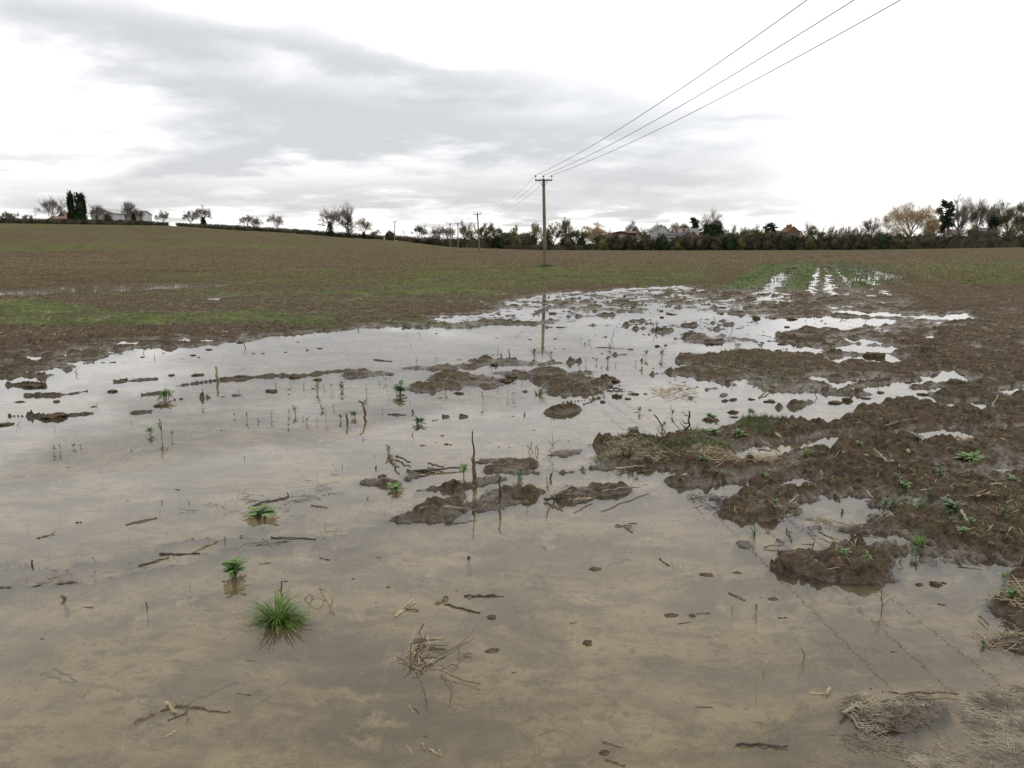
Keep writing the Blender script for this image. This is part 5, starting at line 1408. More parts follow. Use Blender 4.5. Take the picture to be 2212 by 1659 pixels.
for fn, pts in TW:
    for q_i, (X, Y, h_, w_) in enumerate(pts):
        (px, py), = fn([(X, Y)])
        h_px, w_px = h_ / 2.976, max(w_ / 2.976, 1.3)
        h_px = h_px * .62 if h_px < 12 else h_px * .8
        lean = rng.uniform(-.7, .7) * h_px
        b = gpt(px, py); m_ = pxm(b); r_ = w_px * m_ / 2
        z0 = min(float(gz(b[0], b[1])), b[2]) - .015
        k_ = rng.uniform(.45, .8)
        hz = h_px * m_ / CP
        pts3 = np.array([(b[0] - lean * m_ * .25, b[1], z0), (b[0], b[1], b[2]), (b[0] + lean * m_ * k_, b[1] + rng.uniform(-.3, .3) * hz, b[2] + hz * .6), (b[0] + lean * m_ * rng.uniform(.2, 1.3), b[1] + rng.uniform(-.3, .3) * hz, b[2] + hz)])
        mb = MB(); mb.tube(pts3, [r_ * 1.1, r_, r_ * .85, r_ * .6], 6, jit=.2)
        mat = M['stick_brown'] if rng.uniform() < .3 else M['stick_dark']
        o = mb.build('twig_end', mat)
        tag(o, where(px, py, kinds_[(q_i * 7 + int(h_)) % 5]), 'twig', 'twig ends poking out of the flood')

# tangle of twigs and straw, lower centre
tg = empty('twig_tangle', tuple(P(925, 1425)))
tag(tg, 'tangle of pale straw and dark twigs rising from the water, lower centre', 'twig tangle')
T0 = P(925, 1425)
for k_ in range(26):
    (x0, y0), (x1, y1) = zB([(470 + rng.normal() * 45, 690 + rng.normal() * 40)])[0], zB([(560 + rng.normal() * 60, 560 + rng.normal() * 60)])[0]
    a3 = P(x0, y0) - T0; c3 = P(x1, y1 + 12) - T0 + np.array((0, 0, rng.uniform(.0, .045)))
    mb = MB(); mb.tube(crooked(a3, c3, 6, .05), rng.uniform(.0012, .0028), 5)
    mb.build('straw' if k_ % 3 else 'twig', M['straw'] if k_ % 3 else M['stick_dark'], tg)
for pl in ([(410, 735), (480, 670), (530, 560)], [(530, 560), (690, 575)], [(620, 640), (760, 560), (860, 480)], [(640, 735), (720, 690), (755, 690)], [(755, 690), (765, 620), (760, 560)], [(765, 650), (810, 615), (845, 608)], [(790, 640), (845, 640)], [(450, 640), (455, 580)], [(530, 800), (550, 880), (558, 940)], [(650, 740), (720, 830), (705, 930)], [(640, 735), (800, 790), (900, 815)]):
    q = np.array([P(*c_) - T0 + np.array((0, 0, rng.uniform(.004, .02))) for c_ in zB(pl)])
    mb = MB(); mb.tube(q, .0022, 5, jit=.15); mb.build('twig', M['stick_brown'], tg)

# weeds
WG = 'small weeds standing in the flood'
leafy(508, 1256, 58, 44, '', None, n=130, label='round bushy light green weed standing in the foreground water', leafw=.30)
leafy(567, 1124, 74, 20, '', None, n=70, label='flat spreading green weed floating in front of the second furrow')
leafy(862, 858, 46, 28, '', None, 'weed_dark', n=44, label='wide leafy green clump left of the long mud bar', leafw=.34)
leafy(350, 952, 26, 44, '', None, n=16, label='tall leafy weed in three stems in the left water', leafw=.36)
for (x_, y_, w_, h_, mt) in ((838, 988, 24, 22, 'weed'), (1005, 1037, 34, 26, 'weed'), (850, 1068, 48, 14, 'weed'), (1123, 1042, 34, 22, 'weed_dark'), (357, 868, 44, 22, 'weed'), (439, 884, 15, 14, 'weed'), (324, 946, 28, 20, 'weed'), (371, 952, 16, 16, 'weed'), (117, 984, 20, 18, 'weed'), (133, 982, 14, 18, 'weed'), (160, 975, 16, 10, 'weed_dark'), (175, 973, 10, 8, 'weed'),
                             (535, 913, 14, 20, 'weed_dark'), (587, 911, 16, 20, 'weed_dark'), (625, 902, 16, 14, 'weed'), (638, 902, 22, 20, 'weed'), (684, 852, 24, 26, 'weed'), (741, 848, 24, 24, 'weed'), (718, 850, 12, 18, 'weed'), (700, 846, 10, 12, 'weed'), (655, 842, 14, 10, 'weed'), (664, 920, 16, 18, 'weed_dark'), (685, 917, 10, 12, 'weed'), (706, 918, 12, 18, 'weed_dark'), (735, 914, 20, 14, 'weed_dark'), (765, 908, 26, 14, 'weed_dark'),
                             (622, 930, 12, 10, 'weed'), (695, 893, 22, 12, 'weed'), (720, 889, 14, 10, 'weed'), (905, 922, 42, 16, 'weed_dark'), (792, 858, 14, 22, 'weed'), (788, 885, 18, 16, 'weed_dark'), (886, 877, 8, 8, 'weed'), (1012, 808, 16, 20, 'weed_dark'), (1043, 878, 18, 26, 'weed_dark'), (1097, 864, 14, 20, 'weed_dark'), (1110, 864, 16, 22, 'weed_dark'), (962, 850, 18, 20, 'weed'), (1075, 845, 10, 12, 'weed'), (1075, 766, 10, 12, 'weed_dark'),
                             (899, 790, 12, 14, 'weed'), (942, 787, 12, 12, 'weed'), (1153, 774, 24, 18, 'weed_dark'), (1192, 772, 14, 10, 'weed'), (1255, 742, 10, 8, 'weed'), (1272, 744, 16, 8, 'weed'), (1312, 789, 24, 18, 'weed_dark'), (1290, 788, 14, 12, 'weed'), (1265, 792, 12, 12, 'weed'), (1252, 795, 10, 12, 'weed'), (1372, 792, 12, 12, 'weed'), (1385, 795, 20, 18, 'weed_dark'), (1395, 777, 20, 16, 'weed'), (1430, 778, 24, 26, 'weed_dark'),
                             (1320, 757, 18, 12, 'weed_dark'), (1068, 792, 26, 8, 'weed'), (1593, 753, 22, 8, 'weed'), (1644, 756, 24, 14, 'weed_dark'), (1577, 764, 12, 12, 'weed'), (1833, 735, 14, 16, 'weed'), (1380, 897, 20, 14, 'weed'), (1455, 905, 20, 14, 'weed'), (1535, 910, 40, 12, 'weed'), (1622, 903, 28, 14, 'weed'), (1543, 702, 10, 16, 'weed'), (1503, 702, 8, 10, 'weed'), (1513, 702, 8, 10, 'weed'), (1573, 703, 8, 8, 'weed'),
                             (1597, 940, 40, 16, 'weed'), (1540, 935, 40, 10, 'weed'), (1519, 996, 30, 12, 'weed'), (1649, 1030, 26, 10, 'weed'), (1937, 1033, 22, 18, 'weed_dark'), (1953, 1064, 36, 24, 'weed'), (2033, 1029, 34, 22, 'weed_dark'), (2007, 1076, 28, 20, 'weed_dark'), (1912, 1095, 30, 20, 'weed'), (1983, 1100, 20, 18, 'weed'), (2056, 1106, 56, 26, 'weed_dark'), (2094, 1133, 26, 18, 'weed'), (2077, 1154, 34, 20, 'weed'),
                             (2104, 1170, 22, 14, 'weed'), (2175, 1170, 20, 14, 'weed'), (2168, 1112, 24, 16, 'weed_dark'), (2191, 1042, 34, 16, 'weed'), (2141, 1042, 20, 14, 'weed'), (1973, 1212, 30, 26, 'weed_dark'), (1946, 1213, 18, 20, 'weed_dark'), (1872, 1207, 30, 16, 'weed'), (1825, 1200, 30, 16, 'weed'), (2167, 1268, 30, 40, 'weed'), (2186, 1296, 40, 28, 'weed'), (2120, 1408, 22, 14, 'weed_dark'), (1633, 1336, 20, 22, 'weed'), (1580, 1330, 12, 12, 'weed'),
                             (2094, 995, 62, 18, 'weed'), (1980, 956, 30, 12, 'weed_dark'), (1857, 962, 22, 12, 'weed'), (1915, 960, 12, 8, 'weed'), (1972, 1002, 18, 10, 'weed'), (2165, 1150, 16, 14, 'weed'), (2052, 1060, 14, 12, 'weed'), (1900, 1064, 16, 14, 'weed'), (1674, 1089, 22, 12, 'weed'), (1873, 1130, 16, 14, 'weed'), (2205, 1085, 14, 18, 'weed'), (1260, 1028, 18, 5, 'weed'), (404, 1562, 16, 20, 'weed_dark'), (1112, 1063, 14, 14, 'weed_dark')):
    adj = 'dark green' if mt == 'weed_dark' else 'green'
    sz_ = 'spreading' if w_ > 1.8 * h_ else ('tall' if h_ > w_ * 1.1 else ('bushy' if w_ > 26 else 'small'))
    leafy(x_, y_, w_, h_, sz_ + ' ' + adj + ' leafy weed', WG, mt)
for _ in range(95):
    if _ < 60: px, py = rng.uniform(1490, 2200), rng.uniform(915, 1190)
    elif _ < 80: px, py = rng.uniform(1000, 1700), rng.uniform(765, 850)
    else: px, py = rng.uniform(100, 1000), rng.uniform(820, 960)
    p = gpt(px, py)
    if _ < 60 and gz(p[0], p[1]) < .004: continue
    w_ = rng.uniform(8, 18) * (1.2 if py > 1000 else .8)
    leafy(px, py, w_, w_ * rng.uniform(.6, 1.1), ['sprawling', 'ragged', 'tiny'][_ % 3] + ' green seedling', 'seedlings scattered over mud and water', ['weed', 'weed_dark'][_ % 2], n=10)
for _ in range(110):
    px, py = rng.uniform(60, 2100), rng.uniform(700, 1600)
    if _ < 60: px, py = rng.uniform(900, 1850), rng.uniform(690, 960)
    p = P(px, py)
    if gz(p[0], p[1]) > -.01: continue
    L_ = rng.uniform(6, 22) * (py - 500) / 600; a_ = rng.uniform(-.35, .35)
    lying('lying_stick', '', 'stick', (px, py), (px + L_ * math.cos(a_), py + L_ * math.sin(a_) * .6), rng.uniform(1.5, 3.2), M[['stick_dark', 'straw_wet', 'stick_brown'][_ % 3]], 'short litter pieces afloat', z=.001,
          label=where(px, py, ['short dark stick', 'short pale stalk', 'short brown stick'][_ % 3] + ' afloat'), n=6)
tuft(600, 1352, 132, 60, 330, '', None, label='big bright green grass tuft with drooping blades in the foreground water', bw=1.9, droop=2.0)
tuft(1988, 1178, 66, 40, 90, '', None, label='bright green grass tuft on the right mud bank')
tuft(1745, 985, 50, 30, 26, '', None, 'grass', label='sparse long-bladed grass tuft on the mud beside the curved puddle')
tuft(1630, 1166, 18, 48, 9, '', None, label='tall green grass blades standing in the water by the right shore', droop=.4)
tuft(1652, 1158, 34, 18, 12, '', None, label='low fallen grass blades right of the tall grass blades')
tuft(1375, 1042, 12, 26, 5, '', None, label='few thin green blades behind the small right mud bar', droop=.3)
tuft(1162, 860, 28, 38, 26, '', None, 'grass_dull', label='upright dull grass clump in front of the middle mud bar', droop=.5)
tuft(285, 982, 6, 12, 5, '', None, 'grass_dull', label='tiny grass sprig alone in the left water', droop=.4)
tuft(582, 1114, 20, 26, 12, '', None, 'grass', label='few upright blades growing out of the flat floating weed', droop=.6)
tuft(1176, 1196, 8, 18, 4, '', None, 'grass', label='single green blade bending over the open water in the centre', droop=.6)
tuft(2130, 1500, 20, 12, 8, '', None, 'grass', label='few green blades coming through the floating straw')
tuft(1520, 985, 60, 14, 60, '', None, 'grass_dull', label='dull grass patch on the mud left of the curved puddle')
tuft(1355, 985, 46, 40, 60, '', None, 'grass_dull', label='dry grassy clump on the tip of the mud spit', droop=.8)
# ------------------------------------------------------------------ poles and wires
POLES = {}


def tz(x, y):
    return float(gz(x, y)) if abs(math.atan2(x, y)) < A_FINE - .01 and y > 0 else float(macro(x, y))


def pole(xF, D, top_py, top_px, arm_w, label, lod=0, r=.13, group='timber power poles in a line', rz=0.0, arm_z=.30):
    z0 = float(macro((xF - CX) / FPX * D, D))
    x0 = xat(xF, D, z0)
    z0 = tz(x0, D)
    zt = ztop(top_py, D)
    xt = xat(top_px, D, zt)
    root = empty('power_pole', (x0, D, z0), 0)
    tag(root, label, 'power pole', group)
    Hh = zt - z0
    lean = xt - x0
    mb = MB()
    hs = Hh - arm_z - .08
    k = np.linspace(0, 1, 9)[:, None]
    pts = np.array([(0, 0, -.5)]) * (1 - k) + np.array([(lean * hs / Hh, 0, hs)]) * k
    mb.tube(pts, np.linspace(r * 1.12, r * .80, 9), 12 if not lod else 6, jit=.02)
    mb.build('post', M['pole'], root, smooth=False)
    lx = lean * hs / Hh
    mb = MB(); mb.tube([(lx, 0, hs - .01), (lx, 0, hs + .10)], [r * .95, .02], 10 if not lod else 6); mb.build('pole_cap', M['stick_dark'], root)
    az_ = hs - .07
    mb = MB(); mb.box((lx, -r * .85 - .05, az_), (arm_w, .09, .10)); mb.build('crossarm', M['iron'], root)
    hw = arm_w / 2 - .045
    for s in (-1, 1):
        mb = MB(); mb.tube([(lx + s * arm_w * .26, -r * .85 - .02, az_ - .05), (lx + s * r * .3, -r * .85 - .012, az_ - .42)], .018, 5)
        mb.build('brace', M['iron'], root)
    att = []
    for s in (-1, 0, 1):
        zi = az_ + .05 if s else hs + .06
        ih = (az_ + .05 + arm_z - .02) - zi
        mb = MB()
        mb.tube([(lx + s * hw, -r * .85 - .05 if s else 0, zi), (lx + s * hw, -r * .85 - .05 if s else 0, zi + ih - .10)], .014, 6)
        pin = mb.build('insulator', M['iron'], root)
        mb = MB()
        zc = zi + ih - .13
        yy = -r * .85 - .05 if s else 0
        mb.tube([(lx + s * hw, yy, zc), (lx + s * hw, yy, zc + .03), (lx + s * hw, yy, zc + .035), (lx + s * hw, yy, zc + .075), (lx + s * hw, yy, zc + .08), (lx + s * hw, yy, zc + .13)], [.045, .062, .045, .055, .035, .025], 8)
        mb.build('shed', M['insul'], pin)
        att.append(np.array((x0 + lx + s * hw, D + yy, z0 + zc + .12)))
    POLES[label] = att
    return att


A1 = pole(1178, 60.3, 374.8, 1174, 1.27, 'tall timber power pole nearest the viewer, grass round its foot', arm_z=.34)
A2 = pole(1036.5, 123, 456.3, 1031, 1.27, 'second timber power pole, midway to the hedge, left of the nearest pole', lod=1, r=.135)
A3 = pole(989.5, 194, 479, 989, 1.45, 'third power pole in the line, standing against the hedge', lod=1, r=.15)
pole(972.5, 215, 480, 972, 1.5, 'power pole just left of the third one, half hidden in the hedge', lod=1, r=.15, group='distant power poles')
pole(977, 300, 489, 977, 1.3, 'small dark pole showing right behind the half hidden pole', lod=1, r=.16, group='distant power poles')
pole(852.5, 235, 475.5, 853, 1.7, 'power pole standing alone above the sloping hedge', lod=1, r=.16, group='distant power poles')
pole(870.5, 420, 497, 870.5, 2.0, 'tiny far pole, left of a pair beyond the sloping hedge', lod=1, r=.2, group='distant power poles')
pole(874.5, 470, 500, 874.5, 1.6, 'tiny far pole, right of a pair beyond the sloping hedge', lod=1, r=.2, group='distant power poles')
pole(1833, 262, 489, 1833, .5, 'thin bare telegraph pole among the shrubs on the right', lod=1, r=.13, group='distant power poles')
pole(1421, 262, 489, 1421, .4, 'reddish telegraph pole in front of the white gabled house', lod=1, r=.13, group='distant power poles')


def wire(a, b, sag, label, group, r=.008, n=40):
    t = np.linspace(0, 1, n)[:, None]
    p = a * (1 - t) + b * t
    p[:, 2] -= (4 * sag * t * (1 - t))[:, 0]
    mb = MB(); mb.tube(p, r, 5)
    tag(mb.build('overhead_wire', M['wire'], None, smooth=True), label, 'wire', group)


offs = [(-.59, 'left'), (0, 'middle'), (.59, 'right')]
YE = -6.0


def near_wire(d):      # height and spread of the wires from the nearest pole to the one behind the viewer
    return 0.004 * d + 0.00112 * d * d, 0.195 * d, 0.0193 * d


for (o_, nm), a1, a2, a3 in zip(offs, A1, A2, A3):
    k_ = {'left': -1, 'middle': 0, 'right': 1}[nm]
    d_ = np.linspace(0, a1[1] - YE, 90)
    zz, xx, sp = near_wire(d_)
    mb = MB(); mb.tube(np.stack([a1[0] + xx + k_ * sp, a1[1] - d_, a1[2] + zz], 1), .0135, 5)
    tag(mb.build('overhead_wire', M['wire'], None, smooth=True), nm + ' wire of the three climbing from the nearest pole to the top edge', 'wire', 'wires from the nearest pole overhead')
    wire(a2, a1, 1.15, nm + ' wire of the three between the nearest and the second pole', 'wires between the two nearest poles', r=.009)
    wire(a3, a2, 1.2, nm + ' wire of the three between the second and the third pole', 'wires beyond the second pole', r=.010)
# the taller pole the near wires run to, behind the viewer
dE = A1[1][1] - YE; zE, xE, sE = near_wire(dE); zE += A1[1][2]; xE += A1[1][0]; sE += .6
pb = empty('power_pole', (xE, YE, 0)); tag(pb, 'tall timber power pole behind the viewer that carries the near wires', 'power pole', 'timber power poles in a line')
mb = MB(); mb.tube([(0, 0, -.5), (0, 0, zE - .3)], [.18, .13], 10); mb.build('post', M['pole'], pb)
mb = MB(); mb.box((0, -.2, zE - .25), (2 * sE + .2, .1, .12)); mb.build('crossarm', M['iron'], pb)
for s in (-1, 0, 1):
    mb = MB(); mb.tube([(s * sE, -.2 if s else 0, zE - .3), (s * sE, -.2 if s else 0, zE)], [.02, .04], 6); mb.build('insulator', M['insul'], pb)
# grass round the pole feet
for xF, D, k_, w_, lab in ((1177, 60.0, 200, .8, 'dark grass tuft round the foot of the nearest pole'), (1040, 122.3, 240, 2.6, 'bright green grass patch round the foot of the second pole')):
    x0 = xat(xF, D, 0.2); z0 = tz(x0, D)
    az = rng.uniform(0, 6.28, k_); rr = rng.uniform(0, w_, k_)
    px_, py_ = x0 + np.sin(az) * rr, D + np.cos(az) * rr * .6
    V, F = strips(np.stack([px_, py_, gz(px_, py_) - .02], 1), az, rng.uniform(0, .7, k_), rng.uniform(.12, .34, k_), rng.uniform(.03, .06, k_), rng.uniform(.2, 1, k_), 3)
    tag(mesh_np('grass_tuft', V, F, 4, M['grass'] if w_ > 1 else M['crop']), lab, 'grass tuft')


# ------------------------------------------------------------------ trees
def grow(seed, levels=6, kids=3, ratio=.72, spread=.55, up=.12, trunk=.30, droop=0.0, limbs=4, wig=.12):
    r = np.random.default_rng(seed)
    P0, P1, LV = [], [], []
    cur = [(np.array((0., 0, 0)), np.array((0., 0, 1.)), trunk, 0)]
    tips = []
    for lv in range(levels + 1):
        nxt = []
        for p, d, L, _ in cur:
            d = d + r.normal(size=3) * wig; d /= np.linalg.norm(d)
            mid = p + d * L * .5
            d2 = d + r.normal(size=3) * wig + np.array((0, 0, up - droop * lv / levels)); d2 /= np.linalg.norm(d2)
            q = mid + d2 * L * .5
            P0 += [p, mid]; P1 += [mid, q]; LV += [lv, lv]
            if lv < levels:
                nk = limbs if lv == 0 else kids
                a0 = r.uniform(0, 6.28)
                for c_ in range(nk):
                    a = a0 + c_ * 6.28 / nk + r.normal() * .5
                    s = np.cross(d2, (0.3, .2, .93)); s /= np.linalg.norm(s) + 1e-9; b = np.cross(d2, s)
                    sp = spread * r.uniform(.6, 1.35) * (1.0 if (lv == 0 or c_) else .35)
                    nd = d2 * math.cos(sp) + (s * math.cos(a) + b * math.sin(a)) * math.sin(sp)
                    st = q if (c_ == 0 or r.uniform() < .45) else mid + (q - mid) * r.uniform(.1, .9)
                    nxt.append((st, nd, L * ratio * r.uniform(.75, 1.2), 0))
        cur = nxt
    return np.array(P0), np.array(P1), np.array(LV)


_tc = {}


def leafclump(seed, n_cl, per, shape, fill=.35):
    """points for leaves: clumps in the unit shape; z 0..1, radius <=1"""
    r = np.random.default_rng(seed)
    C = []
    while len(C) < n_cl:
        p = r.uniform(-1, 1, 3); z = (p[2] + 1) / 2
        rad = shape(z)
        rr = math.hypot(p[0], p[1])
        if rr <= rad and rr > rad * fill * r.uniform(0, 1.6): C.append((p[0], p[1], z))
    C = np.array(C)
    k = r.integers(0, n_cl, n_cl * per)
    sg = r.uniform(.05, .13, n_cl)[k]
    return C[k] + r.normal(size=(len(k), 3)) * sg[:, None] * np.array((1, 1, .5))


TREE_N = [0]


def tree(xF, baseF, topF, wF, D, kind, desc, group, twig='twig', name=None, ivy=0, seed=None, x_off=0):
    """xF centre, baseF/topF rows and wF width as seen; D metres away"""
    TREE_N[0] += 1
    seed = seed or TREE_N[0] * 13
    zb = float(macro((xF - CX) / FPX * D, D))
    zt = ztop(topF, D)
    Hh = max(zt - zb, 1.0)
    x0 = xat(xF, D, zb)
    Wd = wF / FPX * D * CP
    nm = name or {'bare': 'bare_tree', 'willow': 'willow_tree', 'ever': 'conifer_tree', 'leyl': 'cypress_tree', 'pine': 'pine_tree', 'olive': 'budding_tree', 'bush': 'shrub', 'cedar': 'cedar_tree'}[kind]
    root = empty(nm, (x0, D, zb - .1), random.uniform(0, 6.28) if kind not in ('cedar',) else 0)
    lab = desc
    tag(root, lab, 'tree' if kind != 'bush' else 'shrub', group)
    tw = max(.013, .000095 * D)
    if kind in ('bare', 'willow', 'olive'):
        cfg = dict(bare=dict(levels=6, kids=3, ratio=.76, spread=.52, up=.05, trunk=.13, limbs=6), willow=dict(levels=6, kids=3, ratio=.74, spread=.66, up=.22, trunk=.14, limbs=9, droop=.6), olive=dict(levels=6, kids=3, ratio=.74, spread=.6, up=.06, trunk=.15, limbs=6))[kind]
        a, b, lv = grow(seed, **cfg)
        allp = np.vstack([a, b])
        q = np.percentile(np.abs(allp[:, :2]), 97); zmx = np.percentile(allp[:, 2], 99.7)
        S = np.array((Wd / 2 / q, Wd / 2 / q, Hh / zmx))
        a, b = a * S, b * S
        rad = np.array([.022, .012, .0065, .0036, .0, .0, .0])[lv] * Hh + tw * np.array([0, 0, 0, .6, 1.4, 1.0, .75])[lv]
        th = lv <= 2
        V, F = rods(a[th], b[th], rad[th], rad[th] * .8, 5)
        mesh_np('trunk', V, F, 4, M['bark'], root)
        V, F = rods(a[~th], b[~th], rad[~th], rad[~th] * .6, 3)
        Vc_, Fc_ = V, F
        tips = b[lv >= 4]
        kk = rng.integers(0, len(tips), int(np.clip(Wd * Hh * {'bare': 45, 'willow': 150, 'olive': 60}[kind], 500, 9000)))
        s0 = tips[kk]
        out = s0 - np.array((0, 0, Hh * .35)); out /= np.linalg.norm(out, axis=1)[:, None] + 1e-6
        dv = out * .6 + rng.normal(size=(len(kk), 3)) * .6 + np.array((0, 0, -1.1 if kind == 'willow' else .25))
        dv /= np.linalg.norm(dv, axis=1)[:, None]
        ln = rng.uniform(.4, 1.0, len(kk)) * (.085 if kind != 'willow' else .12) * Hh
        e0 = s0 + dv * ln[:, None]; wv = np.cross(dv, rng.normal(size=dv.shape)); wv /= np.linalg.norm(wv, axis=1)[:, None]
        hw_ = tw * .75
        Vt = np.stack([s0 - wv * hw_, s0 + wv * hw_, e0 + wv * hw_ * .5, e0 - wv * hw_ * .5], 1).reshape(-1, 3)
        mesh_np('crown', np.vstack([Vc_, Vt]), np.vstack([Fc_, np.arange(len(Vt)).reshape(-1, 4) + len(Vc_)]), 4, M[twig], root)
        if kind == 'olive':
            e = b[lv >= 5]
            C = e[rng.integers(0, len(e), min(2600, int(Wd * Hh * 60)))] + rng.normal(size=(min(2600, int(Wd * Hh * 60)), 3)) * .12
            V, F = cards(C, .11)
            mesh_np('leaves', V, F, 4, M['leaf_olive'], root)
        if ivy:
            k = 900
            zz = rng.uniform(0, ivy, k) ** .8
            rr = (.035 + .085 * np.sin(np.clip(zz / ivy, 0, 1) * 3.0)) * Hh * rng.uniform(.3, 1.15, k)
            az = rng.uniform(0, 6.28, k)
            tx = np.interp(zz * Hh, a[th][:, 2][np.argsort(a[th][:, 2])], a[th][:, 0][np.argsort(a[th][:, 2])] * 0)
            V, F = cards(np.stack([np.sin(az) * rr + tx, np.cos(az) * rr, zz * Hh], 1), .20)
            mesh_np('ivy', V, F, 4, M['leaf_dark'], root)
    else:
        if kind == 'leyl': shp = lambda z: (min(z * 9, 1) * (1 - .25 * z) if z < .85 else (1 - z) * 5.2 * .79); ncl, per, sz = 150, 22, .20
        elif kind == 'ever': shp = lambda z: math.sin(min(max(z, .02) * 1.05, 1) * math.pi) ** .5 if z < .95 else .2; ncl, per, sz = 110, 22, .22
        elif kind == 'bush': shp = lambda z: math.sqrt(max(1 - max(z * 1.02 - .25, 0) ** 2 / .62, 0)) ; ncl, per, sz = 70, 22, .17
        else: shp = None
        if shp:
            Pn = leafclump(seed, ncl, per, shp, .5)
            jag = 1.0
            Pn = Pn * np.array((Wd / 2 * .92, Wd / 2 * .92, Hh * .96)) + np.array((0, 0, .02 * Hh))
            V, F = cards(Pn, sz * (0.8 + Hh / 18))
            mat = {'bush': twig if twig.startswith('leaf') else 'leaf_hedge'}.get(kind, 'leaf_dark')
            mesh_np('crown', V, F, 4, M[mat], root)
            # opaque inner mass of twigs
            Vs, Fs = ICO3
            V2 = Vs * (1 + .25 * perlin(Vs[:, 0] * 2 + seed, Vs[:, 1] * 2 + Vs[:, 2] * 2.3))[:, None]
            zz = np.clip((V2[:, 2] + 1) / 2, 0, 1)
            k_ = np.array([shp(min(max(z, .02), .97)) for z in zz])
            rr = np.hypot(V2[:, 0], V2[:, 1]) + 1e-6
            V2[:, 0] *= k_ / np.maximum(rr, .45) * .75 * np.minimum(rr, 1) * Wd / 2; V2[:, 1] *= k_ / np.maximum(rr, .45) * .75 * np.minimum(rr, 1) * Wd / 2
            V2[:, 2] = zz * Hh * .88
            mesh_np('inner_branches', V2, Fs, 3, M[mat], root)
        else:
            # pines and cedars: layered plates of needles on a visible trunk
            r = np.random.default_rng(seed)
            nt_ = 9 if kind == 'pine' else 11
            C = []
            brs0, brs1 = [], []
            for k in range(nt_):
                z = .38 + .60 * k / (nt_ - 1) if kind == 'cedar' else .22 + .76 * k / (nt_ - 1)
                wd = {'cedar': (1.0 if .35 < z < .97 else .5) * r.uniform(.55, 1.05), 'pine': (1.25 - z * .85) * r.uniform(.7, 1.25)}[kind]
                for s in range(5):
                    a = r.uniform(0, 6.28); d_ = wd * r.uniform(.45, 1)
                    c = np.array((math.cos(a) * d_, math.sin(a) * d_, z + r.normal() * .02))
                    C.append(c + r.normal(size=(42, 3)) * np.array((.17, .17, .016)))
                    brs0.append((0, 0, (z - .06) * Hh)); brs1.append((c[0] * Wd / 2, c[1] * Wd / 2, c[2] * Hh))
            C = np.concatenate(C) * np.array((Wd / 2 * .85, Wd / 2 * .85, Hh))
            V, F = cards(C, .22 * (0.8 + Hh / 18)); mesh_np('crown', V, F, 4, M['leaf_dark'], root)
            mb = MB(); mb.tube([(0, 0, 0), (0.01 * Hh, 0, Hh * .5), (0, 0, Hh * .95)], [.022 * Hh, .016 * Hh, .005 * Hh], 6)
            V, F = rods(brs0, brs1, .007 * Hh, .004 * Hh, 4); mb.addnp(V, F)
            mb.build('trunk', M['bark'], root)
    return root


TG = 'bare trees along the far field edge'
EG = 'evergreen trees on the skyline'
HG = 'trees behind the right-hand hedge'
tree(110, 472, 427, 68, 245, 'bare', 'broad bare tree on the hill left of the two dark cypresses', TG)
tree(157, 473, 410, 17, 246, 'leyl', 'narrower left one of two tall dark cypresses on the hill', EG)
tree(177, 474, 408, 27, 244, 'leyl', 'broader right one of two tall dark cypresses on the hill', EG)
tree(208, 474, 440, 34, 250, 'bare', 'slim pale bare tree between the cypresses and the white bungalow', TG, 'twig')
tree(270, 475, 434, 36, 238, 'bare', 'bare tree standing before the white bungalow gable', TG)
tree(290, 476, 443, 26, 238, 'bare', 'bare tree with ivy trunk before the right half of the white bungalow', TG, ivy=.55)
tree(305, 475, 450, 18, 242, 'bare', 'small bare tree at the right end of the white bungalow', TG)
tree(234, 475, 460, 18, 238, 'bush', 'round olive shrub at the left corner of the white bungalow', 'shrubs on the hill', 'leaf_olive')
tree(354, 481, 454, 28, 245, 'bare', 'small bare tree standing alone right of the bungalow', TG)
tree(412, 484, 453, 34, 245, 'bare', 'bare tree touching the left side of an ivy-footed tree', TG)
tree(440, 486, 443, 38, 243, 'bare', 'bare tree with dark ivy round its foot, behind the hedge gap', TG, ivy=.42)
tree(534, 489, 463, 36, 245, 'bare', 'low spreading tree, left of a leaning pair above the hedge', TG)
tree(557, 490, 468, 24, 245, 'bare', 'smaller pale tree, right of a leaning pair above the hedge', TG)
tree(599, 494, 463, 35, 245, 'bare', 'compact round bare tree standing alone above the hedge', TG)
tree(714, 507, 449, 50, 240, 'bare', 'sparse bare tree with a dark ivy ball halfway up its trunk', TG, ivy=.46)
tree(756, 508, 438, 48, 240, 'bare', 'tallest sparse bare tree on the slope, ivy up its trunk', TG, ivy=.55)
tree(786, 509, 470, 38, 240, 'bare', 'yellowish budding tree right of the two ivy-clad trees', TG, 'twig_yel', ivy=.25)
tree(812, 512, 495, 26, 250, 'bare', 'faint small bush right of the yellowish budding tree', TG)
tree(844, 514, 496, 24, 240, 'bush', 'dark rounded shrub at the foot of the lone pole', 'shrubs on the hill', 'leaf_brown')
tree(901, 528, 484, 44, 243, 'bare', 'round many-stemmed greenish bare tree on the hedge corner', TG, 'twig_olive', ivy=.15)
tree(947, 530, 488, 30, 250, 'bare', 'purplish bare tree left of the half hidden pole', TG)
tree(970, 530, 491, 28, 252, 'bare', 'purplish bare tree behind the half hidden pole', TG)
tree(1004, 534, 477, 20, 246, 'bare', 'tall pale slim tree between the third and second poles', TG, 'twig_yel')
tree(1017, 534, 480, 20, 250, 'bare', 'second tall pale slim tree between the third and second poles', TG, 'twig_yel')
tree(1043, 541, 480, 46, 236, 'olive', 'large olive green tree right behind the second pole', HG, 'twig_olive')
tree(1074, 540, 489, 30, 240, 'olive', 'yellow-green tree right of the large olive one', HG, 'twig_yel')
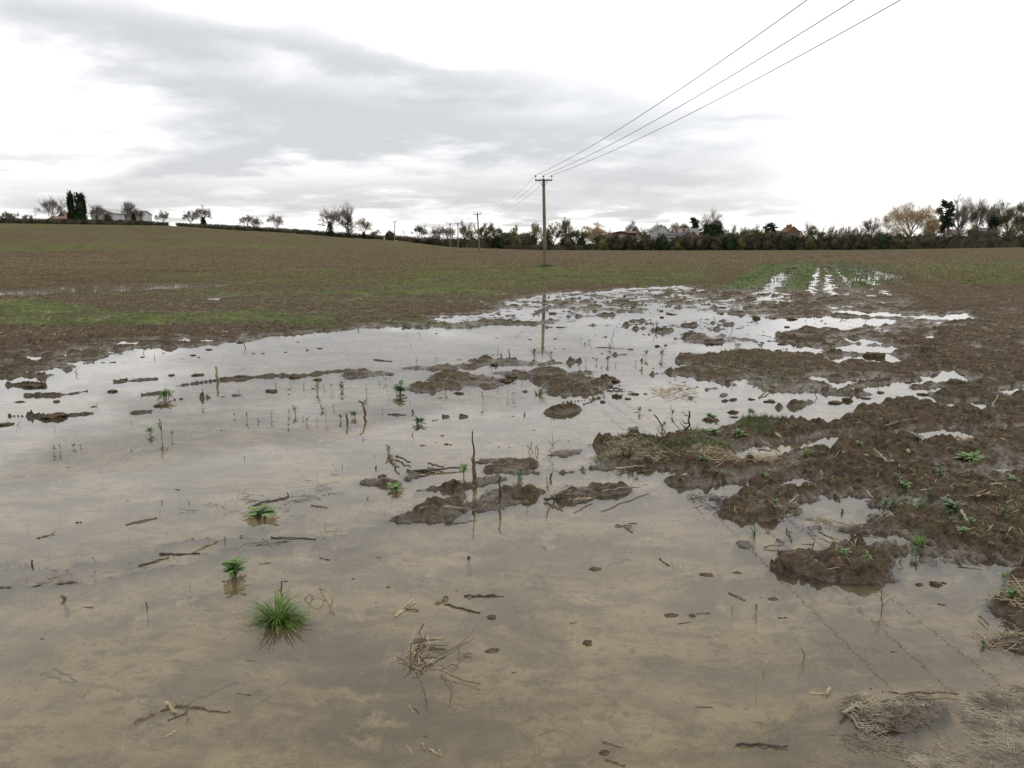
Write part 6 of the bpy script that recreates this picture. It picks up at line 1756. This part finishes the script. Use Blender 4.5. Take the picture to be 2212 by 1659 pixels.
tree(1112, 530, 486, 15, 300, 'bare', 'small pale bare tree sticking above the dark wood', HG, 'twig_yel')
tree(1158, 538, 480, 34, 240, 'bare', 'rounded pale bare tree left of the nearest pole', HG, 'twig_yel')
tree(1195, 540, 479, 42, 238, 'olive', 'olive tree just right of the nearest pole', HG, 'twig_olive')
tree(1224, 530, 469, 30, 262, 'bare', 'bare tree with a high round head right of the nearest pole', HG)
tree(1244, 540, 489, 44, 238, 'olive', 'broad olive tree left of the golden willow in the middle', HG, 'twig_olive')
tree(1282, 536, 480, 52, 246, 'willow', 'weeping tan willow in the middle of the skyline', HG, 'twig_gold')
tree(1317, 534, 494, 22, 280, 'bare', 'faint grey tree between the tan willow and the red barn', HG)
tree(1365, 530, 478, 34, 280, 'bare', 'round bare tree behind the dark red barn', HG)
tree(1386, 533, 491, 26, 255, 'olive', 'olive bush-like tree between the red barn and the white gable', HG, 'twig_olive')
tree(1412, 530, 484, 34, 300, 'bare', 'grey bare tree behind the white gabled house', HG)
tree(1440, 530, 487, 22, 305, 'olive', 'dark olive tree right behind the white gable', HG, 'twig_olive')
tree(1467, 530, 482, 44, 310, 'olive', 'wide olive tree behind the long grey roof', HG, 'twig_olive')
tree(1484, 530, 485, 30, 315, 'olive', 'olive tree between the long grey roof and the layered pine', HG, 'twig_olive')
tree(1498, 528, 471, 36, 290, 'pine', 'layered dark pine behind the long grey roof', EG)
tree(1529, 530, 478, 38, 256, 'ever', 'broad dark evergreen, left half of the dark clump right of the pine', EG)
tree(1548, 530, 474, 32, 255, 'ever', 'taller dark evergreen, right half of the dark clump right of the pine', EG)
tree(1540, 532, 457, 48, 262, 'bare', 'large bare tree rising from the dark evergreen clump', HG)
tree(1568, 532, 494, 22, 285, 'bare', 'low bare tree right of the dark evergreen clump', HG)
tree(1585, 532, 485, 26, 280, 'bare', 'bare tree midway between the evergreen clump and the flat pine', HG)
tree(1613, 534, 490, 34, 275, 'bare', 'low grey bare tree left of the domed olive tree', HG)
tree(1630, 534, 485, 36, 285, 'bare', 'pale bare tree behind the domed olive tree', HG)
tree(1637, 540, 492, 44, 242, 'olive', 'domed dark olive tree left of the flat-topped pine', HG, 'twig_olive')
tree(1661, 534, 483, 34, 268, 'cedar', 'flat-topped dark pine left of the brick house gable', EG)
tree(1752, 540, 484, 52, 240, 'olive', 'big round olive tree right of the brick house', HG, 'twig_olive')
tree(1798, 534, 484, 28, 275, 'bare', 'bare tree right of the street lamp', HG)
tree(1827, 534, 489, 24, 275, 'bare', 'low bare tree beside the thin telegraph pole', HG)
tree(1849, 534, 490, 24, 280, 'bare', 'low bare tree right of the thin telegraph pole', HG)
tree(1884, 535, 470, 46, 262, 'bare', 'round bare tree left of the great golden willow', HG)
tree(1964, 535, 437, 100, 258, 'willow', 'great golden willow on the right skyline', HG, 'twig_gold')
tree(2012, 535, 468, 34, 252, 'willow', 'small golden willow between the great one and the dark cedar', HG, 'twig_gold')
tree(2036, 534, 436, 40, 262, 'cedar', 'dark cedar with flat layers right of the great golden willow', EG)
tree(2072, 533, 424, 50, 262, 'bare', 'tallest bare tree with ivy on its forked trunk, right of the cedar', HG, ivy=.45, twig='twig')
tree(2105, 533, 431, 44, 266, 'bare', 'tall bare tree right of the ivy-clad forked one', HG)
tree(2133, 532, 443, 42, 270, 'bare', 'pale bare tree left of the large olive tree at the right edge', HG)
tree(2141, 532, 462, 22, 250, 'leyl', 'dark ivy column in front of the large olive tree', EG, name='ivy_column')
tree(2177, 532, 430, 72, 258, 'olive', 'largest olive tree near the right edge', HG, 'twig_olive')
tree(2214, 532, 448, 56, 262, 'olive', 'olive tree cut by the right edge', HG, 'twig_olive')
tree(2290, 532, 450, 70, 262, 'bare', 'bare tree just outside the right edge', HG)
tree(12, 470, 455, 30, 262, 'bare', 'low bare tree at the far left edge of the hill', TG)
tree(30, 470, 458, 26, 262, 'bare', 'second low bare tree near the far left edge', TG)
tree(59, 472, 461, 22, 258, 'bare', 'faint low bare tree between the edge trees and the broad bare tree', TG)
tree(-60, 470, 440, 60, 258, 'bare', 'bare tree just outside the left edge', TG)


# ------------------------------------------------------------------ hedges
def hedge(pts, name, label, mat, width=1.6, seed=1, step=1.0, per=70, gaps=True, leaf=.16, tops=None, core=.8):
    """pts: (xF, base row or None, top row, D)"""
    r = np.random.default_rng(seed)
    xs = np.array([p[0] for p in pts], float); tops_ = np.array([p[1] for p in pts], float); Ds = np.array([p[2] for p in pts], float)
    ns = int((xs[-1] - xs[0]) / FPX * Ds.mean() / 0.6)
    t = np.linspace(xs[0], xs[-1], ns)
    D = np.interp(t, xs, Ds); tp = np.interp(t, xs, tops_)
    X = (t - CX) / FPX * D * CP; Z0 = macro(X, D)
    Ht = np.array([ztop(a, b) for a, b in zip(tp, D)]) - Z0
    Ht = np.maximum(Ht * (1 + .10 * perlin(t / 9.0, t * 0 + seed) + .06 * perlin(t / 2.7, t * 0 + seed + 5)), .5)
    n = ns * per
    k = r.integers(0, ns, n)
    u = r.uniform(0, 1, n)
    gap = np.clip(.5 + perlin(t / 4.5 + seed, t * 0) * 1.6, 0, 1)[k] if gaps else np.zeros(n)
    z = u ** .75 * 1.04
    keep = ~((z < .2) & (r.uniform(0, 1, n) < gap))
    k, z = k[keep], z[keep]; n = len(k)
    wv = width / 2 * (1 - .45 * np.clip(z - .6, 0, 1) / .4)
    C = np.stack([X[k] + r.normal(size=n) * .3, D[k] + r.uniform(-1, 1, n) * wv, Z0[k] + z * Ht[k] + r.normal(size=n) * .06], 1)
    V, F = cards(C, leaf * r.uniform(.6, 1.3, n))
    root = empty(name, (float(X.mean()), float(D.mean()), float(Z0.mean())))
    tag(root, label, 'hedge')
    off = np.array(root.location)
    mesh_np('foliage', V - off, F, 4, M[mat], root)
    # inner tangle
    prof = [(-.32, .0), (-.42, .5), (-.25, core), (.25, core), (.42, .5), (.32, .0)]
    m_ = len(prof)
    jit = 1 + .10 * r.normal(size=(ns, m_))
    lowcut = np.where(perlin(t / 4.5 + seed, t * 0) > 0.25, .12, -.1) if gaps else np.full(ns, .02)
    Vc = np.stack([np.stack([X, D + a * width * jit[:, i], Z0 + np.maximum(b, lowcut) * Ht * jit[:, i]], 1) for i, (a, b) in enumerate(prof)], 1).reshape(-1, 3)
    Fc = np.array([[i * m_ + j, i * m_ + (j + 1) % m_, (i + 1) * m_ + (j + 1) % m_, (i + 1) * m_ + j] for i in range(ns - 1) for j in range(m_)])
    mesh_np('inner_branches', Vc - off, Fc, 4, M[mat], root)
    # stems at the foot and twigs on the top
    s = r.integers(0, ns, ns // 2)
    b0 = np.stack([X[s], D[s] + r.uniform(-.3, .3, len(s)), Z0[s] - .1], 1); b1 = b0 + np.stack([r.normal(size=len(s)) * .2, r.normal(size=len(s)) * .1, Ht[s] * .5], 1)
    s2 = r.integers(0, ns, ns * 5)
    c0 = np.stack([X[s2], D[s2] + r.uniform(-.5, .5, len(s2)), Z0[s2] + Ht[s2] * .8], 1)
    c1 = c0 + np.stack([r.normal(size=len(s2)) * .18, r.normal(size=len(s2)) * .1, Ht[s2] * r.uniform(.12, .36, len(s2))], 1)
    V, F = rods(np.vstack([b0, c0]) - off, np.vstack([b1, c1]) - off, np.concatenate([np.full(len(s), .06), np.full(len(s2), .018)]), k=3)
    mesh_np('stems', V, F, 4, M['bark'], root)


hedge([(-500, 462, 232), (-100, 468, 231), (0, 471, 231), (180, 474, 231), (300, 476, 232), (366, 481, 233)], 'field_hedge', 'dark clipped hedge along the hilltop in front of the bungalow', 'leaf_hedge', seed=3, gaps=False)
hedge([(386, 482, 234), (480, 485, 236), (600, 492, 240), (720, 500, 246), (829, 509, 254)], 'field_hedge', 'dark hedge running down the slope under the ivy-clad trees', 'leaf_hedge', seed=5)
hedge([(832, 508, 256), (880, 510, 258), (960, 517, 262)], 'field_hedge', 'reddish-brown clipped hedge at the bottom of the slope', 'leaf_brown', seed=7)
hedge([(885, 520, 250), (940, 514, 248), (1000, 512, 244), (1060, 508, 240), (1130, 512, 240)], 'field_hedge', 'dark ragged hedgerow behind the third and second poles', 'leaf_hedge', seed=9, width=2.2)
hedge([(1090, 527, 236), (1200, 526, 236), (1300, 524, 237)], 'field_hedge', 'low clipped hedge in front of the trees by the nearest pole', 'leaf_hedge', seed=10, width=1.5, gaps=False)
hedge([(1290, 517, 240), (1400, 514, 240), (1500, 512, 240), (1620, 510, 240)], 'field_hedge', 'tall dark hedge in front of the houses', 'leaf_hedge', seed=11, width=2.4, gaps=False)
hedge([(1622, 512, 240), (1700, 512, 240), (1792, 514, 239)], 'field_hedge', 'tall dark hedge in front of the brick house', 'leaf_hedge', seed=13, width=2.4, gaps=False)
hedge([(1786, 508, 239), (1900, 506, 239), (2000, 506, 238), (2100, 505, 236), (2212, 503, 236), (2700, 498, 238)], 'field_hedge', 'long dark hedge along the right-hand field edge under the willow', 'leaf_hedge', seed=15, width=2.4, gaps=False)

SHG = 'shrubs standing in the far hedge'
shr = [(1085, 541, 503, 40), (1115, 541, 505, 36), (1146, 541, 505, 34), (1180, 541, 508, 38), (1225, 541, 503, 44), (1255, 541, 508, 30), (1300, 541, 507, 36), (1335, 541, 506, 36), (1362, 541, 502, 34), (1396, 541, 503, 40), (1430, 541, 505, 34), (1466, 541, 508, 34), (1486, 541, 497, 38), (1512, 541, 508, 36), (1545, 541, 506, 40), (1575, 541, 502, 34), (1600, 541, 500, 32),
       (1625, 541, 506, 36), (1660, 541, 498, 40), (1690, 541, 502, 36), (1712, 541, 506, 30), (1748, 541, 497, 36), (1800, 540, 508, 42), (1835, 540, 507, 36), (1868, 540, 502, 40), (1905, 540, 500, 42), (1945, 540, 503, 36), (1985, 539, 504, 40), (2030, 539, 508, 36), (2065, 539, 506, 38), (2100, 538, 505, 40), (2140, 538, 500, 44), (2180, 537, 497, 44), (2215, 537, 498, 40)]
LB = [('the nearest pole', 1177, 500), ('the second pole', 1036, 500), ('the tan willow', 1282, 500), ('the dark red barn', 1343, 500), ('the white gabled house', 1421, 500), ('the layered pine', 1498, 500), ('the brick house', 1695, 500), ('the street lamp', 1779, 500), ('the great golden willow', 1964, 500), ('the dark cedar', 2036, 500), ('the orange brick cottage', 1495, 500), ('the flat-topped pine', 1661, 500), ('the ivy column', 2141, 500)]
for i, (x_, b_, t_, w_) in enumerate(shr):
    mt = ['leaf_dark', 'leaf_hedge', 'leaf_hedge', 'leaf_olive', 'leaf_hedge'][(i * 3) % 5]
    col = {'leaf_dark': 'very dark', 'leaf_hedge': 'dark brownish', 'leaf_olive': 'olive'}[mt]
    D_ = 239 if x_ > 1300 else 237.5
    tree(x_, b_, t_, w_, D_, 'bush', where(x_, 500, col + ' rounded shrub in the far hedge', lms=LB), SHG, mt, name='hedge_shrub')
# brownish scrub rising behind the hedge
for i, (x_, t_, w_, tg_) in enumerate([(1130, 500, 50, 'twig'), (1320, 505, 50, 'twig_olive'), (1370, 505, 60, 'twig'), (1530, 505, 50, 'twig_olive'), (1560, 503, 46, 'twig_olive'), (1620, 500, 50, 'twig'), (1650, 500, 40, 'twig'), (1690, 503, 50, 'twig'), (1790, 503, 40, 'twig'), (1815, 498, 40, 'twig'), (1850, 500, 50, 'twig_olive'), (1895, 497, 46, 'twig'), (1930, 500, 46, 'twig_olive'), (2010, 498, 46, 'twig_olive'), (2060, 492, 50, 'twig'), (2100, 488, 50, 'twig_olive'), (2140, 490, 46, 'twig'), (2190, 480, 60, 'twig_olive'), (935, 505, 40, 'twig'), (1105, 498, 30, 'twig_olive')]):
    tree(x_, 538, t_, w_, 247, 'bare', where(x_, 500, ('brown' if tg_ == 'twig' else 'olive') + ' bare scrub rising behind the hedge', lms=LB), 'scrub behind the far hedge', tg_, name='scrub_bush')
# distant wood
for i, (x_, t_, w_) in enumerate([(1100, 497, 60), (1140, 499, 50), (1330, 503, 60), (1600, 504, 80), (1900, 505, 90), (1660, 506, 70)]):
    tree(x_, 529, t_, w_, 420, 'ever', where(x_, 500, 'grey-brown distant wood clump', lms=LB), 'distant wood clumps', name='wood_clump')


# ------------------------------------------------------------------ buildings
def house(xF0, xF1, D, eaveF, ridgeF, depth, wall, roof, label, name='house', gable_front=True, rz=0.0, windows=(), chimneys=(), cat='house', base=None, over=.25):
    """front width from xF0..xF1; gable_front: the triangular gable faces the viewer"""
    xc = (xF0 + xF1) / 2
    zb = float(macro((xc - CX) / FPX * D, D)) - .3
    x0 = xat(xc, D, zb)
    wd = (xF1 - xF0) / FPX * D * CP
    ze, zr = ztop(eaveF, D) - zb, ztop(ridgeF, D) - zb
    root = empty(name, (x0, D, zb), rz)
    tag(root, label, cat)
    hw, hd = wd / 2, depth / 2
    mb = MB()
    if gable_front:
        V = [(-hw, -hd, 0), (hw, -hd, 0), (hw, -hd, ze), (0, -hd, zr), (-hw, -hd, ze), (-hw, hd, 0), (hw, hd, 0), (hw, hd, ze), (0, hd, zr), (-hw, hd, ze)]
    else:
        V = [(-hw, -hd, 0), (-hw, -hd, ze), (-hw, 0, zr), (-hw, hd, ze), (-hw, hd, 0), (hw, -hd, 0), (hw, -hd, ze), (hw, 0, zr), (hw, hd, ze), (hw, hd, 0)]
    mb.add(V, [(0, 1, 2, 3, 4), (9, 8, 7, 6, 5), (0, 5, 6, 1), (1, 6, 7, 2), (4, 3, 8, 9), (0, 4, 9, 5)] if gable_front else [(4, 3, 2, 1, 0), (5, 6, 7, 8, 9), (0, 1, 6, 5), (3, 4, 9, 8)])
    mb.build('wall', M[wall], root)
    mb = MB(); t_ = .12
    if gable_front:
        for s in (-1, 1):
            sl = (zr - ze) / hw
            e = np.array([(s * (hw + over), -hd - over, ze - sl * over + .03), (0, -hd - over, zr + .03), (0, hd + over, zr + .03), (s * (hw + over), hd + over, ze - sl * over + .03)])
            V = np.vstack([e, e + (0, 0, t_)])
            mb.add(V, [(0, 1, 2, 3), (4, 7, 6, 5), (0, 4, 5, 1), (2, 6, 7, 3), (0, 3, 7, 4)])
    else:
        for s in (-1, 1):
            sl = (zr - ze) / hd
            e = np.array([(-hw - over, s * (hd + over), ze - sl * over + .03), (-hw - over, 0, zr + .03), (hw + over, 0, zr + .03), (hw + over, s * (hd + over), ze - sl * over + .03)])
            V = np.vstack([e, e + (0, 0, t_)])
            mb.add(V, [(0, 1, 2, 3), (4, 7, 6, 5), (0, 4, 5, 1), (2, 6, 7, 3), (0, 3, 7, 4)])
    rf = mb.build('roof', M[roof], root)
    for (cx_, cy_, ch, mt) in chimneys:
        mb = MB(); mb.box((cx_ * hw, cy_ * hd, zr + ch / 2 - .5), (.75, .75, ch + 1)); mb.box((cx_ * hw, cy_ * hd, zr + ch + .06), (.9, .9, .12))
        mb.tube([(cx_ * hw, cy_ * hd, zr + ch + .1), (cx_ * hw, cy_ * hd, zr + ch + .5)], .13, 8)
        mb.build('chimney', M[mt], rf)
    for (wx_, wz_, ww, wh) in windows:
        mb = MB(); mb.box((wx_ * hw, -hd - .01, wz_ * ze), (ww + .18, .08, wh + .18)); fr = mb.build('window', M['trim'], root)
        mb = MB(); mb.box((wx_ * hw, -hd - .04, wz_ * ze), (ww, .06, wh)); mb.build('pane', M['glass'], fr)
    return root


house(227, 277, 262, 462, 452.5, 14, 'white_wall', 'white_wall', 'low white bungalow with a shallow gable on the hilltop', gable_front=True, rz=R(-8), windows=((-.45, .55, 1.1, 1.0), (.3, .55, 1.4, 1.0)), over=.5)
house(270, 318, 266, 464, 456, 8, 'white_wall', 'greyroof', 'long white wing on the right of the hilltop bungalow', name='house_wing', gable_front=False, windows=((-.5, .6, 1.0, .9), (.4, .6, 1.0, .9)), cat='house wing')
house(118, 165, 258, 475, 468, 8, 'brick_dull', 'tile_brown', 'low brown roof left of the two cypresses', gable_front=False)
house(139, 158, 262, 471, 459.5, 7, 'brick_dull', 'tile_brown', 'small brown gabled roof half hidden by the left cypress', gable_front=True)
house(1325, 1347, 262, 503, 500.5, 12, 'redbarn', 'tile_red', 'dark red wooden barn left of the white gabled house', name='barn', gable_front=True, windows=((-.3, .82, .5, .5), (.1, .82, .5, .5)), cat='barn')
house(1345, 1370, 264, 504, 500.5, 8, 'redbarn', 'tile_brown', 'brown-roofed wing right of the dark red barn', name='barn_wing', gable_front=False, cat='barn')
house(1406, 1437, 275, 499, 487, 10, 'white_wall', 'greyroof', 'white house with a steep plain gable', gable_front=True, windows=())
house(1426, 1482, 258, 508.5, 503.5, 6, 'grey_wall', 'slate', 'long low cottage with dark slate roof and grey wall', gable_front=False, windows=((.35, .8, 1.2, 1.1), (-.2, .8, 1.0, .9)), chimneys=((.2, 0, 1.3, 'brick'), (.78, 0, 1.2, 'brick')))
house(1478, 1495, 259, 510, 501.5, 7, 'brick', 'slate', 'orange brick gable end at the right of the slate cottage', name='brick_cottage', gable_front=True, rz=R(12))
house(1452, 1506, 285, 512, 494, 10, 'brick_dull', 'greyroof', 'big house showing a broad pale slate roof behind the cottage', gable_front=False, chimneys=((-.95, 0, .8, 'brick'),))
house(1672, 1726, 270, 513, 499, 8, 'brick_dull', 'tile_brown', 'long brick house with brown tiled roof in the right hedge', gable_front=False, windows=((-.35, .75, 1.2, 1.2), (.35, .75, 1.2, 1.2)))
house(1690, 1716, 266, 501, 490.5, 8, 'brick_dull', 'tile_brown', 'brick gable with pale verges and two chimneys on the right', name='gabled_house', gable_front=True, chimneys=((-.55, -.3, .5, 'brick'), (-.1, -.3, .7, 'brick')), over=.2)
house(1816, 1836, 252, 518, 514, 6, 'grey_wall', 'greyroof', 'low pale shed roof behind the hedge right of the lamp', name='shed', gable_front=False, cat='shed')
house(1898, 1912, 243.5, 523, 520, 4, 'white_wall', 'white_wall', 'small white shed glimpsed through the right hedge', name='shed', gable_front=False, cat='shed')
house(2100, 2130, 300, 500, 493, 8, 'brick_dull', 'slate', 'dark roof glimpsed between the bare trees at right', gable_front=False)
# street lamp
lx_ = xat(1776, 262, 0.2)
lp = empty('street_lamp', (lx_, 262, float(macro(lx_, 262)))); tag(lp, 'slim grey street lamp rising over the far hedge', 'street lamp')
lh = ztop(490, 262) - float(macro(lx_, 262))
mb = MB(); mb.tube([(0, 0, 0), (0, 0, lh)], [.11, .07], 8); mb.build('post', M['iron'], lp)
mb = MB(); mb.tube([(0, 0, lh - .05), (.5, 0, lh + .05), (.9, 0, lh + .05)], [.06, .07, .10], 6); mb.build('lamp_head', M['iron'], lp)
